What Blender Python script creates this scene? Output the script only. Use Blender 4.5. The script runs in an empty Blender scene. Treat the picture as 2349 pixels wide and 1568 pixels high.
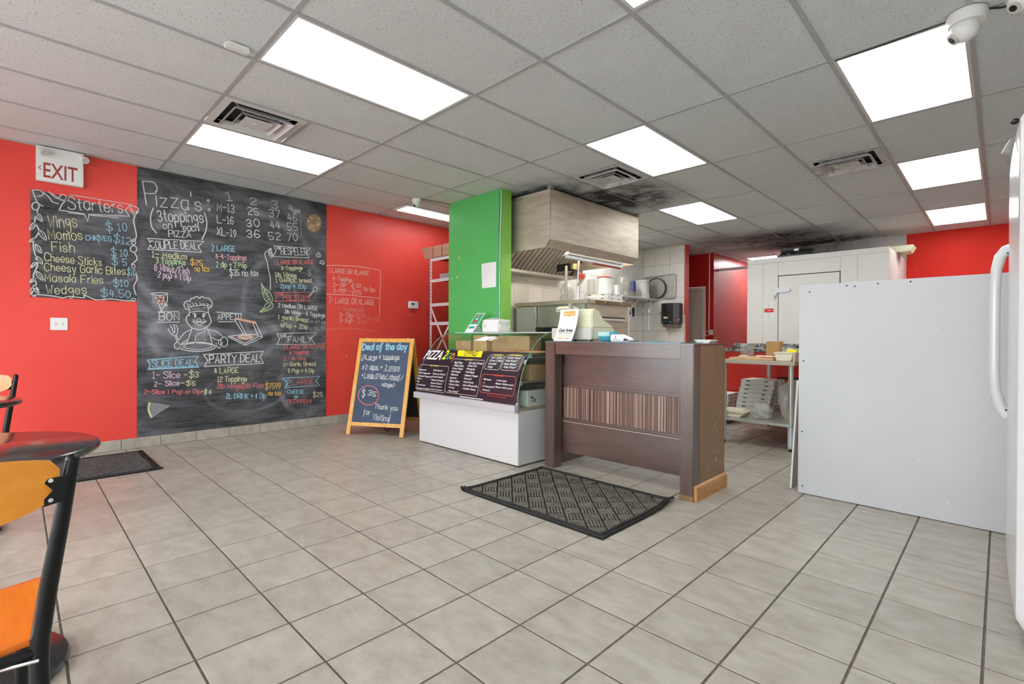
import bpy, bmesh, math, random
from mathutils import Vector, Matrix
random.seed(7)
SC = bpy.context.scene
COL = SC.collection
PI = math.pi

# ------------------------------------------------------------------ camera
FPX, CX, CY = 1129.49, 1155.6, 777.88          # focal length and principal point in pixels of the 2349x1568 frame
YAW, PITCH, ROLL = 0.7906, -0.005, 0.0049
CAM = Vector((5.98, 0.0, 1.112))
fw = Vector((-math.sin(YAW)*math.cos(PITCH), math.cos(YAW)*math.cos(PITCH), math.sin(PITCH)))
rt = Vector((math.cos(YAW), math.sin(YAW), 0)); up = rt.cross(fw)
rt, up = rt*math.cos(ROLL)+up*math.sin(ROLL), up*math.cos(ROLL)-rt*math.sin(ROLL)
cd = bpy.data.cameras.new('camera'); co = bpy.data.objects.new('camera', cd); COL.objects.link(co)
co.matrix_world = Matrix(((rt.x, up.x, -fw.x, CAM.x), (rt.y, up.y, -fw.y, CAM.y), (rt.z, up.z, -fw.z, CAM.z), (0, 0, 0, 1)))
cd.sensor_fit = 'HORIZONTAL'; cd.sensor_width = 36.0; cd.lens = 36.0*FPX/2349
cd.shift_x = (1174.5-CX)/2349; cd.shift_y = (CY-784)/2349
cd.clip_start = 0.02; cd.clip_end = 200
SC.camera = co

# ------------------------------------------------------------------ daylight, exposure
w = bpy.data.worlds.new('overcast_sky'); SC.world = w; w.use_nodes = True
bg = w.node_tree.nodes['Background']; bg.inputs[0].default_value = (0.92, 0.96, 1.0, 1); bg.inputs[1].default_value = 6.5
SC.view_settings.view_transform = 'Standard'; SC.view_settings.look = 'None'
SC.view_settings.gamma = 1.0; SC.view_settings.use_curve_mapping = False
SC.view_settings.exposure = 0.28
PANEL = 8.0                                     # brightness of the ceiling light panels
SC.cycles.use_denoising = True
SC.cycles.max_bounces = 6; SC.cycles.diffuse_bounces = 4; SC.cycles.glossy_bounces = 3; SC.cycles.transparent_max_bounces = 10
SC.cycles.use_adaptive_sampling = True; SC.cycles.adaptive_threshold = 0.11; SC.cycles.adaptive_min_samples = 12; SC.cycles.light_sampling_threshold = 0.03
SC.cycles.sample_clamp_indirect = 6.0

# ------------------------------------------------------------------ materials
def mat(name, col, rough=0.5, metal=0.0, spec=0.5, noise=None, col2=None, stretch=None, bump=0.0, emit=0.0, alpha=1.0, coat=0.0, rand=0.0, wide=(0.35, 0.65)):
    m = bpy.data.materials.get(name)
    if m: return m
    m = bpy.data.materials.new(name); m.use_nodes = True
    nt = m.node_tree; N = nt.nodes; Lk = nt.links; b = N['Principled BSDF']
    b.inputs['Base Color'].default_value = (*col, 1); b.inputs['Roughness'].default_value = rough
    b.inputs['Metallic'].default_value = metal; b.inputs['Specular IOR Level'].default_value = spec
    if coat: b.inputs['Coat Weight'].default_value = coat; b.inputs['Coat Roughness'].default_value = 0.2
    if emit: b.inputs['Emission Color'].default_value = (*col, 1); b.inputs['Emission Strength'].default_value = emit
    if alpha < 1: b.inputs['Alpha'].default_value = alpha
    if noise:
        tc = N.new('ShaderNodeTexCoord'); mp = N.new('ShaderNodeMapping'); nz = N.new('ShaderNodeTexNoise')
        nz.inputs['Scale'].default_value = noise; nz.inputs['Detail'].default_value = 4; nz.inputs['Roughness'].default_value = 0.62
        if stretch: mp.inputs['Scale'].default_value = stretch
        Lk.new(tc.outputs['Object'], mp.inputs['Vector']); Lk.new(mp.outputs[0], nz.inputs['Vector'])
        cr = N.new('ShaderNodeValToRGB'); cr.color_ramp.elements[0].position = wide[0]; cr.color_ramp.elements[1].position = wide[1]
        cr.color_ramp.elements[0].color = (*col, 1); cr.color_ramp.elements[1].color = (*(col2 or col), 1)
        Lk.new(nz.outputs['Fac'], cr.inputs[0])
        out = cr.outputs[0]
        if rand:
            oi = N.new('ShaderNodeObjectInfo'); vec = N.new('ShaderNodeVectorMath'); vec.operation = 'MULTIPLY_ADD'
            cb = N.new('ShaderNodeCombineXYZ')
            for k in range(3): Lk.new(oi.outputs['Random'], cb.inputs[k])
            vec.inputs[1].default_value = (37, 53, 11); Lk.new(cb.outputs[0], vec.inputs[0]); Lk.new(tc.outputs['Object'], vec.inputs[2]); Lk.new(vec.outputs[0], mp.inputs['Vector'])
            hs = N.new('ShaderNodeHueSaturation'); mr = N.new('ShaderNodeMapRange')
            mr.inputs['To Min'].default_value = 1-rand; mr.inputs['To Max'].default_value = 1+rand
            Lk.new(oi.outputs['Random'], mr.inputs['Value']); Lk.new(mr.outputs[0], hs.inputs['Value']); Lk.new(out, hs.inputs['Color']); out = hs.outputs[0]
        Lk.new(out, b.inputs['Base Color'])
        if bump:
            bp = N.new('ShaderNodeBump'); bp.inputs['Strength'].default_value = bump; bp.inputs['Distance'].default_value = 0.01
            Lk.new(nz.outputs['Fac'], bp.inputs['Height']); Lk.new(bp.outputs[0], b.inputs['Normal'])
    return m

def lamp_mat(name, col, s):
    m = bpy.data.materials.new(name); m.use_nodes = True; nt = m.node_tree; nt.nodes.clear()
    e = nt.nodes.new('ShaderNodeEmission'); o = nt.nodes.new('ShaderNodeOutputMaterial')
    e.inputs[0].default_value = (*col, 1); e.inputs[1].default_value = s; nt.links.new(e.outputs[0], o.inputs[0]); return m

def glass_mat(name, tint, refl=0.5, rough=0.02, body=0.0):
    """thin clear sheet: transparent with a Fresnel gloss"""
    m = bpy.data.materials.new(name); m.use_nodes = True; nt = m.node_tree; nt.nodes.clear(); N = nt.nodes; Lk = nt.links
    t = N.new('ShaderNodeBsdfTransparent'); g = N.new('ShaderNodeBsdfGlossy'); mx = N.new('ShaderNodeMixShader'); lw = N.new('ShaderNodeLayerWeight'); o = N.new('ShaderNodeOutputMaterial')
    t.inputs[0].default_value = (*tint, 1); g.inputs['Roughness'].default_value = rough; lw.inputs[0].default_value = 0.5
    pw = N.new('ShaderNodeMath'); pw.operation = 'POWER'; pw.inputs[1].default_value = 4.0; Lk.new(lw.outputs['Facing'], pw.inputs[0])
    ma = N.new('ShaderNodeMath'); ma.operation = 'MULTIPLY_ADD'; ma.inputs[1].default_value = 0.8*refl+0.2; ma.inputs[2].default_value = 0.05; Lk.new(pw.outputs[0], ma.inputs[0])
    Lk.new(ma.outputs[0], mx.inputs[0]); Lk.new(t.outputs[0], mx.inputs[1]); Lk.new(g.outputs[0], mx.inputs[2])
    last = mx
    if body:
        d = N.new('ShaderNodeBsdfDiffuse'); d.inputs[0].default_value = (0.8, 0.8, 0.78, 1); m2 = N.new('ShaderNodeMixShader'); m2.inputs[0].default_value = body
        Lk.new(mx.outputs[0], m2.inputs[1]); Lk.new(d.outputs[0], m2.inputs[2]); last = m2
    Lk.new(last.outputs[0], o.inputs[0]); return m

def dark_patches(m, spots, dark=(0.03, 0.028, 0.026)):
    """dark soft-edged patches on a material at places in the room, broken up by noise"""
    nt = m.node_tree; N = nt.nodes; Lk = nt.links; b = N['Principled BSDF']
    src = b.inputs['Base Color'].links[0].from_socket if b.inputs['Base Color'].links else None
    geo = N.new('ShaderNodeNewGeometry'); nz = N.new('ShaderNodeTexNoise'); nz.inputs['Scale'].default_value = 5; nz.inputs['Detail'].default_value = 5; nz.inputs['Roughness'].default_value = 0.7
    Lk.new(geo.outputs['Position'], nz.inputs['Vector'])
    tot = None
    for (c, r, s) in spots:
        sub = N.new('ShaderNodeVectorMath'); sub.operation = 'SUBTRACT'; sub.inputs[1].default_value = c; Lk.new(geo.outputs['Position'], sub.inputs[0])
        dv = N.new('ShaderNodeVectorMath'); dv.operation = 'DIVIDE'; dv.inputs[1].default_value = r; Lk.new(sub.outputs[0], dv.inputs[0])
        ln = N.new('ShaderNodeVectorMath'); ln.operation = 'LENGTH'; Lk.new(dv.outputs[0], ln.inputs[0])
        mr = N.new('ShaderNodeMapRange'); mr.interpolation_type = 'SMOOTHSTEP'; mr.inputs['From Min'].default_value = 1.0; mr.inputs['From Max'].default_value = 0.15; mr.inputs['To Max'].default_value = s
        Lk.new(ln.outputs['Value'], mr.inputs['Value'])
        if tot is None: tot = mr.outputs[0]
        else:
            ad = N.new('ShaderNodeMath'); ad.operation = 'MAXIMUM'; Lk.new(tot, ad.inputs[0]); Lk.new(mr.outputs[0], ad.inputs[1]); tot = ad.outputs[0]
    m2 = N.new('ShaderNodeMapRange'); m2.inputs['From Min'].default_value = 0.3; m2.inputs['From Max'].default_value = 0.65; m2.inputs['To Min'].default_value = 0.35; m2.inputs['To Max'].default_value = 1.25
    Lk.new(nz.outputs['Fac'], m2.inputs['Value'])
    mu = N.new('ShaderNodeMath'); mu.operation = 'MULTIPLY'; mu.use_clamp = True; Lk.new(tot, mu.inputs[0]); Lk.new(m2.outputs[0], mu.inputs[1])
    mx = N.new('ShaderNodeMix'); mx.data_type = 'RGBA'; Lk.new(mu.outputs[0], mx.inputs[0])
    if src: Lk.new(src, mx.inputs[6])
    else: mx.inputs[6].default_value = b.inputs['Base Color'].default_value
    mx.inputs[7].default_value = (*dark, 1); Lk.new(mx.outputs[2], b.inputs['Base Color'])
    return m

def speckle(m, scale, amount, dark):
    nt = m.node_tree; N = nt.nodes; Lk = nt.links; b = N['Principled BSDF']
    src = b.inputs['Base Color'].links[0].from_socket if b.inputs['Base Color'].links else None
    tc = N.new('ShaderNodeTexCoord'); nz = N.new('ShaderNodeTexNoise'); nz.inputs['Scale'].default_value = scale; nz.inputs['Detail'].default_value = 2
    Lk.new(tc.outputs['Object'], nz.inputs['Vector'])
    mr = N.new('ShaderNodeMapRange'); mr.inputs['From Min'].default_value = amount; mr.inputs['From Max'].default_value = amount+0.04; Lk.new(nz.outputs['Fac'], mr.inputs['Value'])
    mx = N.new('ShaderNodeMix'); mx.data_type = 'RGBA'; Lk.new(mr.outputs[0], mx.inputs[0])
    if src: Lk.new(src, mx.inputs[6])
    else: mx.inputs[6].default_value = b.inputs['Base Color'].default_value
    mx.inputs[7].default_value = (*dark, 1); Lk.new(mx.outputs[2], b.inputs['Base Color']); return m

M = {}
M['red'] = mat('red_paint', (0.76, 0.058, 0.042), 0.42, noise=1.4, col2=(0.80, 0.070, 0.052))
M['redback'] = mat('red_paint_less_daylight', (0.66, 0.030, 0.018), 0.6, spec=0.12, noise=1.4, col2=(0.70, 0.034, 0.021))  # same red paint as the left wall, deepened for less daylight sheen
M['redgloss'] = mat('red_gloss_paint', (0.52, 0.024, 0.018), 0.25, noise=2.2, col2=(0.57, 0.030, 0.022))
M['green'] = mat('green_paint', (0.092, 0.46, 0.115), 0.42, noise=2, col2=(0.10, 0.49, 0.13))
M['green2'] = mat('light_green_paint', (0.21, 0.50, 0.07), 0.45)
M['white'] = mat('white_paint', (0.72, 0.72, 0.70), 0.5, noise=3, col2=(0.76, 0.76, 0.74))
M['panel'] = mat('white_panel', (0.49, 0.495, 0.50), 0.42, noise=1.5, col2=(0.52, 0.525, 0.53))
M['gloss'] = mat('white_enamel', (0.64, 0.64, 0.635), 0.24, coat=0.3)
M['cooler'] = mat('cooler_panel', (0.78, 0.76, 0.71), 0.4, noise=2, col2=(0.82, 0.80, 0.75))
M['plastic'] = mat('white_plastic', (0.78, 0.78, 0.75), 0.35)
M['cream'] = mat('cream_plastic', (0.74, 0.70, 0.48), 0.45, noise=5, col2=(0.78, 0.74, 0.53))
M['greyplastic'] = mat('grey_beige_plastic', (0.60, 0.58, 0.50), 0.5)
M['black'] = mat('black_plastic', (0.012, 0.012, 0.013), 0.32)
M['blackmetal'] = mat('black_powder_metal', (0.006, 0.006, 0.007), 0.33, spec=0.3)
M['rubber'] = mat('dark_rubber', (0.03, 0.03, 0.03), 0.7)
M['ceil'] = mat('ceiling_tile', (0.655, 0.685, 0.68), 0.9, noise=3, col2=(0.69, 0.72, 0.715), rand=0.02)
speckle(M['ceil'], 95, 0.63, (0.34, 0.34, 0.33))
dark_patches(M['ceil'], [((2.25, 4.4, 2.77), (1.0, 0.75, 1), 0.75), ((2.95, 5.15, 2.77), (0.75, 1.1, 1), 0.9), ((2.7, 5.1, 2.77), (0.45, 0.9, 1), 1.3), ((3.1, 4.4, 2.77), (0.6, 0.6, 1), 0.35), ((3.3, 8.9, 2.77), (1.3, 0.9, 1), 0.9), ((3.6, 9.8, 2.77), (1.6, 0.8, 1), 1.1), ((2.6, 8.6, 2.77), (0.7, 0.9, 1), 0.55), ((1.9, 1.3, 2.77), (0.55, 0.5, 1), 0.22), ((4.95, 5.6, 2.77), (0.45, 0.5, 1), 0.4)])  # soot beside the hood, plus soft dark patches by vents and above the cooler
M['bar'] = mat('grid_bar_enamel', (0.43, 0.44, 0.435), 0.5)
dark_patches(M['bar'], [((2.6, 5.0, 2.77), (0.9, 1.2, 1), 0.8), ((3.4, 9.4, 2.77), (1.6, 1.0, 1), 0.8)])  # bars sooted at the hood, darkened softly above the cooler
M['diffuser'] = mat('diffuser_enamel', (0.66, 0.66, 0.64), 0.5)
M['dirtydiff'] = mat('sooty_diffuser', (0.60, 0.59, 0.57), 0.55, noise=9, col2=(0.20, 0.19, 0.18), wide=(0.5, 0.8))
M['duct'] = mat('dark_duct', (0.03, 0.03, 0.03), 0.6)
M['lamp'] = lamp_mat('light_panel', (0.94, 0.985, 1.0), PANEL)
M['added_bulb'] = lamp_mat('added_hood_bulb', (1.0, 0.93, 0.84), 125.0)  # added unseen bulbs inside the hood to brighten the kitchen
M['strip'] = lamp_mat('added_strip_tube', (1.0, 0.96, 0.90), 16.0)  # added out-of-view strip light for the kitchen tiles
M['tile'] = mat('floor_tile', (0.315, 0.28, 0.228), 0.40, noise=8, col2=(0.425, 0.392, 0.338), stretch=(1.0, 1.7, 1), rand=0.05, wide=(0.3, 0.66))
M['grout'] = mat('floor_grout', (0.10, 0.085, 0.07), 0.9, noise=30, col2=(0.17, 0.145, 0.12))
M['walltile'] = mat('wall_tile', (0.82, 0.80, 0.75), 0.25, noise=3, col2=(0.85, 0.83, 0.78), rand=0.02)
M['wallgrout'] = mat('wall_grout', (0.36, 0.33, 0.30), 0.9)
def chalkboard_mat():
    m = bpy.data.materials.new('chalkboard_paint'); m.use_nodes = True; nt = m.node_tree; N = nt.nodes; Lk = nt.links; b = N['Principled BSDF']; b.inputs['Roughness'].default_value = 0.7
    tc = N.new('ShaderNodeTexCoord'); tot = None
    for sc, st, lo, hi, k, dist in ((0.9, (1, 1, 1.5), 0.46, 0.72, 0.50, 1.6), (1.7, (1, 0.7, 3.0), 0.48, 0.80, 0.50, 0.8), (9, (1, 0.35, 5.0), 0.38, 0.8, 0.30, 0.3), (26, (1, 3.0, 0.5), 0.45, 0.8, 0.12, 0.0)):
        mp = N.new('ShaderNodeMapping'); mp.inputs['Scale'].default_value = st; mp.inputs['Rotation'].default_value = (0.12, 0, 0); nz = N.new('ShaderNodeTexNoise'); nz.inputs['Scale'].default_value = sc; nz.inputs['Detail'].default_value = 7; nz.inputs['Roughness'].default_value = 0.6; nz.inputs['Distortion'].default_value = dist
        Lk.new(tc.outputs['Object'], mp.inputs[0]); Lk.new(mp.outputs[0], nz.inputs['Vector'])
        mr = N.new('ShaderNodeMapRange'); mr.inputs['From Min'].default_value = lo; mr.inputs['From Max'].default_value = hi; mr.inputs['To Max'].default_value = k; Lk.new(nz.outputs['Fac'], mr.inputs['Value'])
        if tot is None: tot = mr.outputs[0]
        else:
            ad = N.new('ShaderNodeMath'); ad.operation = 'ADD'; Lk.new(tot, ad.inputs[0]); Lk.new(mr.outputs[0], ad.inputs[1]); tot = ad.outputs[0]
    wz = N.new('ShaderNodeTexNoise'); wz.inputs['Scale'].default_value = 3.2; wz.inputs['Detail'].default_value = 6; Lk.new(tc.outputs['Object'], wz.inputs['Vector'])
    for cy, cz, ry, rz, wd, k in ((-0.05, 1.72, 0.90, 0.70, 0.10, 0.75), (-0.25, 1.0, 0.62, 0.30, 0.13, 0.45), (0.05, 0.38, 0.42, 0.22, 0.10, 0.35), (0.72, 0.42, 0.32, 0.36, 0.16, 0.55), (-0.55, 1.75, 0.2, 0.16, 0.7, 0.5), (-0.62, 0.95, 0.25, 0.2, 0.6, 0.55), (0.3, 1.35, 0.30, 0.52, 0.14, 0.45)):   # sweeps of the eraser
        sb = N.new('ShaderNodeVectorMath'); sb.operation = 'SUBTRACT'; sb.inputs[1].default_value = (0, cy, cz); Lk.new(tc.outputs['Object'], sb.inputs[0])
        dv = N.new('ShaderNodeVectorMath'); dv.operation = 'DIVIDE'; dv.inputs[1].default_value = (9, ry, rz); Lk.new(sb.outputs[0], dv.inputs[0])
        ln = N.new('ShaderNodeVectorMath'); ln.operation = 'LENGTH'; Lk.new(dv.outputs[0], ln.inputs[0])
        s1 = N.new('ShaderNodeMath'); s1.operation = 'SUBTRACT'; s1.inputs[1].default_value = 1.0; Lk.new(ln.outputs['Value'], s1.inputs[0])
        ab = N.new('ShaderNodeMath'); ab.operation = 'ABSOLUTE'; Lk.new(s1.outputs[0], ab.inputs[0])
        mr = N.new('ShaderNodeMapRange'); mr.interpolation_type = 'SMOOTHSTEP'; mr.inputs['From Min'].default_value = wd; mr.inputs['From Max'].default_value = 0.0; mr.inputs['To Max'].default_value = k; Lk.new(ab.outputs[0], mr.inputs['Value'])
        w2 = N.new('ShaderNodeMapRange'); w2.inputs['From Min'].default_value = 0.38; w2.inputs['From Max'].default_value = 0.68; Lk.new(wz.outputs['Fac'], w2.inputs['Value'])
        mu = N.new('ShaderNodeMath'); mu.operation = 'MULTIPLY'; Lk.new(mr.outputs[0], mu.inputs[0]); Lk.new(w2.outputs[0], mu.inputs[1])
        ad = N.new('ShaderNodeMath'); ad.operation = 'ADD'; Lk.new(tot, ad.inputs[0]); Lk.new(mu.outputs[0], ad.inputs[1]); tot = ad.outputs[0]
    cl_ = N.new('ShaderNodeClamp'); Lk.new(tot, cl_.inputs[0]); tot = cl_.outputs[0]
    mx = N.new('ShaderNodeMix'); mx.data_type = 'RGBA'; Lk.new(tot, mx.inputs[0]); mx.inputs[6].default_value = (0.012, 0.013, 0.015, 1); mx.inputs[7].default_value = (0.23, 0.225, 0.25, 1); Lk.new(mx.outputs[2], b.inputs['Base Color']); return m
M['chalkboard'] = chalkboard_mat()
M['slate'] = mat('blue_slate_board', (0.058, 0.078, 0.120), 0.7, spec=0.12, noise=3, col2=(0.080, 0.106, 0.158))
M['slateback'] = mat('black_board', (0.010, 0.011, 0.012), 0.6, noise=40, col2=(0.03, 0.03, 0.03))
M['pine'] = mat('honey_pine', (0.62, 0.29, 0.045), 0.42, noise=6, col2=(0.72, 0.38, 0.075), stretch=(6, 6, 0.6))
M['orange'] = mat('orange_wood', (0.78, 0.28, 0.012), 0.28, noise=4, col2=(0.86, 0.36, 0.03), stretch=(4, 0.8, 4), coat=0.4)
M['seatwood'] = mat('orange_red_wood', (0.78, 0.17, 0.012), 0.24, noise=3, col2=(0.84, 0.24, 0.03), stretch=(0.8, 5, 4), coat=0.4)
M['palewood'] = mat('pale_orange_wood', (0.80, 0.42, 0.20), 0.3, noise=4, col2=(0.85, 0.48, 0.26))
M['tabletop'] = mat('black_laminate', (0.012, 0.013, 0.014), 0.13, noise=300, col2=(0.05, 0.05, 0.05), wide=(0.6, 0.85), coat=0.5)
M['steel'] = mat('stainless_steel', (0.47, 0.40, 0.315), 0.56, metal=0.65, noise=3, col2=(0.60, 0.525, 0.425), stretch=(1, 1, 6))
M['steeldark'] = mat('dull_steel', (0.40, 0.385, 0.36), 0.45, metal=0.6, noise=5, col2=(0.52, 0.50, 0.46))
M['filter'] = mat('greasy_baffle', (0.30, 0.27, 0.235), 0.5, metal=0.5)
M['chrome'] = mat('bright_metal', (0.75, 0.75, 0.74), 0.18, metal=1.0)
M['galv'] = mat('galvanised_tube', (0.55, 0.56, 0.52), 0.35, metal=0.7, noise=14, col2=(0.63, 0.63, 0.58))
M['alu'] = mat('brushed_aluminium', (0.62, 0.62, 0.66), 0.4, metal=0.4)
M['lilac'] = mat('lilac_grey_metal', (0.60, 0.54, 0.56), 0.5)
M['counterwood'] = mat('dark_stained_wood', (0.060, 0.034, 0.026), 0.34, noise=2.2, col2=(0.122, 0.070, 0.056), stretch=(1.2, 1, 5), wide=(0.3, 0.75), coat=0.9)
M['postwood'] = mat('dark_stained_post', (0.060, 0.038, 0.030), 0.34, noise=3, col2=(0.125, 0.080, 0.066), stretch=(5, 5, 0.7), wide=(0.3, 0.75), coat=0.7)
M['reed'] = mat('reeded_wood', (0.13, 0.072, 0.055), 0.4, noise=9, col2=(0.28, 0.17, 0.13), stretch=(1, 1, 0.05), wide=(0.3, 0.7))
M['reed2'] = mat('dark_reed', (0.07, 0.04, 0.032), 0.4, noise=9, col2=(0.15, 0.09, 0.07), stretch=(1, 1, 0.1))
M['reed3'] = mat('light_reed', (0.30, 0.18, 0.14), 0.4, noise=9, col2=(0.42, 0.28, 0.22), stretch=(1, 1, 0.1))
M['brownpanel'] = mat('brown_side_panel', (0.20, 0.115, 0.058), 0.42, noise=5, col2=(0.25, 0.15, 0.082), stretch=(4, 4, 0.5))
M['scuff'] = mat('pale_scuff', (0.55, 0.43, 0.33), 0.7)
M['oakbase'] = mat('oak_baseboard', (0.40, 0.185, 0.052), 0.4, noise=6, col2=(0.52, 0.26, 0.085), stretch=(1, 1, 6))
M['card'] = mat('cardboard', (0.52, 0.33, 0.17), 0.75, noise=8, col2=(0.58, 0.38, 0.21))
M['boxwhite'] = mat('white_carton', (0.76, 0.74, 0.70), 0.6, noise=6, col2=(0.80, 0.78, 0.74))
M['boxside'] = mat('kraft_carton_edge', (0.52, 0.43, 0.36), 0.7)
M['paper'] = mat('white_paper', (0.84, 0.84, 0.82), 0.6)
M['foam'] = mat('foam_tray', (0.80, 0.74, 0.56), 0.55)
M['bluebowl'] = mat('teal_bowl', (0.08, 0.44, 0.56), 0.3)
M['blue'] = mat('blue_plastic', (0.03, 0.07, 0.42), 0.35)
M['redplastic'] = mat('red_plastic', (0.62, 0.06, 0.04), 0.4)
M['doorbeige'] = mat('beige_door', (0.72, 0.72, 0.60), 0.5)
M['frameb'] = mat('beige_frame', (0.80, 0.78, 0.66), 0.5)
M['granite'] = mat('speckled_granite', (0.035, 0.032, 0.03), 0.2, noise=26, col2=(0.42, 0.40, 0.38), wide=(0.40, 0.68))
M['ply'] = mat('plywood', (0.46, 0.24, 0.075), 0.55, noise=6, col2=(0.55, 0.31, 0.11), stretch=(5, 5, 0.6))
M['peel'] = mat('pale_wood_board', (0.62, 0.40, 0.18), 0.5, noise=5, col2=(0.70, 0.48, 0.24))
M['rust'] = mat('browned_edge', (0.30, 0.17, 0.06), 0.45, metal=0.3, noise=8, col2=(0.16, 0.12, 0.08))
M['bag'] = glass_mat('clear_bag', (0.86, 0.84, 0.78), 0.5, 0.15, 0.42)
M['clear'] = glass_mat('clear_plastic', (0.86, 0.85, 0.82), 0.4, 0.08, 0.16)
M['glass'] = glass_mat('case_glass', (0.84, 0.90, 0.86), 0.65)
M['glassedge'] = mat('glass_edge', (0.16, 0.30, 0.24), 0.15)
M['glasstop'] = mat('blue_green_glass', (0.10, 0.22, 0.28), 0.08)
M['signbg'] = mat('purple_black_print', (0.022, 0.012, 0.020), 0.3, noise=2, col2=(0.032, 0.017, 0.027))
M['pizza'] = mat('pizza_topping', (0.62, 0.20, 0.05), 0.6, noise=26, col2=(0.78, 0.52, 0.20), bump=0.6)
M['crust'] = mat('pizza_crust', (0.55, 0.28, 0.09), 0.7, noise=12, col2=(0.66, 0.38, 0.15))
M['bamboo'] = mat('woven_bamboo', (0.36, 0.20, 0.13), 0.65, noise=16, col2=(0.50, 0.30, 0.20), stretch=(0.3, 0.3, 8))
M['mat'] = mat('mat_rubber', (0.010, 0.010, 0.009), 0.75, noise=60, col2=(0.022, 0.022, 0.020))
M['matrib'] = mat('mat_pile', (0.085, 0.077, 0.060), 0.9, noise=40, col2=(0.19, 0.175, 0.142))
M['matdark'] = mat('dark_mat_pile', (0.035, 0.035, 0.036), 0.85, noise=40, col2=(0.10, 0.10, 0.105))
M['wirew'] = mat('white_cable', (0.75, 0.74, 0.70), 0.4)
M['wireb'] = mat('blue_cable', (0.03, 0.22, 0.45), 0.4)
M['redmark'] = mat('exit_red', (0.36, 0.055, 0.045), 0.4)
M['printblack'] = mat('print_black', (0.012, 0.012, 0.012), 0.5)
M['printred'] = mat('print_red', (0.72, 0.035, 0.03), 0.5)
M['printyellow'] = mat('print_yellow', (0.86, 0.72, 0.0), 0.45)
M['printorange'] = mat('print_orange', (0.86, 0.36, 0.02), 0.5)
M['printwhite'] = mat('print_white', (0.85, 0.85, 0.84), 0.5)
M['printgreen'] = mat('print_green', (0.02, 0.42, 0.22), 0.5)
M['printcream'] = mat('print_cream', (0.62, 0.52, 0.40), 0.5)
M['printcoral'] = mat('print_coral', (0.70, 0.14, 0.12), 0.5)
CH = {'w': (0.66, 0.66, 0.65), 'y': (0.66, 0.66, 0.38), 'g': (0.50, 0.62, 0.36), 'b': (0.30, 0.56, 0.68), 'r': (0.68, 0.17, 0.17), 'p': (0.68, 0.50, 0.60), 'k': (0.68, 0.34, 0.38), 'o': (0.80, 0.46, 0.10), 'd': (0.34, 0.34, 0.33), 'f': (0.66, 0.36, 0.24), 's': (0.26, 0.25, 0.26), 'z': (0.34, 0.23, 0.12), 'x': (0.36, 0.42, 0.40)}
CHN = {'w': 'white', 'y': 'yellow', 'g': 'green', 'b': 'blue', 'r': 'red', 'p': 'pink', 'k': 'rose', 'o': 'orange', 'd': 'faded', 'f': 'peach', 's': 'smudged', 'z': 'brown', 'x': 'pale'}
for k in CH: M['chalk_'+k] = mat('chalk_'+CHN[k], CH[k], 0.95, noise=160, col2=tuple(c*0.62 for c in CH[k]), wide=(0.4, 0.75))

# ------------------------------------------------------------------ geometry helpers
def root_loc(o):
    v = Vector((0, 0, 0))
    while o: v += o.location; o = o.parent
    return v

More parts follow.
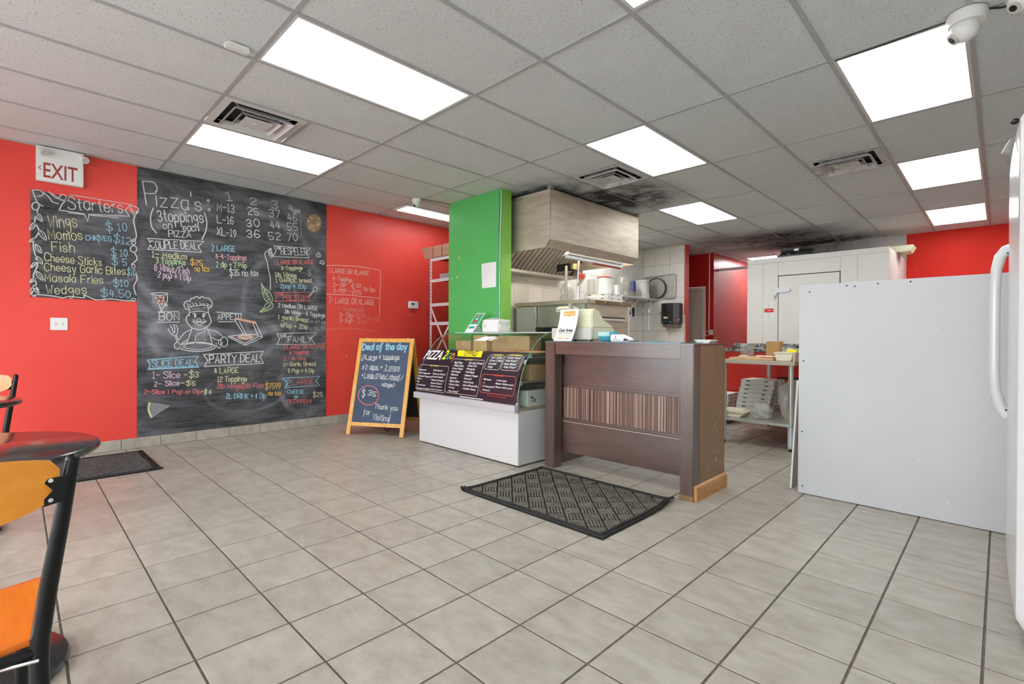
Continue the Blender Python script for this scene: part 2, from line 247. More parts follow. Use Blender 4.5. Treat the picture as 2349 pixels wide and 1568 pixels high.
class B:
    """collects shapes and links them as ONE mesh object"""
    def __init__(s): s.v = []; s.f = []
    def add(s, vs, fs):
        n = len(s.v); s.v += [tuple(p) for p in vs]; s.f += [tuple(i+n for i in f) for f in fs]; return s
    def box(s, x0, y0, z0, x1, y1, z1):
        x0, x1 = min(x0, x1), max(x0, x1); y0, y1 = min(y0, y1), max(y0, y1); z0, z1 = min(z0, z1), max(z0, z1)
        return s.add([(x0, y0, z0), (x1, y0, z0), (x1, y1, z0), (x0, y1, z0), (x0, y0, z1), (x1, y0, z1), (x1, y1, z1), (x0, y1, z1)],
                     [(0, 3, 2, 1), (4, 5, 6, 7), (0, 1, 5, 4), (1, 2, 6, 5), (2, 3, 7, 6), (3, 0, 4, 7)])
    def bar(s, a, b, wd, th, upv=(0, 0, 1)):
        """rectangular bar from a to b, wd across, th along upv"""
        a = Vector(a); b = Vector(b); d = (b-a).normalized(); u = Vector(upv); sd = d.cross(u).normalized(); u = sd.cross(d).normalized()
        vs = []
        for p in (a, b):
            for i, j in ((-1, -1), (1, -1), (1, 1), (-1, 1)): vs.append(p+sd*(i*wd/2)+u*(j*th/2))
        return s.add(vs, [(0, 1, 2, 3), (7, 6, 5, 4), (0, 4, 5, 1), (1, 5, 6, 2), (2, 6, 7, 3), (3, 7, 4, 0)])
    def prism(s, poly, axis, a0, a1):
        """polygon in the two other axes (in x,y,z order), extruded along axis"""
        def mk(p, a):
            if axis == 'x': return (a, p[0], p[1])
            if axis == 'y': return (p[0], a, p[1])
            return (p[0], p[1], a)
        n = len(poly); vs = [mk(p, a0) for p in poly]+[mk(p, a1) for p in poly]
        return s.add(vs, [tuple(range(n)), tuple(range(2*n-1, n-1, -1))]+[(i, i+n, (i+1) % n+n, (i+1) % n) for i in range(n)])
    def tube(s, path, r, n=8, caps=True):
        P = [Vector(p) for p in path]; m = len(P); R = r if isinstance(r, (list, tuple)) else [r]*m
        vs = []; prev = None
        for i, p in enumerate(P):
            t = ((P[i+1] if i < m-1 else p)-(P[i-1] if i else p)).normalized()
            if prev is None:
                a = Vector((0, 0, 1)) if abs(t.z) < 0.9 else Vector((1, 0, 0)); u = t.cross(a).normalized()
            else:
                u = (prev-t*prev.dot(t)).normalized()
            prev = u; wv = t.cross(u)
            for k in range(n): vs.append(p+(u*math.cos(2*PI*k/n)+wv*math.sin(2*PI*k/n))*R[i])
        fs = [(i*n+k, i*n+(k+1) % n, (i+1)*n+(k+1) % n, (i+1)*n+k) for i in range(m-1) for k in range(n)]
        if caps: fs += [tuple(range(n-1, -1, -1)), tuple((m-1)*n+k for k in range(n))]
        return s.add(vs, fs)
    def lathe(s, prof, c, n=24, axis='z', close=True):
        vs = []
        for (r, h) in prof:
            for k in range(n):
                a = 2*PI*k/n; x, y = r*math.cos(a), r*math.sin(a)
                q = (x, y, h) if axis == 'z' else ((h, x, y) if axis == 'x' else (x, h, y))
                vs.append((c[0]+q[0], c[1]+q[1], c[2]+q[2]))
        m = len(prof)
        fs = [(i*n+k, i*n+(k+1) % n, (i+1)*n+(k+1) % n, (i+1)*n+k) for i in range(m-1) for k in range(n)]
        if close: fs += [tuple(range(n-1, -1, -1)), tuple((m-1)*n+k for k in range(n))]
        return s.add(vs, fs)
    def ball(s, c, r, n=12, m=8, sc=(1, 1, 1)):
        prof = [(r*math.sin(PI*max(0.02, min(0.98, i/m))), -r*math.cos(PI*i/m)) for i in range(m+1)]
        o = len(s.v); s.lathe(prof, (0, 0, 0), n)
        for i in range(o, len(s.v)): p = s.v[i]; s.v[i] = (c[0]+p[0]*sc[0], c[1]+p[1]*sc[1], c[2]+p[2]*sc[2])
        return s
    def grid(s, fn, nu, nv, th=None):
        """surface fn(u,v), optionally given thickness along a vector"""
        vs = [fn(i/nu, j/nv) for j in range(nv+1) for i in range(nu+1)]
        q = lambda i, j: j*(nu+1)+i
        fs = [(q(i, j), q(i+1, j), q(i+1, j+1), q(i, j+1)) for j in range(nv) for i in range(nu)]
        if th:
            n = len(vs); vs = vs+[(p[0]+th[0], p[1]+th[1], p[2]+th[2]) for p in vs]
            fs += [tuple(k+n for k in reversed(f)) for f in fs]
            rim = [q(i, 0) for i in range(nu)]+[q(nu, j) for j in range(nv)]+[q(i, nv) for i in range(nu, 0, -1)]+[q(0, j) for j in range(nv, 0, -1)]
            fs += [(rim[(k+1) % len(rim)], rim[k], rim[k]+n, rim[(k+1) % len(rim)]+n) for k in range(len(rim))]
        return s.add(vs, fs)
    def ribbon(s, pts, wd, f3):
        """flat stroke of width wd along 2-D points, placed by f3(x,y)->xyz"""
        P = [Vector(p) for p in pts]
        P = [p for i, p in enumerate(P) if i == 0 or (p-P[i-1]).length > 1e-5]
        if len(P) < 2: return s
        vs = []
        for i, p in enumerate(P):
            a = (p-P[i-1]).normalized() if i else None; b = (P[i+1]-p).normalized() if i < len(P)-1 else None
            t = ((a or b)+(b or a)); t = t.normalized() if t.length > 1e-6 else (a or b)
            k = 1.0 if (a is None or b is None) else min(1.6, 1/max(0.5, t.dot(b)))
            n = Vector((-t.y, t.x))*(wd/2*k)
            e = Vector((0, 0)) if (a and b) else (t*wd*0.3*(1 if b is None else -1))
            vs += [f3(*(p+n+e)), f3(*(p-n+e))]
        return s.add(vs, [(2*i, 2*i+1, 2*i+3, 2*i+2) for i in range(len(P)-1)])
    def obj(s, name, m, parent=None, bevel=0.0, smooth=False, seg=2, kind=None, world=True, fix=True):
        off = root_loc(parent) if (parent and world) else Vector((0, 0, 0))
        loc = Vector((0, 0, 0))
        if not parent and s.v:
            xs, ys, zs = zip(*s.v); loc = Vector(((min(xs)+max(xs))/2, (min(ys)+max(ys))/2, min(zs))); off = loc
        me = bpy.data.meshes.new(name); me.from_pydata([(p[0]-off.x, p[1]-off.y, p[2]-off.z) for p in s.v], [], s.f)
        bm = bmesh.new(); bm.from_mesh(me)
        if fix: bmesh.ops.recalc_face_normals(bm, faces=bm.faces)
        if bevel:
            ed = [e for e in bm.edges if len(e.link_faces) == 2 and e.calc_face_angle(0) > 0.5]
            bmesh.ops.bevel(bm, geom=ed, offset=bevel, segments=seg, affect='EDGES', clamp_overlap=True)
        bm.to_mesh(me); bm.free()
        if smooth:
            for p in me.polygons: p.use_smooth = True
            if smooth != 2: me.set_sharp_from_angle(angle=0.7)
        me.materials.append(m if not isinstance(m, str) else M[m])
        o = bpy.data.objects.new(name, me); COL.objects.link(o); o.location = loc
        if parent: o.parent = parent
        if kind: o['kind'] = kind
        return o

def tag(o, label, cat, group=None):
    o['label'] = label; o['category'] = cat
    if group: o['group'] = group
    return o
def thing(name, label, cat, loc=(0, 0, 0), rotz=0, group=None):
    o = bpy.data.objects.new(name, None); COL.objects.link(o); o.location = loc; o.rotation_euler = (0, 0, rotz); o.empty_display_size = 0.1
    return tag(o, label, cat, group)
def struct(name, b, m, label=None, **k):
    o = b.obj(name, m, **k); o['kind'] = 'structure'
    if label: o['label'] = label
    return o
def dup(root, loc, label, rotz=None, group=None):
    r = root.copy(); COL.objects.link(r); r.location = loc; r['label'] = label
    if rotz is not None: r.rotation_euler = (0, 0, rotz)
    if group: r['group'] = group
    for ch in root.children:
        c = ch.copy(); COL.objects.link(c); c.parent = r
        for g in ch.children:
            d = g.copy(); COL.objects.link(d); d.parent = c
    return r

# ------------------------------------------------------------------ handwriting: single-stroke letters on a hex grid (baseline 3, x-height 7, capitals 9)
GLY = {'A': '032943 1535', 'B': '0309 ~0939484736 3606 ~3645443303', 'C': '~4839190705133344', 'D': '0309 ~092947452303', 'E': '49090343 0636', 'F': '490903 0636', 'G': '~4839190705133344 444626', 'H': '0309 4349 0646', 'I': '0309', 'J': '~3934231304', 'K': '0903 4905 1643', 'L': '090343', 'M': '0309254943', 'N': '03094349', 'O': '~190705133345473919', 'P': '0309 ~093948473606', 'Q': '~190705133345473919 2553', 'R': '0309 ~093948473606 2643', 'S': '~4839190817364544331304', 'T': '0949 2923', 'U': '~090413334449', 'V': '092349', 'W': '0913263349', 'X': '0943 4903', 'Y': '092649 2623', 'Z': '09490343',
 'a': '~37170604132335 3733', 'b': '0903 ~0517273634231304', 'c': '~3627170604132334', 'd': '~37170604132335 3933', 'e': '~05353627170604132334', 'f': '~392918171300 0727', 'g': '~37170605142436 ~3732201001', 'h': '0903 ~0517273633', 'i': '0703 0809', 'j': '~171100 1819', 'k': '0903 3705 1533', 'l': '0903', 'm': '0703 ~05172623 ~25374643', 'n': '0703 ~0517273633', 'o': '~170604132334362717', 'p': '0700 ~0617273634231304', 'q': '~37170604132335 3730', 'r': '0703 ~051727', 's': '~36271706152534231304', 't': '~191423 0727', 'u': '~0704132335 3733', 'v': '071327', 'w': '0713263347', 'x': '0733 3703', 'y': '0714 3710', 'z': '07370333',
 '0': '~1907051323353729 2919', '1': '081913 0323', '2': '~08192938371503 0333', '3': '~081929382616 ~2635342313 1304', '4': '190535 2823', '5': '390906 ~062635342313 1304', '6': '~3829190604132334352616 1605', '7': '093913', '8': '~19080726353423130405163738 372919', '9': '~361607081929383624 2413',
 '$': '~4839190817364544331304 2b21', '-': '0636', '+': '0646 2824', '/': '0249', '|': '010b', ':': '0607 0304', '.': '0304', "'": '0b09', '!': '0b05 0403', '(': '~2a070522', ')': '~0a272502', ',': '0402', '*': '0828 1917', 'ñ': '0703'}
def decode(ch):
    g = GLY.get(ch)
    if g is None: return 2.0, []
    st = []; wx = 0
    for part in g.split():
        sm = part.startswith('~'); part = part.lstrip('~'); part = part[:len(part)//2*2]
        pts = [(int(part[i], 16), int(part[i+1], 16)-3) for i in range(0, len(part), 2)]
        if len(pts) < 2: continue
        wx = max(wx, max(p[0] for p in pts)); st.append((sm, pts))
    return wx, st
def smooth_pts(pts, k=4):
    if len(pts) < 3: return pts
    out = []
    for i in range(len(pts)-1):
        p0, p1, p2, p3 = pts[max(0, i-1)], pts[i], pts[i+1], pts[min(len(pts)-1, i+2)]
        if i == 0 and pts[0] == pts[-1]: p0 = pts[-2]
        if i == len(pts)-2 and pts[0] == pts[-1]: p3 = pts[1]
        for j in range(k):
            t = j/k
            out.append(tuple(0.5*(2*p1[a]+(p2[a]-p0[a])*t+(2*p0[a]-5*p1[a]+4*p2[a]-p3[a])*t*t+(3*p1[a]-p0[a]-3*p2[a]+p3[a])*t**3) for a in (0, 1)))
    return out+[pts[-1]]
def handwrite(text, x0, y0, x1, y1, h):
    """strokes of a hand-written line fitted between its two baseline ends"""
    cur = 0; raw = []
    for ch in text:
        if ch == ' ': cur += 2.6; continue
        wx, st = decode(ch); jy = random.uniform(-0.25, 0.25); js = random.uniform(0.94, 1.06)
        for sm, pts in st:
            q = [(cur+p[0]*js, p[1]*js+jy) for p in pts]
            raw.append(smooth_pts(q) if sm else q)
        cur += wx+1.5
    tot = max(cur-1.5, 0.5); d = Vector((x1-x0, y1-y0)); L = d.length; d.normalize(); n = Vector((-d.y, d.x)); sx = L/tot; sy = h/6
    return [[(x0+d.x*p[0]*sx+n.x*p[1]*sy, y0+d.y*p[0]*sx+n.y*p[1]*sy) for p in s] for s in raw]
def write_page(parent, TEXT, LINES, FILLS, f3, wd):
    """chalk on a board: every written line is a part, and so is every drawing (strokes of one colour that lie together)"""
    for (t, x0, y0, x1, y1, h, c, k) in TEXT:
        b = B()
        for s in handwrite(t, x0, y0, x1, y1, h): b.ribbon(s, wd*k, f3)
        o = b.obj('lettering', 'chalk_'+c, parent, fix=False); o['label'] = CHN[c]+' chalk writing'
    for (c, pts) in FILLS: B().add([f3(*p, -0.0004) for p in pts], [tuple(range(len(pts)))]).obj('chalk_fill', 'chalk_'+c, parent, fix=False)
    cl = []
    for (c, sm, k, pts) in LINES:
        pts = smooth_pts(pts, 5) if sm else pts; xs = [p[0] for p in pts]; ys = [p[1] for p in pts]; bb = [min(xs)-0.012, min(ys)-0.012, max(xs)+0.012, max(ys)+0.012]; st = [(pts, k)]
        for q in [q for q in cl if q[0] == c and q[1][0] < bb[2] and q[1][2] > bb[0] and q[1][1] < bb[3] and q[1][3] > bb[1]]:
            cl.remove(q); st = q[2]+st; bb = [min(bb[0], q[1][0]), min(bb[1], q[1][1]), max(bb[2], q[1][2]), max(bb[3], q[1][3])]
        cl.append((c, bb, st))
    for c, bb, st in cl:
        b = B()
        for pts, k in st: b.ribbon(pts, wd*k, f3)
        o = b.obj('chalk_drawing', 'chalk_'+c, parent, fix=False); o['label'] = CHN[c]+' chalk drawing'
FONT_CACHE = {}
def font_tris(text, shear=0.0, bold=0.0):
    """printed letters: outline mesh with its width and capital height"""
    key = (text, shear, bold)
    if key in FONT_CACHE: return FONT_CACHE[key]
    cu = bpy.data.curves.new('letters', 'FONT'); cu.body = text; cu.resolution_u = 3; cu.shear = shear; cu.offset = bold; cu.size = 1
    ob = bpy.data.objects.new('letters', cu); me = bpy.data.meshes.new_from_object(ob)
    vs = [tuple(v.co) for v in me.vertices]; fs = [tuple(p.vertices) for p in me.polygons]
    bpy.data.objects.remove(ob); bpy.data.curves.remove(cu); bpy.data.meshes.remove(me)
    xs = [v[0] for v in vs] or [0, 1]
    FONT_CACHE[key] = (vs, fs, min(xs), max(xs)); return FONT_CACHE[key]
def print_text(b, text, x0, y0, x1, y1, h, f3, shear=0.0, bold=0.0):
    vs, fs, a, c = font_tris(text, shear, bold); d = Vector((x1-x0, y1-y0)); L = d.length; d.normalize(); n = Vector((-d.y, d.x)); sx = L/(c-a); sy = h/0.69
    b.add([f3(x0+d.x*(v[0]-a)*sx+n.x*v[1]*sy, y0+d.y*(v[0]-a)*sx+n.y*v[1]*sy) for v in vs], fs); return b
BOARD_TEXT = [
('P',0.917,2.398,1.022,2.413,0.22,'w',1.3),
("izza's",1.002,2.405,1.397,2.432,0.142,'w',1.3),
('3toppings',1.013,2.262,1.413,2.31,0.105,'w',1.2),
('on',1.058,2.191,1.131,2.199,0.071,'w',1),
('each',1.23,2.198,1.371,2.21,0.074,'w',1),
('PIZZA',1.104,2.116,1.298,2.134,0.063,'w',1),
('1',1.637,2.587,1.689,2.597,0.088,'w',1),
('M-13',1.545,2.462,1.709,2.466,0.087,'w',1),
('L-16',1.545,2.329,1.704,2.339,0.076,'w',1),
('XL-19',1.541,2.2,1.728,2.202,0.082,'w',1),
('2',1.879,2.592,1.944,2.599,0.075,'w',1),
('25',1.854,2.471,1.965,2.481,0.079,'w',1.3),
('30',1.84,2.34,1.975,2.359,0.08,'w',1.3),
('36',1.843,2.219,1.977,2.233,0.079,'w',1.3),
('3',2.109,2.593,2.173,2.599,0.082,'w',1),
('37',2.083,2.489,2.2,2.499,0.082,'w',1),
('44',2.099,2.36,2.201,2.368,0.083,'w',1),
('52',2.079,2.226,2.212,2.239,0.087,'w',1),
('4',2.309,2.596,2.354,2.599,0.079,'w',1),
('46',2.293,2.481,2.399,2.488,0.084,'w',1),
('55',2.288,2.368,2.405,2.375,0.084,'w',1),
('70',2.288,2.244,2.406,2.255,0.085,'w',1),
('COUPLE DEAL',0.956,1.979,1.359,2.019,0.076,'w',1),
('1- Medium',0.964,1.892,1.26,1.901,0.062,'y',1),
('3 Toppings',0.995,1.834,1.248,1.842,0.057,'g',1),
('8 Wings/Fish',0.982,1.762,1.282,1.747,0.066,'p',1),
('2 pop + 1 Dip',1.013,1.694,1.295,1.684,0.057,'p',1),
('$25',1.294,1.852,1.403,1.854,0.054,'o',1),
('no tax',1.333,1.786,1.469,1.797,0.06,'o',1),
('2 LARGE',1.494,2.021,1.724,2.041,0.061,'b',1),
('4-4-Toppings',1.532,1.939,1.836,1.957,0.056,'k',1),
('2 dip + 2 Pop',1.537,1.852,1.838,1.873,0.053,'g',1),
('$35 no tax',1.667,1.772,1.966,1.791,0.068,'w',1),
('THE',2.158,2.127,2.212,2.122,0.03,'w',1),
('HESPELER',2.218,2.067,2.521,2.098,0.078,'w',1),
('1 LARGE OR XLARGE',2.145,1.944,2.607,2.0,0.049,'r',1),
('3-Toppings',2.219,1.891,2.47,1.916,0.041,'y',1),
('$',2.527,1.853,2.578,1.85,0.069,'d',1),
('1lb Wings',2.149,1.802,2.397,1.813,0.052,'y',1),
('1 GARLIC bread',2.158,1.74,2.578,1.771,0.046,'y',1),
('2pop + 2Dip',2.212,1.673,2.514,1.688,0.049,'b',1),
('THE',2.169,1.585,2.239,1.585,0.024,'r',1),
('PRESTON',2.24,1.53,2.525,1.55,0.062,'r',1),
('2 Medium OR LARGE',2.185,1.449,2.658,1.43,0.048,'w',1),
('2lb Wings - 6 Toppings',2.257,1.379,2.751,1.346,0.045,'w',1),
('1 garlic bread',2.183,1.314,2.536,1.282,0.045,'y',1),
('M-47 44',2.561,1.271,2.759,1.258,0.036,'d',1),
('4Pop + 2Dip',2.213,1.212,2.532,1.196,0.048,'y',1),
('L-51 97',2.561,1.189,2.751,1.192,0.04,'d',1),
('THE',2.21,1.081,2.285,1.102,0.034,'w',1),
('FAMILY',2.298,1.032,2.581,1.031,0.077,'w',1),
('2 LARGE OR XLARGE',2.247,0.95,2.752,0.964,0.052,'r',1),
('8 Toppings',2.319,0.888,2.552,0.898,0.042,'r',1),
('2 - lb Wing',2.251,0.821,2.509,0.817,0.041,'r',1),
('1- Garlic Bread',2.247,0.756,2.633,0.745,0.044,'y',1),
('6 Pop + 4 Dip',2.299,0.674,2.615,0.665,0.045,'y',1),
('2',2.279,0.518,2.327,0.519,0.07,'b',1),
('LARGE',2.348,0.528,2.612,0.518,0.067,'r',1),
('CHEESE',2.293,0.424,2.491,0.412,0.042,'b',1),
('OR',2.369,0.362,2.415,0.358,0.031,'b',1),
('PEPPRONI',2.287,0.302,2.576,0.283,0.047,'r',1),
('$25',2.6,0.363,2.724,0.356,0.055,'y',1),
('$7599',2.042,0.498,2.209,0.491,0.064,'o',1),
('no tax',2.074,0.423,2.215,0.412,0.049,'o',1),
('SLICE DEAL',0.962,0.795,1.322,0.797,0.063,'b',1),
('1- Slice',0.968,0.681,1.198,0.672,0.065,'p',1),
('-$3',1.237,0.673,1.369,0.669,0.059,'y',1),
('2- Slice',0.984,0.599,1.195,0.596,0.047,'p',1),
('-$5',1.21,0.598,1.339,0.586,0.042,'y',1),
('2-Slice 1 Pop or Dip',0.901,0.531,1.385,0.498,0.038,'r',1),
('-$ 6',1.394,0.497,1.486,0.482,0.043,'y',1),
('PARTY DEAL',1.471,0.814,1.986,0.813,0.086,'w',1.4),
('4 LARGE',1.521,0.699,1.758,0.701,0.058,'y',1),
('12 Toppings',1.548,0.611,1.844,0.6,0.055,'y',1),
('2lb Wings|2lb Fish',1.543,0.537,2.022,0.511,0.052,'r',1),
('2L DRINK + 4 Dip',1.633,0.42,2.045,0.389,0.056,'b',1),
('BON',1.024,1.264,1.197,1.269,0.076,'w',1),
('APPETIT',1.55,1.284,1.798,1.294,0.061,'w',1),
]
BOARD_LINES = [
('w',0,1,[(1.468,2.554),(1.467,2.548),(1.464,2.544),(1.46,2.54),(1.455,2.539),(1.451,2.541),(1.448,2.545),(1.447,2.55),(1.448,2.555),(1.451,2.56),(1.455,2.563),(1.46,2.564),(1.464,2.562),(1.467,2.559),(1.468,2.554)]),
('w',0,1,[(1.477,2.459),(1.476,2.454),(1.473,2.449),(1.469,2.446),(1.464,2.445),(1.46,2.447),(1.457,2.45),(1.456,2.455),(1.457,2.461),(1.46,2.466),(1.464,2.469),(1.469,2.47),(1.473,2.468),(1.476,2.464),(1.477,2.459)]),
('w',1,1.3,[(0.971,2.38),(0.95,2.291),(0.961,2.189),(1.0,2.137)]),
('w',1,1.3,[(1.422,2.414),(1.444,2.317),(1.431,2.214),(1.398,2.129)]),
('d',0,1,[(2.439,2.574),(2.457,2.314)]),
('w',0,1.2,[(0.927,2.073),(1.415,2.111),(1.363,2.049),(1.396,1.993),(0.93,1.964),(0.953,2.023),(0.927,2.073)]),
('w',0,1.1,[(2.132,2.156),(2.562,2.19),(2.515,2.132),(2.55,2.067),(2.121,2.034),(2.158,2.099),(2.132,2.156)]),
('w',1,1.2,[(2.111,2.12),(2.058,2.092),(2.032,2.045),(2.059,1.961),(2.074,1.875),(2.092,1.789),(2.096,1.646)]),
('w',1,0.8,[(2.058,2.092),(2.1,2.13),(2.069,2.06)]),
('w',1,0.8,[(2.067,2.076),(2.106,2.111),(2.077,2.048)]),
('w',1,0.8,[(2.075,2.061),(2.113,2.092),(2.086,2.036)]),
('w',1,0.8,[(2.083,2.046),(2.119,2.073),(2.094,2.024)]),
('w',1,0.8,[(2.092,2.03),(2.126,2.054),(2.102,2.012)]),
('r',0,1.1,[(2.14,1.613),(2.569,1.646),(2.535,1.596),(2.565,1.541),(2.146,1.515),(2.167,1.567),(2.14,1.613)]),
('w',0,1,[(2.652,1.693),(2.65,1.681),(2.642,1.671),(2.632,1.665),(2.62,1.664),(2.609,1.669),(2.602,1.678),(2.599,1.69),(2.602,1.702),(2.609,1.712),(2.62,1.718),(2.631,1.719),(2.642,1.714),(2.65,1.705),(2.652,1.693)]),
('w',0,1.4,[(2.605,1.666),(2.55,1.59)]),
('w',0,1.1,[(2.168,1.138),(2.644,1.151),(2.573,1.081),(2.625,1.009),(2.171,1.01),(2.2,1.074),(2.168,1.138)]),
('b',0,1.3,[(2.236,0.611),(2.685,0.608),(2.636,0.553),(2.686,0.499),(2.259,0.495),(2.29,0.555),(2.236,0.611)]),
('w',1,1,[(2.636,2.102),(2.644,2.127),(2.666,2.141),(2.688,2.132),(2.699,2.109),(2.666,2.089),(2.636,2.102)]),
('w',0,1,[(2.666,2.141),(2.67,2.159)]),
('w',0,1,[(2.655,2.133),(2.653,2.093)]),
('w',0,1,[(2.676,2.135),(2.679,2.096)]),
('w',0,1.3,[(2.681,2.03),(2.703,2.051),(2.733,2.044),(2.741,2.019),(2.719,2.002),(2.711,2.023),(2.688,2.013),(2.681,2.03)]),
('b',0,1.3,[(0.923,0.865),(1.366,0.893),(1.336,0.837),(1.371,0.776),(0.933,0.77),(0.949,0.825),(0.923,0.865)]),
('b',0,1.2,[(0.94,0.781),(1.363,0.786)]),
('w',0,1.3,[(1.415,0.907),(2.018,0.932),(1.986,0.864),(2.022,0.795),(1.424,0.78),(1.454,0.846),(1.415,0.907)]),
('d',0,1,[(0.943,0.437),(1.024,0.418),(1.115,0.391),(1.034,0.342),(0.962,0.29)]),
('y',1,2.2,[(0.943,0.437),(0.935,0.381),(0.944,0.333),(0.962,0.29)]),
('w',0,1,[(1.096,1.532),(1.089,1.526),(1.07,1.52),(1.041,1.515),(1.01,1.513),(0.982,1.514),(0.963,1.518),(0.956,1.523),(0.963,1.529),(0.982,1.535),(1.01,1.54),(1.041,1.542),(1.07,1.541),(1.089,1.537),(1.096,1.532)]),
('d',1,1,[(0.97,1.51),(0.973,1.446),(0.983,1.436),(0.992,1.458)]),
('w',1,1,[(1.003,1.437),(1.024,1.416),(1.037,1.354)]),
('w',1,1,[(1.092,1.518),(1.092,1.463),(1.083,1.446),(1.09,1.414),(1.078,1.413),(1.069,1.44),(1.067,1.407),(1.051,1.393),(1.046,1.354)]),
('w',0,1,[(1.008,1.347),(1.188,1.355)]),
('w',0,1,[(0.997,1.242),(1.2,1.249)]),
('w',0,1,[(1.537,1.364),(1.787,1.357)]),
('w',0,1,[(1.555,1.261),(1.715,1.265)]),
('w',1,1.2,[(1.281,1.384),(1.259,1.383),(1.238,1.415),(1.242,1.449),(1.264,1.47),(1.288,1.468),(1.298,1.496),(1.327,1.507),(1.352,1.522),(1.377,1.506),(1.402,1.525),(1.427,1.509),(1.462,1.512),(1.483,1.485),(1.498,1.457),(1.488,1.421),(1.465,1.403)]),
('w',0,1,[(1.281,1.395),(1.283,1.35),(1.286,1.311)]),
('w',0,1,[(1.457,1.426),(1.46,1.357)]),
('w',1,1,[(1.286,1.35),(1.332,1.363),(1.392,1.368),(1.457,1.354)]),
('w',1,1,[(1.264,1.417),(1.279,1.403),(1.303,1.41),(1.327,1.42),(1.377,1.429),(1.412,1.435),(1.452,1.428)]),
('w',1,0.8,[(1.259,1.444),(1.27,1.434),(1.276,1.418)]),
('w',1,0.8,[(1.283,1.434),(1.294,1.424),(1.3,1.408)]),
('w',1,0.8,[(1.31,1.447),(1.321,1.436),(1.327,1.421)]),
('w',1,0.8,[(1.337,1.454),(1.348,1.443),(1.354,1.428)]),
('w',1,0.8,[(1.377,1.456),(1.388,1.445),(1.394,1.43)]),
('w',1,0.8,[(1.407,1.458),(1.418,1.447),(1.424,1.431)]),
('w',1,0.8,[(1.442,1.454),(1.453,1.443),(1.46,1.427)]),
('w',1,0.8,[(1.465,1.443),(1.476,1.432),(1.483,1.416)]),
('d',0,1,[(1.288,1.373),(1.332,1.389),(1.377,1.394)]),
('d',0,1,[(1.412,1.401),(1.452,1.417)]),
('w',1,1.2,[(1.284,1.339),(1.257,1.293),(1.264,1.248),(1.298,1.198),(1.342,1.176),(1.392,1.174),(1.442,1.201),(1.475,1.236),(1.486,1.265),(1.473,1.311),(1.46,1.351)]),
('w',0,1,[(1.345,1.318),(1.343,1.308),(1.34,1.302),(1.335,1.302),(1.331,1.308),(1.33,1.318),(1.331,1.328),(1.335,1.334),(1.34,1.334),(1.343,1.328),(1.345,1.318)]),
('w',0,1,[(1.422,1.321),(1.421,1.311),(1.417,1.304),(1.412,1.304),(1.408,1.31),(1.407,1.32),(1.408,1.33),(1.412,1.337),(1.417,1.337),(1.421,1.331),(1.422,1.321)]),
('w',0,1,[(1.315,1.334),(1.33,1.345),(1.34,1.341)]),
('w',0,1,[(1.412,1.346),(1.427,1.344),(1.44,1.33)]),
('w',1,1,[(1.355,1.267),(1.357,1.284),(1.372,1.291),(1.387,1.282),(1.384,1.265)]),
('w',1,1.2,[(1.315,1.263),(1.337,1.241),(1.367,1.249),(1.375,1.258),(1.392,1.245),(1.417,1.245),(1.442,1.264)]),
('w',1,1,[(1.323,1.264),(1.342,1.261),(1.372,1.259),(1.407,1.26),(1.437,1.263)]),
('w',1,1,[(1.36,1.226),(1.377,1.219),(1.4,1.224)]),
('w',1,1,[(1.303,1.176),(1.25,1.144),(1.207,1.091),(1.188,1.052)]),
('w',1,1,[(1.308,1.181),(1.284,1.102),(1.255,1.018)]),
('w',1,1,[(1.445,1.201),(1.47,1.132),(1.496,1.028)]),
('w',1,1,[(1.437,1.198),(1.422,1.154),(1.387,1.137),(1.357,1.125),(1.34,1.08),(1.338,1.029)]),
('w',1,1,[(1.458,1.172),(1.514,1.164),(1.566,1.133),(1.603,1.092)]),
('w',1,1,[(1.486,1.094),(1.53,1.068),(1.582,1.059)]),
('w',0,1,[(1.648,1.042),(1.645,1.018),(1.635,0.999),(1.621,0.989),(1.606,0.989),(1.592,1.0),(1.583,1.018),(1.579,1.042),(1.583,1.065),(1.592,1.084),(1.606,1.094),(1.621,1.095),(1.635,1.084),(1.645,1.065),(1.648,1.042)]),
('w',1,1,[(1.577,1.074),(1.558,1.051),(1.561,1.021),(1.587,1.015),(1.598,1.042)]),
('w',1,1,[(1.535,1.033),(1.54,0.998),(1.566,0.975),(1.577,0.998)]),
('w',1,1,[(1.097,1.181),(1.122,1.129),(1.16,1.107),(1.181,1.146),(1.178,1.196),(1.16,1.221)]),
('w',1,1,[(1.118,1.211),(1.136,1.173),(1.143,1.132)]),
('w',1,1,[(1.141,1.223),(1.155,1.185),(1.154,1.135)]),
('w',0,1,[(1.16,1.104),(1.175,1.043)]),
('w',0,1,[(1.172,1.107),(1.189,1.052)]),
('w',0,1,[(1.201,1.004),(1.199,0.989),(1.192,0.977),(1.182,0.971),(1.171,0.971),(1.161,0.978),(1.154,0.99),(1.152,1.005),(1.154,1.02),(1.161,1.031),(1.171,1.038),(1.182,1.038),(1.192,1.031),(1.199,1.019),(1.201,1.004)]),
('w',0,1.2,[(1.527,0.99),(1.52,0.976),(1.5,0.963),(1.468,0.953),(1.427,0.946),(1.381,0.943),(1.334,0.944),(1.289,0.949),(1.251,0.957),(1.221,0.967),(1.202,0.98),(1.195,0.993),(1.202,1.006),(1.221,1.019),(1.25,1.029),(1.289,1.036),(1.334,1.039),(1.381,1.039),(1.427,1.035),(1.468,1.027),(1.5,1.017),(1.52,1.004),(1.527,0.99)]),
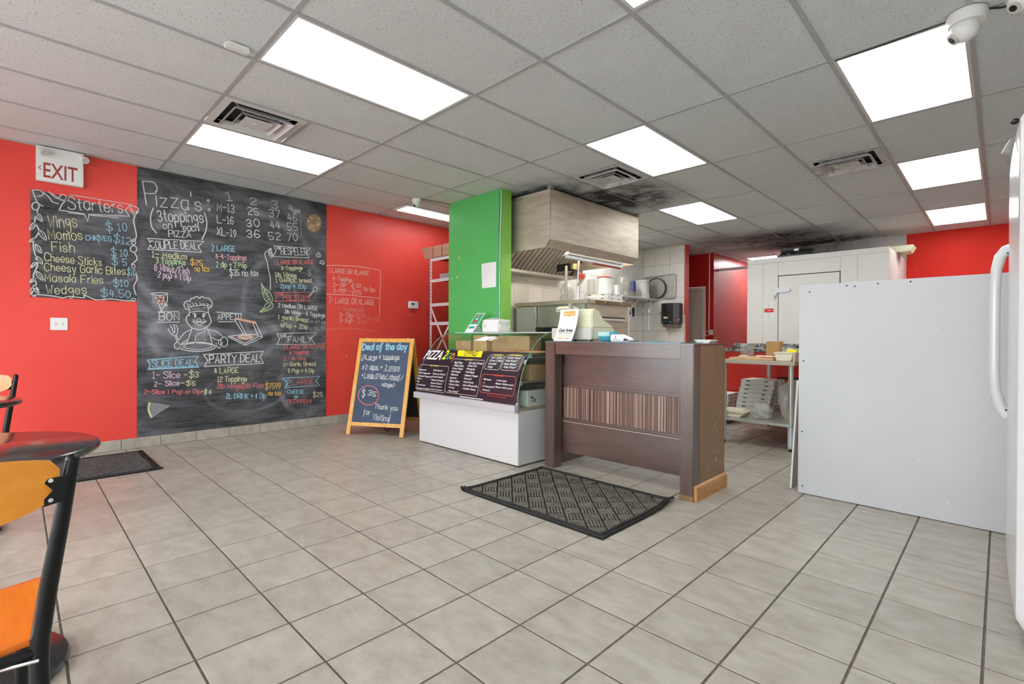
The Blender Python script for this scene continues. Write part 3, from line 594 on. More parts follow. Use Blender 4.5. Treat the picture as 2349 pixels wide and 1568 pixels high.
('w',0,1,[(1.496,0.996),(1.49,0.985),(1.47,0.976),(1.441,0.968),(1.403,0.964),(1.363,0.963),(1.322,0.965),(1.286,0.971),(1.258,0.978),(1.24,0.988),(1.233,0.998),(1.24,1.009),(1.258,1.018),(1.286,1.025),(1.322,1.03),(1.362,1.031),(1.403,1.029),(1.441,1.024),(1.47,1.016),(1.49,1.007),(1.496,0.996)]),
('w',0,1,[(1.198,1.007),(1.226,1.035),(1.265,1.066)]),
('w',0,1.2,[(1.715,1.289),(1.809,1.129)]),
('w',0,1.2,[(1.767,1.266),(1.832,1.132)]),
('w',0,1.2,[(1.908,1.245),(1.966,1.105)]),
('w',0,1.2,[(1.942,1.246),(2.009,1.093)]),
('w',0,1.2,[(1.648,1.101),(1.826,1.003),(2.009,1.093),(1.969,1.108)]),
('w',0,1.2,[(1.648,1.101),(1.809,1.127),(1.957,1.123)]),
('w',0,1.2,[(1.659,1.11),(1.829,1.026),(1.969,1.105)]),
('w',0,1.2,[(1.829,1.026),(1.826,1.003)]),
('w',0,0.8,[(1.885,1.096),(1.879,1.087),(1.863,1.079),(1.839,1.075),(1.813,1.075),(1.79,1.079),(1.774,1.086),(1.768,1.095),(1.773,1.104),(1.79,1.111),(1.813,1.115),(1.839,1.116),(1.863,1.112),(1.879,1.105),(1.885,1.096)]),
('d',1,1,[(1.776,1.089),(1.82,1.107),(1.871,1.086)]),
('g',1,1,[(1.997,1.71),(2.028,1.663),(2.091,1.613),(2.117,1.538),(2.096,1.493),(2.039,1.522),(2.013,1.597),(1.997,1.71)]),
('g',0,1,[(2.013,1.673),(2.059,1.578),(2.102,1.493)]),
('g',0,0.8,[(2.033,1.642),(2.075,1.629)]),
('g',0,0.8,[(2.033,1.631),(2.023,1.598)]),
('g',0,0.8,[(2.048,1.61),(2.083,1.598)]),
('g',0,0.8,[(2.048,1.599),(2.033,1.571)]),
('g',0,0.8,[(2.063,1.578),(2.092,1.568)]),
('g',0,0.8,[(2.063,1.568),(2.044,1.545)]),
('g',0,0.8,[(2.077,1.547),(2.1,1.538)]),
('g',0,0.8,[(2.077,1.536),(2.054,1.518)]),
('g',1,1,[(2.112,1.494),(2.049,1.479),(2.018,1.423),(1.982,1.381),(2.07,1.404),(2.123,1.45),(2.112,1.494)]),
('g',0,1,[(1.982,1.381),(2.06,1.436),(2.11,1.488)]),
('g',0,0.8,[(2.018,1.407),(2.06,1.409)]),
('g',0,0.8,[(2.044,1.43),(2.081,1.434)]),
('g',0,0.8,[(2.07,1.453),(2.102,1.459)]),
('y',1,0.9,[(2.527,2.527),(2.544,2.507),(2.559,2.522)]),
('r',1,0.9,[(2.577,2.443),(2.593,2.423),(2.609,2.438)]),
('w',1,0.9,[(2.651,2.58),(2.668,2.56),(2.683,2.576)]),
('o',1,0.9,[(2.617,2.486),(2.634,2.465),(2.649,2.48)]),
('y',1,0.9,[(2.642,2.501),(2.659,2.48),(2.675,2.495)]),
('y',1,0.9,[(2.645,2.509),(2.662,2.489),(2.677,2.504)]),
('r',1,0.9,[(2.566,2.55),(2.583,2.529),(2.598,2.545)]),
('w',1,0.9,[(2.563,2.574),(2.58,2.554),(2.595,2.57)]),
('o',1,0.9,[(2.651,2.512),(2.668,2.491),(2.684,2.507)]),
('y',1,0.9,[(2.588,2.45),(2.605,2.429),(2.62,2.445)]),
('y',1,0.9,[(2.578,2.432),(2.594,2.411),(2.61,2.426)]),
('r',1,0.9,[(2.562,2.494),(2.578,2.473),(2.594,2.489)]),
('w',1,0.9,[(2.523,2.525),(2.54,2.504),(2.555,2.52)]),
('o',1,0.9,[(2.578,2.468),(2.595,2.447),(2.61,2.463)]),
('y',1,0.9,[(2.533,2.443),(2.549,2.422),(2.564,2.437)]),
('y',1,0.9,[(2.657,2.536),(2.674,2.515),(2.689,2.531)]),
('r',1,0.9,[(2.652,2.575),(2.669,2.554),(2.685,2.57)]),
('w',1,0.9,[(2.574,2.489),(2.59,2.469),(2.606,2.484)]),
('o',1,0.9,[(2.557,2.566),(2.573,2.546),(2.589,2.561)]),
('y',1,0.9,[(2.567,2.474),(2.583,2.453),(2.599,2.468)]),
('y',1,0.9,[(2.546,2.469),(2.562,2.448),(2.578,2.463)]),
('r',1,0.9,[(2.586,2.46),(2.603,2.439),(2.618,2.455)]),
]
BOARD_FILLS = [
('s',[(0.943,0.437),(1.024,0.416),(1.115,0.391),(1.034,0.339),(0.962,0.29),(0.943,0.333),(0.935,0.381)]),
('f',[(1.008,1.488),(1.005,1.48),(0.999,1.474),(0.991,1.473),(0.985,1.478),(0.983,1.487),(0.985,1.496),(0.991,1.501),(0.999,1.502),(1.005,1.497)]),
('f',[(1.043,1.497),(1.041,1.489),(1.034,1.483),(1.026,1.483),(1.02,1.488),(1.018,1.496),(1.02,1.505),(1.026,1.51),(1.034,1.511),(1.041,1.506)]),
('f',[(1.071,1.492),(1.069,1.483),(1.062,1.478),(1.055,1.477),(1.048,1.482),(1.046,1.491),(1.048,1.499),(1.055,1.505),(1.062,1.506),(1.069,1.501)]),
('f',[(1.032,1.459),(1.029,1.45),(1.023,1.444),(1.015,1.444),(1.009,1.449),(1.006,1.457),(1.009,1.466),(1.015,1.472),(1.023,1.472),(1.029,1.467)]),
('f',[(1.069,1.461),(1.067,1.452),(1.06,1.446),(1.052,1.446),(1.046,1.451),(1.043,1.459),(1.046,1.468),(1.052,1.474),(1.06,1.474),(1.067,1.469)]),
('f',[(1.057,1.43),(1.054,1.421),(1.048,1.415),(1.04,1.415),(1.034,1.42),(1.031,1.428),(1.034,1.437),(1.04,1.443),(1.048,1.443),(1.054,1.438)]),
('w',[(1.34,1.315),(1.339,1.31),(1.337,1.307),(1.336,1.309),(1.335,1.315),(1.336,1.321),(1.337,1.323),(1.339,1.321)]),
('w',[(1.417,1.318),(1.416,1.312),(1.414,1.31),(1.413,1.312),(1.412,1.318),(1.413,1.323),(1.414,1.326),(1.416,1.323)]),
('w',[(1.32,1.278),(1.317,1.273),(1.313,1.273),(1.311,1.277),(1.313,1.282),(1.317,1.282)]),
('w',[(1.337,1.279),(1.335,1.275),(1.33,1.275),(1.328,1.279),(1.33,1.284),(1.335,1.284)]),
('w',[(1.417,1.285),(1.414,1.28),(1.41,1.28),(1.407,1.285),(1.41,1.289),(1.414,1.289)]),
('w',[(1.428,1.278),(1.425,1.273),(1.421,1.273),(1.419,1.278),(1.421,1.282),(1.425,1.282)]),
('w',[(1.379,1.114),(1.377,1.109),(1.373,1.109),(1.37,1.114),(1.373,1.118),(1.377,1.118)]),
('w',[(1.428,1.129),(1.426,1.124),(1.421,1.124),(1.419,1.129),(1.421,1.133),(1.426,1.133)]),
('w',[(1.368,1.071),(1.366,1.067),(1.362,1.067),(1.359,1.071),(1.362,1.076),(1.366,1.076)]),
('w',[(1.435,1.071),(1.432,1.067),(1.428,1.067),(1.425,1.071),(1.428,1.076),(1.432,1.076)]),
('f',[(1.715,1.289),(1.732,1.31),(1.945,1.271),(1.942,1.243)]),
('f',[(1.911,1.096),(1.903,1.082),(1.879,1.071),(1.845,1.065),(1.808,1.065),(1.774,1.071),(1.751,1.082),(1.743,1.095),(1.751,1.109),(1.774,1.12),(1.807,1.126),(1.845,1.126),(1.879,1.12),(1.902,1.109)]),
('z',[(2.704,2.517),(2.698,2.477),(2.681,2.44),(2.656,2.41),(2.625,2.392),(2.592,2.387),(2.561,2.395),(2.536,2.417),(2.52,2.448),(2.514,2.486),(2.519,2.526),(2.535,2.562),(2.56,2.592),(2.591,2.611),(2.624,2.617),(2.655,2.609),(2.681,2.588),(2.698,2.556)]),
('x',[(2.354,2.625),(2.439,2.64),(2.441,2.592),(2.355,2.573)]),
]

START_TEXT = [
('Starters',0.334,2.257,0.732,2.288,0.107,'w',1.3),
('Wings',0.208,2.073,0.396,2.096,0.105,'y',1),
('$ 10',0.606,2.103,0.765,2.119,0.073,'b',1),
('Momos',0.206,1.961,0.435,1.987,0.086,'y',1),
('CHK|VEG',0.458,1.99,0.643,2.003,0.045,'b',1),
('$12',0.658,1.999,0.787,1.987,0.069,'b',1),
('Fish',0.227,1.858,0.377,1.868,0.087,'y',1),
('$ 10',0.643,1.87,0.765,1.872,0.067,'b',1),
('Cheese Sticks',0.177,1.765,0.571,1.763,0.068,'y',1),
('$ 5',0.648,1.785,0.76,1.786,0.066,'b',1),
('Cheesy Garlic Bites',0.177,1.679,0.749,1.695,0.068,'y',1),
('$10',0.762,1.696,0.827,1.692,0.061,'b',1),
('Masala Fries',0.181,1.587,0.581,1.596,0.068,'y',1),
('$10',0.659,1.58,0.773,1.585,0.06,'b',1),
('Wedges',0.19,1.476,0.462,1.491,0.077,'y',1),
('$4.50',0.566,1.474,0.787,1.474,0.069,'b',1),
]
START_LINES = [
('w',0,1.3,[(0.348,2.386),(0.792,2.383),(0.748,2.321),(0.781,2.266),(0.48,2.232),(0.47,2.164),(0.445,2.229),(0.273,2.233),(0.292,2.287),(0.348,2.386)]),
('w',0,1,[(0.334,2.219),(0.45,2.223)]),
('w',0,1,[(0.49,2.224),(0.695,2.237)]),
('w',1,1.4,[(0.132,2.201),(0.114,2.106),(0.141,2.025),(0.105,1.922),(0.114,1.826),(0.132,1.73),(0.105,1.629),(0.123,1.558),(0.095,1.47)]),
('w',1,1,[(0.125,2.181),(0.127,2.14),(0.161,2.11),(0.154,2.158),(0.125,2.181)]),
('w',0,0.7,[(0.125,2.181),(0.154,2.125)]),
('w',1,1,[(0.121,2.095),(0.095,2.078),(0.08,2.025),(0.11,2.05),(0.121,2.095)]),
('w',0,0.7,[(0.121,2.095),(0.088,2.039)]),
('w',1,1,[(0.145,2.032),(0.148,1.985),(0.187,1.95),(0.179,2.004),(0.145,2.032)]),
('w',0,0.7,[(0.145,2.032),(0.178,1.966)]),
('w',1,1,[(0.114,1.954),(0.096,1.95),(0.08,1.921),(0.101,1.928),(0.114,1.954)]),
('w',0,0.7,[(0.114,1.954),(0.087,1.927)]),
('w',1,1,[(0.119,1.906),(0.121,1.864),(0.155,1.833),(0.148,1.881),(0.119,1.906)]),
('w',0,0.7,[(0.119,1.906),(0.147,1.847)]),
('w',1,1,[(0.121,1.802),(0.126,1.761),(0.163,1.735),(0.153,1.781),(0.121,1.802)]),
('w',0,0.7,[(0.121,1.802),(0.155,1.748)]),
('w',1,1,[(0.125,1.747),(0.103,1.738),(0.089,1.698),(0.113,1.714),(0.125,1.747)]),
('w',0,0.7,[(0.125,1.747),(0.096,1.708)]),
('w',1,1,[(0.125,1.668),(0.129,1.624),(0.166,1.592),(0.157,1.642),(0.125,1.668)]),
('w',0,0.7,[(0.125,1.668),(0.158,1.607)]),
('w',1,1,[(0.119,1.606),(0.099,1.601),(0.083,1.567),(0.106,1.577),(0.119,1.606)]),
('w',0,0.7,[(0.119,1.606),(0.09,1.575)]),
('w',1,1,[(0.105,1.544),(0.107,1.505),(0.139,1.474),(0.133,1.519),(0.105,1.544)]),
('w',0,0.7,[(0.105,1.544),(0.132,1.488)]),
('w',1,1.3,[(0.098,2.377),(0.123,2.291),(0.145,2.259),(0.168,2.248)]),
('w',1,1.2,[(0.098,2.377),(0.15,2.382),(0.168,2.349),(0.132,2.327)]),
('w',0,1.3,[(0.142,2.243),(0.139,2.228),(0.133,2.215),(0.124,2.206),(0.113,2.205),(0.104,2.209),(0.098,2.22),(0.096,2.235),(0.098,2.25),(0.104,2.263),(0.113,2.271),(0.124,2.273),(0.133,2.268),(0.139,2.258),(0.142,2.243)]),
('w',1,1.3,[(0.172,2.368),(0.208,2.333),(0.227,2.299),(0.268,2.289)]),
('w',1,1.3,[(0.204,2.381),(0.25,2.341),(0.306,2.327)]),
('w',0,1.2,[(0.321,2.355),(0.318,2.343),(0.312,2.332),(0.303,2.325),(0.293,2.323),(0.284,2.326),(0.278,2.335),(0.276,2.346),(0.278,2.359),(0.284,2.37),(0.293,2.377),(0.303,2.379),(0.312,2.375),(0.318,2.367),(0.321,2.355)]),
('w',1,1,[(0.315,2.329),(0.343,2.36),(0.348,2.386)]),
('w',0,1,[(0.222,2.373),(0.268,2.345)]),
('w',1,1.6,[(0.841,2.331),(0.814,2.238),(0.825,2.158),(0.836,2.078),(0.808,2.019)]),
('w',0,1.3,[(0.83,2.022),(0.829,2.01),(0.824,2.0),(0.818,1.994),(0.81,1.993),(0.804,1.997),(0.799,2.006),(0.797,2.018),(0.799,2.03),(0.804,2.04),(0.81,2.046),(0.817,2.047),(0.824,2.043),(0.829,2.034),(0.83,2.022)]),
('w',0,1.3,[(0.84,1.956),(0.838,1.941),(0.83,1.929),(0.82,1.921),(0.808,1.92),(0.798,1.925),(0.79,1.935),(0.788,1.949),(0.79,1.963),(0.797,1.976),(0.808,1.983),(0.82,1.985),(0.83,1.98),(0.838,1.969),(0.84,1.956)]),
('w',1,1.4,[(0.819,1.919),(0.842,1.86),(0.798,1.801)]),
('w',0,1,[(0.825,1.783),(0.824,1.774),(0.82,1.767),(0.815,1.762),(0.809,1.762),(0.804,1.765),(0.8,1.772),(0.799,1.781),(0.8,1.79),(0.804,1.797),(0.809,1.802),(0.815,1.802),(0.82,1.799),(0.824,1.792),(0.825,1.783)]),
('w',1,1.4,[(0.82,1.762),(0.842,1.669),(0.816,1.585),(0.834,1.505)]),
('w',0,1,[(0.781,2.34),(0.814,2.285)]),
('w',1,1.3,[(0.786,2.361),(0.83,2.295),(0.852,2.353),(0.792,2.376)]),
('w',1,1.3,[(0.097,1.452),(0.15,1.464),(0.25,1.455),(0.297,1.445),(0.344,1.461),(0.441,1.454),(0.445,1.48),(0.48,1.463),(0.54,1.44),(0.643,1.455),(0.749,1.443),(0.831,1.45)]),
('w',0,1,[(0.132,1.491),(0.13,1.472),(0.124,1.457),(0.115,1.448),(0.105,1.447),(0.096,1.455),(0.09,1.47),(0.088,1.488),(0.09,1.506),(0.096,1.522),(0.105,1.531),(0.115,1.531),(0.124,1.524),(0.13,1.509),(0.132,1.491)]),
('w',0,1,[(0.832,1.457),(0.83,1.449),(0.825,1.443),(0.818,1.44),(0.81,1.44),(0.803,1.442),(0.799,1.448),(0.797,1.455),(0.799,1.462),(0.803,1.468),(0.81,1.471),(0.818,1.472),(0.825,1.469),(0.83,1.464),(0.832,1.457)]),
]
START_FILLS = [
]

REDWALL_TEXT = [
('1 LARGE OR XLARGE',2.805,1.916,3.364,1.929,0.056,'w',1),
('4- Toppings',2.858,1.819,3.118,1.821,0.053,'w',1),
('2- DIP',2.865,1.737,3.042,1.744,0.048,'w',1),
('$',3.112,1.683,3.159,1.684,0.102,'w',1),
('20',3.183,1.757,3.247,1.759,0.046,'w',1),
('2- POP -',2.872,1.667,3.084,1.675,0.045,'w',1),
('25',3.169,1.663,3.251,1.666,0.053,'w',1),
('no tax',3.288,1.715,3.458,1.709,0.067,'w',1),
('2- LARGE OR XLARGE',2.809,1.534,3.448,1.532,0.07,'w',1),
('8- ToppingsComb',2.933,1.441,3.285,1.439,0.051,'d',1),
('3- Dip',2.947,1.358,3.127,1.354,0.054,'w',1),
('-$35',3.141,1.357,3.315,1.36,0.055,'d',1),
('3- PoP',2.947,1.29,3.127,1.276,0.053,'w',1),
('-$40',3.149,1.285,3.325,1.272,0.055,'d',1),
('no tax',3.344,1.33,3.518,1.314,0.06,'d',1),
]
REDWALL_LINES = [
('w',0,1.2,[(2.772,1.998),(2.924,2.017),(3.174,2.03),(3.379,2.024),(3.523,2.011),(3.543,1.945),(3.532,1.698),(3.527,1.383)]),
('w',0,1.2,[(2.773,1.638),(3.049,1.647),(3.524,1.629)]),
('d',1,1,[(2.774,1.195),(3.051,1.211),(3.264,1.201),(3.503,1.178)]),
]
REDWALL_FILLS = [
]

AFRAME_TEXT = [
('Deal of the day',0.035,0.986,0.591,0.995,0.072,'b',2.4),
('1XLarge 4 toppings',0.034,0.872,0.515,0.882,0.052,'w',1),
('+2 dips + 2 pops',0.063,0.756,0.535,0.761,0.051,'w',1),
('+1 side (Fish/ choaf/',0.068,0.662,0.588,0.646,0.051,'w',1),
('wings)',0.336,0.572,0.496,0.561,0.04,'w',1),
('$',0.106,0.441,0.145,0.442,0.073,'w',1.2),
('35',0.177,0.463,0.276,0.44,0.052,'w',1.2),
('Thank you',0.286,0.309,0.569,0.297,0.055,'w',1),
('for',0.158,0.238,0.236,0.237,0.055,'w',1),
('Visiting!',0.278,0.184,0.485,0.167,0.066,'w',1),
]
AFRAME_LINES = [
('w',0,1,[(0.033,0.861),(0.065,0.861)]),
('w',0,1,[(0.113,0.865),(0.215,0.867)]),
('w',0,1,[(0.316,0.874),(0.516,0.877)]),
('w',0,1,[(0.174,0.751),(0.28,0.752)]),
('w',0,1,[(0.343,0.741),(0.537,0.744)]),
('w',0,1,[(0.105,0.65),(0.149,0.651)]),
('w',0,1,[(0.163,0.648),(0.268,0.648)]),
('w',0,1,[(0.312,0.647),(0.421,0.645)]),
('w',0,1,[(0.443,0.639),(0.546,0.637)]),
('w',0,1,[(0.345,0.567),(0.475,0.56)]),
('w',0,1,[(0.058,0.76),(0.084,0.76)]),
('r',0,1.5,[(0.312,0.46),(0.32,0.449),(0.323,0.438),(0.321,0.428),(0.314,0.419),(0.305,0.411),(0.306,0.399),(0.303,0.389),(0.295,0.381),(0.283,0.376),(0.271,0.372),(0.265,0.362),(0.256,0.355),(0.245,0.351),(0.231,0.352),(0.218,0.353),(0.207,0.347),(0.194,0.344),(0.181,0.346),(0.169,0.353),(0.158,0.358),(0.144,0.357),(0.131,0.36),(0.121,0.367),(0.113,0.378),(0.105,0.386),(0.092,0.391),(0.082,0.399),(0.076,0.409),(0.075,0.421),(0.071,0.431),(0.062,0.441),(0.058,0.451),(0.059,0.462),(0.065,0.473),(0.066,0.483),(0.063,0.495),(0.065,0.505),(0.073,0.514),(0.084,0.52),(0.09,0.529),(0.095,0.539),(0.103,0.547),(0.115,0.551),(0.129,0.552),(0.139,0.558),(0.149,0.565),(0.162,0.568),(0.175,0.566),(0.188,0.561),(0.2,0.562),(0.214,0.564),(0.227,0.561),(0.238,0.554),(0.247,0.545),(0.26,0.542),(0.273,0.538),(0.283,0.53),(0.289,0.52),(0.292,0.508),(0.303,0.501),(0.312,0.492),(0.317,0.482),(0.317,0.471),(0.312,0.46)]),
]
AFRAME_FILLS = [
]

SIGN_TEXT = [
('Pepperoni',1.6,0.752,1.721,0.755,0.017,'w',1),
('Halal Pepperoni',1.606,0.719,1.805,0.726,0.017,'w',1),
('Cup-char Pepperoni*',1.606,0.687,1.857,0.696,0.017,'w',1),
('Bacon',1.604,0.659,1.672,0.661,0.016,'w',1),
('Ham',1.605,0.629,1.645,0.631,0.016,'w',1),
('Ground beef',1.608,0.596,1.757,0.603,0.016,'w',1),
('Sausages Hot/Mild',1.603,0.56,1.831,0.572,0.016,'w',1),
('Strip Bacon*',1.852,0.757,2.002,0.761,0.017,'w',1),
('Shawarma Chicken*',1.854,0.722,2.065,0.729,0.016,'w',1),
('Chicken Kebab*',1.856,0.693,2.031,0.7,0.016,'w',1),
('Tandoori Chicken*',1.849,0.659,2.06,0.668,0.016,'w',1),
('Butter Chicken*',1.853,0.628,2.039,0.637,0.016,'w',1),
('Achari Chicken*',1.85,0.598,2.039,0.608,0.015,'w',1),
('Grilled Chicken*',1.848,0.565,2.049,0.576,0.015,'w',1),
('Red Onion',2.146,0.846,2.268,0.848,0.021,'w',1),
('White Onion',2.154,0.818,2.302,0.821,0.02,'w',1),
('Green Pepper',2.149,0.79,2.311,0.794,0.018,'w',1),
('Red Pepper',2.15,0.76,2.285,0.764,0.018,'w',1),
('Mushroom',2.15,0.73,2.259,0.733,0.018,'w',1),
('Spinach',2.145,0.699,2.241,0.703,0.018,'w',1),
('Black Olive',2.151,0.667,2.299,0.673,0.018,'w',1),
('Green Olive',2.152,0.636,2.3,0.643,0.018,'w',1),
('Tomato',2.153,0.606,2.236,0.61,0.017,'w',1),
('Soya Chaap*',2.148,0.571,2.297,0.58,0.017,'w',1),
('Sun-dried Tomato',2.365,0.851,2.565,0.854,0.02,'w',1),
('Sweet Corn',2.364,0.825,2.491,0.827,0.02,'w',1),
('Pineapple',2.365,0.795,2.48,0.798,0.018,'w',1),
('Hot Pepper',2.362,0.766,2.489,0.769,0.018,'w',1),
('Jalapeno Pepper',2.359,0.735,2.547,0.741,0.018,'w',1),
('Broccoli',2.363,0.704,2.465,0.708,0.017,'w',1),
('Feta Cheese',2.364,0.673,2.503,0.679,0.017,'w',1),
('Extra Mozzarella',2.365,0.642,2.565,0.651,0.017,'w',1),
('Cheddar Cheese',2.368,0.611,2.545,0.621,0.017,'w',1),
('Red Chillies/',2.641,0.912,2.792,0.913,0.019,'w',1),
('Green Chillies',2.637,0.885,2.8,0.886,0.019,'w',1),
('Coriander',2.638,0.856,2.743,0.858,0.019,'w',1),
('Ginger',2.642,0.828,2.712,0.829,0.019,'w',1),
('Tandoori Paneer*',2.842,0.918,3.017,0.919,0.018,'w',1),
('Shahi Paneer*',2.842,0.891,2.984,0.893,0.018,'w',1),
('Paneer Makhni*',2.839,0.862,2.992,0.865,0.018,'w',1),
('Achari Paneer*',2.846,0.835,2.998,0.838,0.018,'w',1),
('Marinara',2.636,0.715,2.73,0.718,0.017,'w',1),
('BBQ',2.641,0.683,2.677,0.684,0.016,'w',1),
('Creamy garlic',2.638,0.654,2.789,0.661,0.016,'w',1),
('Tandoori',2.643,0.621,2.737,0.626,0.016,'w',1),
('Achari base',2.808,0.716,2.93,0.72,0.016,'w',1),
('Butter Chicken sauce',2.805,0.688,3.023,0.697,0.016,'w',1),
('Paneer makhni sauce',2.806,0.658,3.013,0.668,0.016,'w',1),
('MEAT TOPPINGS',1.773,0.801,1.899,0.805,0.015,'y',1),
('VEG TOPPINGS',2.282,0.88,2.393,0.882,0.015,'y',1),
('FREE TOPPING',2.65,0.935,2.763,0.937,0.016,'y',1),
('PANEER TOPPINGS',2.857,0.941,3.0,0.943,0.015,'y',1),
('BASE SAUCES',2.76,0.757,2.882,0.761,0.016,'r',1),
('*Extra charges on two toppings',2.702,0.579,2.955,0.583,0.011,'r',1),
('PIZZA',1.594,0.873,1.889,0.882,0.09,'w',1),
('2',1.908,0.881,1.976,0.882,0.088,'y',1),
('G',1.976,0.883,2.031,0.883,0.062,'g',1),
('O',2.034,0.885,2.088,0.885,0.058,'o',1),
('TOPPINGS',2.212,0.923,2.426,0.928,0.053,'k',1),
]
SIGN_LINES = [
('c',0,1,[(1.573,0.808),(2.085,0.815),(2.095,0.559),(1.589,0.543),(1.573,0.808)]),
('c',0,1,[(2.083,0.887),(2.568,0.892),(2.59,0.564),(2.095,0.556),(2.083,0.887)]),
('c',0,1,[(2.583,0.943),(2.798,0.944),(2.807,0.815),(2.611,0.812),(2.583,0.943)]),
('c',0,1,[(2.802,0.947),(3.032,0.947),(3.047,0.818),(2.824,0.814),(2.802,0.947)]),
('r',0,1,[(2.593,0.764),(3.035,0.771),(3.042,0.607),(2.609,0.599),(2.593,0.764)]),
('w',0,2.5,[(2.326,0.537),(2.652,0.543)]),
]
SIGN_FILLS = [
('y',[(2.104,0.97),(2.496,0.977),(2.478,0.918),(2.141,0.914)]),
('bg',[(1.57,0.962),(3.066,0.981),(3.045,0.556),(1.576,0.53)]),
]
# ================================================================== the room
HC = 2.775
GX0, GDX = 3.4166, 0.6096                      # ceiling grid lines x = GX0 + k*GDX
GY0, GDY = 1.0163, 1.2257
FX0, FY0, FS = 4.3627, 0.752, 0.3161           # floor tile lines
RX1, RY0, RY1 = 7.4, -2.6, 10.11               # right wall, shop front, back wall

def seen(x, y, z):
    d = Vector((x, y, z))-CAM; dz = d.dot(fw)
    if dz < 0.15: return None
    u = CX+FPX*d.dot(rt)/dz; v = CY-FPX*d.dot(up)/dz
    return (u, v, dz) if -150 < u < 2500 and -150 < v < 1720 else None

# ---- floor: grout bed with separate tiles
floor = struct('floor', B().box(-0.15, RY0-0.15, -0.12, RX1+0.15, 12.2, -0.004), 'grout', 'beige ceramic floor tiles laid in brown grout')
rects = []
m = -40
xs = [FX0+k*FS for k in range(-16, 12)]; ys = [FY0+k*FS for k in range(-12, 38)]
for x in xs:
    for y in ys:
        x0, x1, y0, y1 = max(x, 0), min(x+FS, RX1), max(y, RY0), min(y+FS, 12.0)
        if x1-x0 < 0.02 or y1-y0 < 0.02: continue
        q = seen((x0+x1)/2, (y0+y1)/2, 0)
        hid = (y0 > 4.1 and x0 < 3.2 and x1 < 3.2) or (y0 > 8.4) or (x0 > 6.05 and y0 > 2.3)
        rects.append((q[2] if (q and not hid) else 99+random.random(), x0, x1, y0, y1))
rects.sort()
cache = {}; rest = B(); G2 = 0.0042
for n, (d, x0, x1, y0, y1) in enumerate(rects):
    sx, sy = round(x1-x0-2*G2, 3), round(y1-y0-2*G2, 3)
    if n < 295 and d < 90:
        key = (sx, sy)
        if key not in cache:
            o = B().box(-sx/2, -sy/2, -0.008, sx/2, sy/2, 0).obj('tile', 'tile', floor, world=False, bevel=0.0012, seg=1); cache[key] = o.data
        else:
            o = bpy.data.objects.new('tile', cache[key]); COL.objects.link(o); o.parent = floor
        o.location = Vector(((x0+x1)/2, (y0+y1)/2, 0))-floor.location
    else: rest.box(x0+G2, y0+G2, -0.008, x1-G2, y1-G2, 0)
rest.obj('tile_field', 'tile', floor, kind='stuff')

# ---- walls
wl = struct('wall_left', B().box(-0.12, RY0, 0, 0, 12.0, 2.95), 'red', 'long red painted wall on the left')
for (x, z, r) in [(3.05, 0.86, .004), (3.2, 0.6, .003), (3.3, 0.42, .005), (3.35, 0.22, .003), (3.12, 0.3, .003), (3.45, 0.7, .003), (2.9, 0.95, .003)]:
    B().lathe([(r*1.6, 0), (r, 0.0012)], (0.0002, x, z), 7, 'x').obj('paint_chip', 'printwhite', wl)
bl = struct('baseboard_left', B().box(0, RY0, 0, 0.006, 3.86, 0.1), 'grout', 'row of beige skirting tiles along the red wall')
k = 1.035-0.3166*11
while k < 3.84:
    a, b_ = max(k, RY0), min(k+0.3166, 3.84)
    if b_-a > 0.03: B().box(0.0055, a+0.002, 0.002, 0.0125, b_-0.002, 0.103).obj('tile', 'tile', bl, bevel=0.0015, seg=1)
    k += 0.3166
# shop front behind the camera: piers, a low wall, a lintel and three glazed bays
wf = B().box(-0.12, RY0-0.15, 0, 0.5, RY0, 2.95).box(RX1-0.4, RY0-0.15, 0, RX1+0.12, RY0, 2.95).box(0.5, RY0-0.15, 0, RX1-0.4, RY0, 0.12).box(0.5, RY0-0.15, 2.5, RX1-0.4, RY0, 2.95)
struct('wall_front', wf, 'white', 'shop front wall with large windows')
for n, (a, b_) in enumerate([(0.5, 2.6), (2.7, 4.8), (4.9, 7.0)]):
    f = B().box(a, RY0-0.12, 0.12, a+0.05, RY0-0.05, 2.5).box(b_-0.05, RY0-0.12, 0.12, b_, RY0-0.05, 2.5).box(a, RY0-0.12, 0.12, b_, RY0-0.05, 0.17).box(a, RY0-0.12, 2.45, b_, RY0-0.05, 2.5)
    struct('window_%d' % (n+1), f, 'alu')
for a in (2.6, 4.8): struct('trim_%d' % (1 if a < 3 else 2), B().box(a, RY0-0.15, 0.12, a+0.1, RY0, 2.5), 'alu')
struct('pavement', B().box(-12, -16, -0.3, 18, RY0-0.16, -0.15), mat('pavement_concrete', (0.45, 0.45, 0.44), 0.9, noise=4, col2=(0.5, 0.5, 0.49)))
struct('wall_right', B().box(RX1, RY0, 0, RX1+0.12, RY1+0.12, 2.95), 'white', 'plain right wall of the shop')
# back wall: red on the right, unpainted strip above the walk-in cooler
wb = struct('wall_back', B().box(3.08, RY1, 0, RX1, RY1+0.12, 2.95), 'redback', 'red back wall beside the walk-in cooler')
B().box(3.08, RY1-0.003, 0, 4.905, RY1+0.001, 2.94).obj('unpainted_area', dark_patches(mat('bare_drywall', (0.50, 0.46, 0.43), 0.8, noise=4, col2=(0.56, 0.52, 0.49)), [((3.6, 10.1, 2.8), (1.3, 1, 0.5), 0.7)]), wb)  # drywall darkened in a soft patch above the cooler
struct('wall_recess', B().box(2.0, 11.9, 0, 3.2, 12.0, 2.95).box(3.08, RY1+0.12, 0, 3.2, 11.9, 2.95), 'white', 'end of the narrow passage beside the cooler')
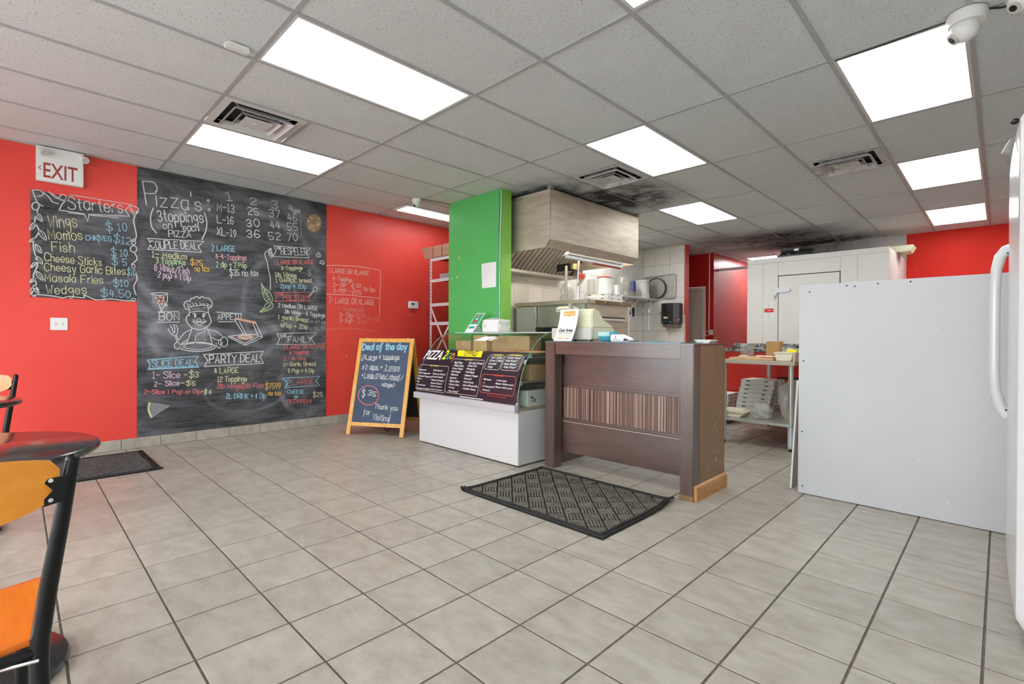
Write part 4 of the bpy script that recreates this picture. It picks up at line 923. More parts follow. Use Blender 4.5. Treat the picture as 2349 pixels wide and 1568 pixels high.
# kitchen walls
wk = struct('wall_kitchen', B().box(1.087, 4.03, 0, 1.172, 8.632, 2.95), 'wallgrout', 'white tiled kitchen wall behind the pizza oven')
we = struct('wall_kitchen_end', B().box(1.172, 8.498, 0, 2.006, 8.632, 2.95), 'red', 'short tiled return wall with a red end')
B().box(1.172, 8.494, 0, 1.985, 8.499, 2.9).obj('tile_bed', 'wallgrout', we)
B().box(1.986, 8.49, 0, 2.008, 8.497, 1.52).obj('bare_corner', mat('bare_plaster', (0.72, 0.42, 0.32), 0.8, noise=9, col2=(0.78, 0.62, 0.52)), we)
TS = 0.3055
tcache = {}
def wtile(par, x0, y0, z0, x1, y1, z1):
    key = (round(x1-x0, 3), round(y1-y0, 3), round(z1-z0, 3)); c = Vector(((x0+x1)/2, (y0+y1)/2, (z0+z1)/2))
    if key not in tcache:
        h = [q/2 for q in key]; o = B().box(-h[0], -h[1], -h[2], *h).obj('tile', 'walltile', par, world=False, bevel=0.0015, seg=1); tcache[key] = o.data
    else: o = bpy.data.objects.new('tile', tcache[key]); COL.objects.link(o); o.parent = par
    o.location = c-root_loc(par)
for zi in range(-1, 6):
    z0 = 1.232+zi*TS; z1 = min(z0+TS, 2.9)
    y = 5.244-4*TS
    while y < 8.48:
        y0, y1 = max(y, 4.035), min(y+TS, 8.488)
        if y1-y0 > 0.03: wtile(wk, 1.171, y0+0.0018, z0+0.0018, 1.18, y1-0.0018, z1-0.0018)
        y += TS
    for x0, x1 in ((1.18, 1.403), (1.403, 1.7085), (1.7085, 1.984)): wtile(we, x0+0.0018, 8.488, z0+0.0018, x1-0.0018, 8.497, z1-0.0018)
wk['kind'] = 'structure'
# green stub wall
wg = struct('wall_green', B().box(1.087, 3.863, 0, 2.02, 4.03, 2.95), 'green', 'green painted wall end beside the hood')
B().box(2.0195, 3.868, 0, 2.0225, 4.03, 2.9).obj('side_paint', 'green2', wg)
for (x, z) in [(1.28, 2.08), (1.29, 2.06), (1.14, 1.83), (1.24, 1.84)]: B().box(x, 3.861, z, x+0.018, 3.8635, z+0.012).obj('paint_chip', 'printwhite', wg)
# red hall wall with the door, and the glossy red return behind
wh = B().box(0, 9.72, 0, 1.45, 9.84, 2.95).box(1.45, 9.72, 2.13, 1.84, 9.84, 2.95).box(1.84, 9.72, 0, 1.8845, 9.84, 2.95)
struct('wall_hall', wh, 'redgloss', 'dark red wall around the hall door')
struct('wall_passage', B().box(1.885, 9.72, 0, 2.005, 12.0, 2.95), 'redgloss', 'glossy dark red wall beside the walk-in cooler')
dr = struct('door_1', B().box(1.45, 9.78, 0, 1.83, 9.82, 2.05), 'doorbeige', 'plain beige hall door')
B().box(1.44, 9.70, 2.05, 1.85, 9.80, 2.125).box(1.79, 9.70, 0, 1.85, 9.80, 2.06).obj('door_frame', 'frameb', dr, bevel=0.004)
B().tube([(1.745, 9.78, 1.0), (1.745, 9.74, 1.0)], 0.02).obj('handle', 'chrome', dr)

# ---- ceiling: tiles and lights hung in a metal grid
ceil = struct('ceiling', B().box(-0.12, RY0, 2.83, RX1+0.12, 12.0, 2.98), 'white', 'suspended ceiling of speckled grey tiles')
gx = [GX0+k*GDX for k in range(-6, 8)]; gy = [GY0+k*GDY for k in range(-4, 10)]
LIGHTS = {(-4, 0): 'above the black menu wall, nearest to it', (-1, 0): 'largest in view, over the open floor', (0, 2): 'beside the sooty vent next to the hood', (-1, 4): 'behind the steel hood', (3, 2): 'beside the dome camera at upper right', (3, 4): 'second from the dome camera', (3, 6): 'small one nearest the red back wall', (2, 0): 'cut off by the top of the picture', (-2, 8): 'distant one in the passage behind the cooler'}
HALF = {(-3, 0): 0, (-1, 2): 1, (2, 3): 1}      # cells split by an air diffuser in their first or second half
LCELL = dict(LIGHTS)
def ctile(x0, x1, y0, y1):
    x0, x1, y0, y1 = max(x0, 0.002), min(x1, RX1), max(y0, RY0), min(y1, 11.95)
    if x1-x0 < 0.04 or y1-y0 < 0.04: return
    B().box(x0+0.006, y0+0.006, 2.7765, x1-0.006, y1-0.006, 2.792).obj('ceiling_tile', 'ceil', ceil, bevel=0.002, seg=1)
for i in range(-7, 8):
    for j in range(-4, 9):
        x0, y0 = GX0+i*GDX, GY0+j*GDY; x1, y1 = x0+GDX, y0+GDY
        if (i, j) in LIGHTS: continue
        if (i, j) in HALF:
            h = HALF[(i, j)]; ym = y0+GDY/2
            ctile(x0, x1, ym if h == 0 else y0, y1 if h == 0 else ym)
            B().box(x0, ym-0.012, 2.771, x1, ym+0.012, 2.777).obj('grid_bar', 'bar', ceil)
            continue
        if (i, j) == (-5, 2): ctile(x0+0.345, x1, y0, y1); continue
        ctile(x0, x1, y0, y1)
for i in range(-5, 7):
    x = GX0+i*GDX; B().box(x-0.012, RY0, 2.7705, x+0.012, 11.95, 2.7775).obj('grid_bar', 'bar', ceil)
for j in range(-3, 9):
    y = GY0+j*GDY; B().box(0, y-0.012, 2.7715, RX1, y+0.012, 2.7772).obj('grid_bar', 'bar', ceil)
B().box(0, RY0, 2.768, 0.022, 9.7, 2.774).obj('wall_angle', 'bar', ceil)

for (i, j), where in LIGHTS.items():
    x0, y0 = GX0+i*GDX, GY0+j*GDY; x1, y1 = x0+GDX, y0+GDY
    t = thing('ceiling_light', 'flat white ceiling light panel, '+where, 'ceiling light', ((x0+x1)/2, (y0+y1)/2, 2.772), 0, 'ceiling light panels')
    f = B(); e = 0.03
    f.box(x0+0.012, y0+0.012, 2.772, x0+e, y1-0.012, 2.80).box(x1-e, y0+0.012, 2.772, x1-0.012, y1-0.012, 2.80).box(x0+e, y0+0.012, 2.772, x1-e, y0+e, 2.80).box(x0+e, y1-e, 2.772, x1-e, y1-0.012, 2.80)
    f.obj('frame', 'diffuser', t); B().box(x0+e, y0+e, 2.776, x1-e, y1-e, 2.80).obj('light_panel', 'lamp', t)
t = thing('strip_light', 'narrow white strip light in the ceiling left of the green wall', 'ceiling light', (0.56, 4.1, 2.75))
B().box(0.388, 3.49, 2.755, 0.708, 4.675, 2.80).obj('housing', 'diffuser', t); B().box(0.43, 3.52, 2.7515, 0.69, 4.66, 2.7555).obj('light_panel', 'lamp', t)

t = thing('added_kitchen_light', 'added strip light out of view behind the hood, brightening the kitchen', 'ceiling light', (1.40, 6.6, 2.72))  # added fixture, hidden by the hood, to lift the kitchen light
B().box(1.24, 6.05, 2.735, 1.56, 7.10, 2.771).obj('housing', 'diffuser', t); B().box(1.26, 6.07, 2.728, 1.54, 7.08, 2.736).obj('light_panel', 'strip', t)
def diffuser(x0, y0, label, m):
    t = thing('air_diffuser', label, 'air vent', (x0+0.3, y0+0.305, 2.765), 0, 'square ceiling air diffusers'); a, b_ = x0+0.015, y0+0.015; s = 0.58
    cx, cy = a+s/2, b_+s/2
    f = B()
    def ring(r0, z0, r1, z1, th=0.003):
        vs = []
        for r, z in ((r0, z0), (r1, z1), (r1, z1+th), (r0, z0+th)):
            vs += [(cx-r, cy-r, z), (cx+r, cy-r, z), (cx+r, cy+r, z), (cx-r, cy+r, z)]
        return vs, [(q*4+k, q*4+(k+1) % 4, ((q+1) % 4)*4+(k+1) % 4, ((q+1) % 4)*4+k) for q in range(4) for k in range(4)]
    f.add(*ring(s/2, 2.772, 0.235, 2.772)); f.obj('face_plate', m, t)
    B().add(*ring(0.235, 2.772, 0.235, 2.89)).obj('neck', 'duct', t)
    B().lathe([(0.15, 2.83), (0.15, 2.95)], (cx, cy, 0), 20).obj('duct_opening', 'duct', t)
    B().box(cx-0.24, cy-0.24, 2.825, cx+0.24, cy+0.24, 2.83).obj('plenum', 'duct', t)
    for r, z in ((0.215, 2.742), (0.145, 2.745)): B().add(*ring(r, z, r-0.045, z+0.045)).obj('vane_ring', m, t)
    B().box(cx-0.10, cy-0.10, 2.748, cx+0.10, cy+0.10, 2.752).lathe([(0.022, 2.744), (0.022, 2.75)], (cx, cy, 0), 12).obj('centre_plate', m, t)
    for sx, sy in ((1, 1), (1, -1), (-1, 1), (-1, -1)): B().bar((cx+sx*0.09, cy+sy*0.09, 2.76), (cx+sx*0.21, cy+sy*0.21, 2.79), 0.008, 0.004).obj('brace', 'alu', t)
diffuser(GX0-3*GDX, GY0, 'white square air vent between the two light panels at upper left', M['diffuser'])
diffuser(GX0-1*GDX, GY0+2*GDY+GDY/2, 'sooty square air vent next to the steel hood', M['dirtydiff'])
diffuser(GX0+2*GDX, GY0+3*GDY+GDY/2, 'grimy square air vent on the right, in front of the cooler', M['dirtydiff'])

# ---- ceiling bits: cameras, sensor
def dome(x, y, label, aim, s=1.0):
    t = thing('security_camera', label, 'camera', (x, y, HC-0.1*s), 0, 'white dome security cameras')
    z = 2.7715
    B().lathe([(0.052*s, z), (0.056*s, z-0.012*s), (0.05*s, z-0.04*s)], (x, y, 0), 24).obj('base', 'plastic', t, smooth=True)
    b = B().ball((x+aim[0]*0.012, y+aim[1]*0.012, z-0.058*s), 0.04*s, 18, 12); b.obj('head', 'plastic', t, smooth=True)
    d = Vector((aim[0], aim[1], -0.7)).normalized(); c = Vector((x+aim[0]*0.012, y+aim[1]*0.012, z-0.058*s))
    B().tube([c+d*0.030*s, c+d*0.043*s], 0.021*s, 14).obj('lens_ring', 'greyplastic', t); B().tube([c+d*0.04*s, c+d*0.0445*s], 0.013*s, 12).obj('lens', 'black', t)
    return t
dome(1.0, 3.44, 'small white dome camera on the ceiling beside the green wall', (0.3, -0.9), 1.1)
dome(5.845, 3.44, 'large white dome camera overlapping the light panel at upper right', (-0.8, -0.2), 1.45)
dome(6.04, 3.36, 'white dome camera cut off at the top right corner', (-0.5, -0.5), 1.2)
tag(B().tube([(5.9, 3.44, 2.765), (5.97, 3.49, 2.764), (6.3, 3.50, 2.763), (6.6, 2.8, 2.763), (6.7, 1.2, 2.764)], 0.005, 6).obj('camera_cable', 'black'), 'thin black cable along the ceiling to the large dome camera', 'cable')
tag(B().tube([(5.79, 3.45, 2.766), (5.5, 3.47, 2.766), (5.27, 3.475, 2.766)], 0.004, 6).obj('cable_stub', 'black'), 'short black cable beside the light panel, left of the large dome camera', 'cable')
tag(B().tube([(1.06, 3.46, 2.765), (1.10, 3.7, 2.765), (1.12, 3.862, 2.765)], 0.004, 6).obj('camera_lead', 'black'), 'black lead from the small dome camera to the green wall', 'cable')
t = thing('motion_sensor', 'small white plastic contact box on the ceiling grid at upper left', 'sensor', (2.88, 0.9, 2.76))
B().box(2.855, 0.835, 2.748, 2.905, 0.965, 2.7715).obj('body', 'plastic', t, bevel=0.006); B().box(2.905, 0.845, 2.752, 2.918, 0.955, 2.7715).obj('magnet', 'plastic', t, bevel=0.003)

# ================================================================== left wall: menu boards, signs
def wall3(y, z, e=0.0): return (0.0072+e, y, z)
t = thing('menu_chalkboard', 'tall black chalkboard wall panel covered in chalk pizza prices and a chef drawing', 'chalkboard', (0.003, 1.806, 0.104))
B().box(0.0004, 0.842, 0.104, 0.006, 2.768, 2.766).obj('board', 'chalkboard', t, bevel=0.001, seg=1)
write_page(t, BOARD_TEXT, BOARD_LINES, BOARD_FILLS, wall3, 0.0075)
t = thing('starters_chalkboard', 'small square chalkboard menu headed Starters under the exit sign', 'chalkboard', (0.003, 0.46, 1.44))
B().prism([(0.087, 1.443), (0.840, 1.437), (0.840, 2.305), (0.087, 2.386)], 'x', 0.0004, 0.006).obj('board', 'chalkboard', t)
write_page(t, START_TEXT, START_LINES, START_FILLS, wall3, 0.0062)
def red3(y, z, e=0.0): return (0.0012+e, y, z)
M['chalk_redw'] = mat('chalk_pinkish', (0.80, 0.42, 0.38), 0.95)
M['chalk_redd'] = mat('chalk_pink_faded', (0.74, 0.20, 0.17), 0.95)
M['chalk_w'], M['chalk_d'], keep = M['chalk_redw'], M['chalk_redd'], (M['chalk_w'], M['chalk_d'])
write_page(wl, REDWALL_TEXT, REDWALL_LINES, REDWALL_FILLS, red3, 0.007)
M['chalk_w'], M['chalk_d'] = keep

t = thing('exit_sign', 'white EXIT sign with red letters and two lamp heads above the starters board', 'sign', (0.03, 0.278, 2.47))
B().box(0.0005, 0.12, 2.463, 0.055, 0.437, 2.766).obj('housing', 'plastic', t, bevel=0.004)
def ex3(y, z, e=0.0): return (0.0556+e, y, z)
b = B(); print_text(b, 'EXIT', 0.168, 2.497, 0.395, 2.497, 0.128, ex3, bold=0.012); b.obj('lettering', 'redmark', t, fix=False)
b = B(); b.ribbon([(0.153, 2.59), (0.137, 2.573), (0.153, 2.556)], 0.006, ex3); b.obj('arrow', 'redmark', t, fix=False)
for y, dx in ((0.155, 0.02), (0.43, 0.0)):
    B().tube([(0.05, y-0.015, 2.735), (0.085, y, 2.715)], 0.016, 10).obj('lamp_arm', 'plastic', t)
    h = B().tube([(0.07, y-0.01, 2.725), (0.10, y+0.005, 2.705), (0.125, y+0.015, 2.692)], [0.016, 0.028, 0.032], 14).obj('lamp_head', 'plastic', t, smooth=True)
    B().tube([(0.124, y+0.0145, 2.6925), (0.128, y+0.0165, 2.690)], 0.026, 14).obj('lens', 'diffuser', h)
b = B(); b.box(0.0555, 0.20, 2.715, 0.0565, 0.26, 2.718); b.obj('slot', 'greyplastic', t)

t = thing('light_switch', 'white double switch plate on the red wall below the starters board', 'switch', (0.003, 0.272, 1.155))
B().box(0.0004, 0.214, 1.153, 0.007, 0.331, 1.264).obj('plate', 'plastic', t, bevel=0.002)
for y in (0.248, 0.295):
    s_ = B().box(0.006, y-0.006, 1.196, 0.010, y+0.006, 1.222).obj('toggle_slot', 'greyplastic', t); B().box(0.008, y-0.004, 1.208, 0.019, y+0.004, 1.218).obj('toggle', 'plastic', s_)
    for z in (1.176, 1.242): B().lathe([(0.003, 0.0065), (0.003, 0.008)], (0, y, z), 8, 'x').obj('screw', 'greyplastic', t)
t = thing('thermostat', 'small white thermostat with a dark display on the red wall', 'thermostat', (0.012, 4.07, 1.515))
B().box(0.0004, 3.985, 1.515, 0.028, 4.15, 1.618).obj('body', 'plastic', t, bevel=0.008); B().box(0.0275, 4.03, 1.565, 0.0288, 4.075, 1.59).obj('display', 'black', t); B().box(0.0275, 4.09, 1.555, 0.0295, 4.125, 1.60).obj('button', 'diffuser', t)

# ---- A-frame sign
AL = math.radians(31.637); AT = math.atan2(0.29, 1.09); AO = Vector((0.81, 2.65, 0)); AE = Vector((math.cos(AL), math.sin(AL), 0)); AN = Vector((-math.sin(AL), math.cos(AL), 0)); AU = AN*math.sin(AT)+Vector((0, 0, math.cos(AT))); AF = AE.cross(AU)
t = thing('sidewalk_sign', 'honey-coloured wooden A-frame sign with a blue slate board reading Deal of the day', 'sign', AO+AE*0.325+AN*0.29)
def af3(s, h, e=0.0): return tuple(AO+AE*s+AU*h+AF*(0.0+e))
def leaf(mirror):
    if not mirror: return af3
    bu = -AN*math.sin(AT)+Vector((0, 0, math.cos(AT))); bo = AO+AN*0.60; bf = AE.cross(bu)
    return lambda s, h, e=0.0: tuple(bo+AE*s+bu*h-bf*e)
for mir in (0, 1):
    g = leaf(mir); fu = Vector(g(0, 1))-Vector(g(0, 0)); fn = AE.cross(fu)
    def stick(s0, h0, s1, h1, wd, nm):
        a, b_ = Vector(g(s0, h0, -0.011)), Vector(g(s1, h1, -0.011)); return B().bar(a, b_, wd, 0.022, fn).obj(nm, 'pine', t, bevel=0.002)
    stick(0.0, 0.005, 0.0, 1.125, 0.048, 'leg'); stick(0.651, 0.005, 0.651, 1.125, 0.048, 'leg')
    stick(0.024, 1.102, 0.627, 1.102, 0.046, 'top_rail'); stick(0.024, 0.127, 0.627, 0.127, 0.042, 'bottom_rail')
    vs = [g(0.02, 0.147, -0.006), g(0.631, 0.147, -0.006), g(0.631, 1.081, -0.006), g(0.02, 1.081, -0.006), g(0.02, 0.147, -0.016), g(0.631, 0.147, -0.016), g(0.631, 1.081, -0.016), g(0.02, 1.081, -0.016)]
    B().add(vs, [(0, 1, 2, 3), (7, 6, 5, 4), (0, 4, 5, 1), (1, 5, 6, 2), (2, 6, 7, 3), (3, 7, 4, 0)]).obj('slate_panel', 'slate' if not mir else 'slateback', t)
write_page(t, AFRAME_TEXT, AFRAME_LINES, AFRAME_FILLS, lambda s, h, e=0.0: af3(s, h, -0.0045+e), 0.0062)
ch = [AO+AE*0.35+AN*(0.13+0.012*i)+Vector((0, 0, 0.20-0.19*math.sin(PI*i/24))) for i in range(25)]
B().tube(ch, 0.005, 6).obj('chain', 'black', t)
for s_ in (0.06, 0.59):
    p = Vector(g(s_, 1.125)); B().box(p.x-0.012, p.y-0.012, p.z-0.03, p.x+0.012, p.y+0.012, p.z+0.008).obj('hinge', 'steeldark', t)

# ---- floor mats
def floor_mat(name, label, x0, y0, x1, y1, cell, lift, ribm, diag=True):
    t = thing(name, label, 'mat', ((x0+x1)/2, (y0+y1)/2, 0.0))
    def base(u, v):
        x = x0+(x1-x0)*u; y = y0+(y1-y0)*v; z = 0.0035
        if lift:
            z += 0.045*max(0, (u-0.93)/0.07)*max(0, (v-0.55)/0.45)*(0.7+0.3*math.sin(v*30))+0.02*max(0, (0.03-u)/0.03)*max(0, (0.12-v)/0.12)
            x += -0.03*max(0, (u-0.93)/0.07)*max(0, (v-0.7)/0.3)
        return (x, y, z)
    B().grid(base, 40, 24, (0, 0, -0.003)).obj('rubber_backing', 'mat', t)
    e = B()
    for k in (0.012, 0.032):
        loop = [base(u, k*1.4) for u in [i/20 for i in range(21)]]+[base(1-k, v) for v in [i/20 for i in range(1, 21)]]+[base(1-i/20, 1-k*1.4) for i in range(1, 21)]+[base(k, 1-i/20) for i in range(1, 21)]
        e.tube([(p[0], p[1], p[2]+0.005) for p in loop]+[(loop[0][0], loop[0][1], loop[0][2]+0.005)], 0.007, 6)
    e.obj('raised_border', 'mat', t)
    r = B(); mx, my = 0.055, 0.055; bx0, bx1, by0, by1 = x0+mx, x1-mx, y0+my, y1-my; c45 = math.sqrt(0.5)
    def seg(p, d, L, wd):
        t0, t1 = -L/2, L/2
        for a, lo, hi in ((0, bx0, bx1), (1, by0, by1)):
            if abs(d[a]) < 1e-6:
                if not lo < p[a] < hi: return
                continue
            q0, q1 = sorted(((lo-p[a])/d[a], (hi-p[a])/d[a])); t0, t1 = max(t0, q0), min(t1, q1)
        if t1-t0 < 0.006: return
        r.bar((p[0]+d[0]*t0, p[1]+d[1]*t0, 0.0085), (p[0]+d[0]*t1, p[1]+d[1]*t1, 0.0085), wd, 0.010)
    if diag:
        n = int(2/cell)
        for i in range(-n, n):
            for j in range(-n, n):
                px = (x0+x1)/2+(i-j)*cell*c45; py = (y0+y1)/2+(i+j)*cell*c45
                if not (bx0-cell < px < bx1+cell and by0-cell < py < by1+cell): continue
                d = (c45, c45) if (i+j) % 2 else (c45, -c45); nn = (-d[1], d[0])
                for k in range(5):
                    o = (k-2)*cell*0.185; seg((px+nn[0]*o, py+nn[1]*o), d, cell*0.90, cell*0.105)
    else:
        y = by0-1.0
        while y < by1+1.0: seg(((x0+x1)/2, y), (0.83, 0.55), 3, 0.012); y += 0.03
    r.obj('ribbed_pile', ribm, t, kind='stuff')
    return t
floor_mat('door_mat', 'grey basket-weave patterned floor mat in front of the wooden counter', 3.235, 2.28, 4.452, 3.185, 0.107, True, 'matrib')
floor_mat('runner_mat', 'black ribbed floor mat beside the black menu wall', 0.21, 0.10, 1.09, 0.865, 0.1, False, 'matdark', False)

# ---- dining tables and chairs
def dining_table(x, y, label):
    t = thing('dining_table', label, 'table', (x, y, 0), 0, 'round black dining tables')
    B().lathe([(0.355, 0.712), (0.368, 0.716), (0.372, 0.725), (0.368, 0.737), (0.36, 0.741)], (x, y, 0), 64).obj('tabletop', 'tabletop', t, smooth=True)
    B().lathe([(0.03, 0.05), (0.03, 0.70)], (x, y, 0), 16).obj('column', 'blackmetal', t, smooth=True)
    B().lathe([(0.17, 0.70), (0.17, 0.712)], (x, y, 0), 24).obj('mounting_plate', 'blackmetal', t)
    B().lathe([(0.285, 0.0), (0.292, 0.01), (0.285, 0.022), (0.2, 0.04), (0.08, 0.055), (0.04, 0.075), (0.03, 0.08)], (x, y, 0), 40).obj('base', 'tabletop', t, smooth=True)
    return t
dining_table(3.674, -0.155, 'round black dining table nearest the camera, beside the orange chair')
dining_table(1.965, -0.345, 'round black dining table farther back, at the left edge of the picture')

def dining_chair(x, y, rz, label, wood, seatw):
    t = thing('dining_chair', label, 'chair', (x, y, 0), rz, 'wooden chairs with black tube frames')
    def o(b, n, m, **k): return b.obj(n, m, t, world=False, **k)
    for s in (1, -1):
        ps = [(-0.075, s*0.205, 0.0), (-0.03, s*0.195, 0.22), (0.0, s*0.19, 0.40), (0.006, s*0.192, 0.45), (0.0, s*0.205, 0.56), (-0.012, s*0.228, 0.72), (-0.022, s*0.243, 0.835)]
        o(B().tube(ps, [0.0155, 0.0165, 0.017, 0.017, 0.0165, 0.0145, 0.0125], 12), 'back_post', 'blackmetal', smooth=True)
        o(B().ball((-0.022, s*0.243, 0.836), 0.0135, 10, 6), 'post_cap', 'blackmetal', smooth=True)
        o(B().tube([(0.40, s*0.165, 0.0), (0.375, s*0.165, 0.25), (0.35, s*0.165, 0.43)], 0.0145, 10), 'front_leg', 'blackmetal', smooth=True)
        o(B().tube([(0.0, s*0.19, 0.425), (0.2, s*0.178, 0.432), (0.36, s*0.165, 0.428)], 0.012, 8), 'seat_rail', 'blackmetal', smooth=True)
        y0 = s*0.203
        br = o(B().prism([(y0+s*a, z) for a, z in ((-0.010, 0.745), (0.026, 0.752), (0.034, 0.806), (0.0, 0.804), (-0.006, 0.796), (0.008, 0.778), (-0.006, 0.762))], 'x', -0.036, -0.0315), 'back_bracket', 'blackmetal')
        for z in (0.758, 0.80): o(B().lathe([(0.0045, -0.038), (0.0045, -0.0355)], (0, y0+s*0.004, z), 10, 'x'), 'screw', 'chrome')
    o(B().tube([(0.0, -0.19, 0.425), (0.0, 0.19, 0.425)], 0.012, 8), 'cross_rail', 'blackmetal')
    o(B().tube([(0.36, -0.165, 0.43), (0.36, 0.165, 0.43)], 0.012, 8), 'cross_rail', 'blackmetal')
    o(B().tube([(-0.02, -0.19, 0.415), (0.05, 0.0, 0.40), (-0.02, 0.19, 0.415)], 0.004, 6), 'brace_wire', 'chrome')
    def back(u, v):
        a = -1+2*u; q = 1-a*a; yy = a*0.222
        zt = 0.834+0.024*q**0.6; zb = 0.765-0.055*q**0.8
        if abs(a) > 0.93: k = (abs(a)-0.93)/0.07; zt -= 0.014*k*k; zb += 0.012*k*k
        return (-0.030-0.028*q, yy, zb+(zt-zb)*v)
    o(B().grid(back, 28, 6, (0.012, 0, 0)), 'backrest', wood, smooth=True)
    def seat(u, v):
        xx = 0.012+0.40*u; wd = 0.184+0.024*u; a = -1+2*v
        z = 0.452-0.012*(1-a*a)-0.006*math.sin(PI*u)+0.0*u
        if u > 0.9: z -= 0.02*((u-0.9)/0.1)**2
        return (xx, a*wd, z)
    o(B().grid(seat, 16, 14, (0, 0, -0.013)), 'seat', seatw, smooth=True)
    return t
dining_chair(4.515, -0.155, PI, 'orange wooden chair with a black tube frame in the near left corner', 'orange', 'seatwood')
dining_chair(1.41, -0.245, 0, 'pale orange chair with a black tube frame behind the farther round table', 'palewood', 'palewood')
# ================================================================== display case
PROF = [(3.033, 0.50), (3.035, 0.56), (3.038, 0.62), (3.059, 0.711), (3.096, 0.821), (3.162, 0.932), (3.235, 1.026), (3.322, 1.103), (3.43, 1.147), (3.56, 1.152)]
PS = smooth_pts(PROF, 4)
def gy(z):
    for a, b_ in zip(PS, PS[1:]):
        if a[1] <= z <= b_[1] and b_[1] > a[1]: return a[0]+(b_[0]-a[0])*(z-a[1])/(b_[1]-a[1])
    return PS[0][0] if z < PS[0][1] else PS[-1][0]
t = thing('display_case', 'white refrigerated display case with a curved glass front', 'display case', (2.37, 3.4, 0))
B().box(1.648, 3.035, 0.012, 3.093, 3.80, 0.475).obj('cabinet', 'gloss', t, bevel=0.003)
for x, y in ((1.72, 3.1), (3.06, 3.06), (1.72, 3.72), (3.02, 3.72)): B().lathe([(0.018, 0), (0.018, 0.014)], (x, y, 0), 10).obj('foot', 'black', t)
B().box(1.605, 2.985, 0.468, 3.095, 3.035, 0.528).obj('bumper_rail', 'alu', t, bevel=0.004)
B().box(1.62, 3.03, 0.475, 3.093, 3.80, 0.492).obj('deck', 'steel', t)
def sheet(x): return lambda u, v: (x[0]+(x[1]-x[0])*u, PS[min(len(PS)-1, int(v*(len(PS)-1)+0.5))][0], PS[min(len(PS)-1, int(v*(len(PS)-1)+0.5))][1])
B().grid(sheet((1.62, 3.088)), 1, len(PS)-1).obj('curved_glass', 'glass', t, smooth=True, fix=False)
for x in (1.62, 3.088): B().tube([(x, p[0], p[1]) for p in PS], 0.0042, 6).obj('glass_edge', 'glassedge', t)
for x in (1.622, 3.086):
    pl = [(p[0]+0.004, p[1]) for p in PS]+[(3.80, 1.152), (3.80, 0.492)]
    B().add([(x, p[0], p[1]) for p in pl], [tuple(range(len(pl)))]).obj('side_glass', 'glass', t, fix=False)
B().box(1.615, 3.545, 1.150, 3.093, 3.82, 1.160).obj('top_glass', mat('frosted_top_glass', (0.58, 0.68, 0.66), 0.1), t)
B().box(1.615, 3.79, 0.49, 3.093, 3.82, 1.15).obj('back_door', glass_mat('back_glass', (0.7, 0.76, 0.73), 0.5), t)
for z in (0.955, 0.72):
    s_ = B().box(1.66, 3.24 if z > 0.9 else 3.12, z-0.012, 3.06, 3.78, z).obj('shelf', 'steel', t)
    B().box(1.66, 3.235 if z > 0.9 else 3.115, z-0.03, 3.06, 3.245 if z > 0.9 else 3.125, z+0.004).obj('price_rail', 'alu', s_)
B().box(3.078, 3.02, 0.46, 3.098, 3.04, 0.55).obj('glass_clamp', 'steeldark', t)

# ---- printed topping sign on the curved glass
t = thing('topping_sign', 'dark printed topping list with yellow heading wrapped on the display case glass', 'sign', (2.32, 3.05, 0.53))
def sg3(x, z, e=0.0): return (x, gy(z)-0.0055-e, z)
def sg_bg(u, v):
    z = 0.531+(0.975-0.531)*v; return (1.575+(3.058-1.575)*u, gy(z)-0.003, z)
B().grid(sg_bg, 2, 24).obj('backing_sheet', 'signbg', t, smooth=True, fix=False)
B().grid(lambda u, v: sg3(2.122-0.018*(1-0)*1.0*(v-0.5)*-2*-1+(2.487-2.122+0.02*(v-0.5))*u, 0.916+0.058*v), 2, 5).obj('heading_patch', 'printyellow', t, fix=False)
cols = {'w': 'printwhite', 'y': 'printyellow', 'g': 'printgreen', 'o': 'printorange', 'r': 'printred', 'k': 'printblack', 'c': 'printcream'}
bs = {}
for (tx, x0, z0, x1, z1, h, c, k_) in SIGN_TEXT:
    big = h > 0.05
    z1 = z0; f3 = (lambda x, z: sg3(x, z, 0.0012)) if tx == 'TOPPINGS' else sg3
    key = c if not big else tx
    print_text(bs.setdefault(key, B()), tx, x0, z0, x1, z1, h, f3, shear=0.25 if big else 0.1, bold=0.02 if h > 0.05 and tx != 'TOPPINGS' else 0.008)
    if c == 'w' and not big: bs['w'].box(x0-0.012, sg3(0, z0+0.008)[1]-0.0003, z0+0.005, x0-0.007, sg3(0, z0+0.008)[1], z0+0.010)
for key, b in bs.items():
    m_ = cols[key] if key in cols else {'PIZZA': 'printwhite', '2': 'printyellow', 'G': 'printgreen', 'O': 'printorange', 'TOPPINGS': 'printblack'}[key]
    b.obj('lettering', m_, t, fix=False)
for (c, sm, k_, pts) in SIGN_LINES:
    if len(pts) == 5:
        (xa, za), (xb, zb), (xc, zc), (xd, zd) = pts[:4]; x0, x1, z0, z1 = (xa+xd)/2, (xb+xc)/2, (zc+zd)/2, (za+zb)/2; x0 = max(x0, 1.585); x1 = min(x1, 3.05); r = 0.018
        pts = [(x0, z0+r), (x0, z1-r), (x0+r, z1)]+[(x0+(x1-x0)*k/8, z1) for k in range(1, 8)]+[(x1-r, z1)]+[(x1, z1-(z1-z0)*k/8) for k in range(1, 8)]+[(x1-r, z0)]+[(x0+r, z0), (x0, z0+r), (x0, (z0+z1)/2), (x0, z1-r)]
        B().ribbon(pts, 0.004, sg3).obj('outline', 'printcoral' if c == 'r' else 'printcream', t, fix=False)
    else: B().ribbon([(p[0], 0.538) for p in pts], 0.007, sg3).obj('fine_print', 'printwhite', t, fix=False)

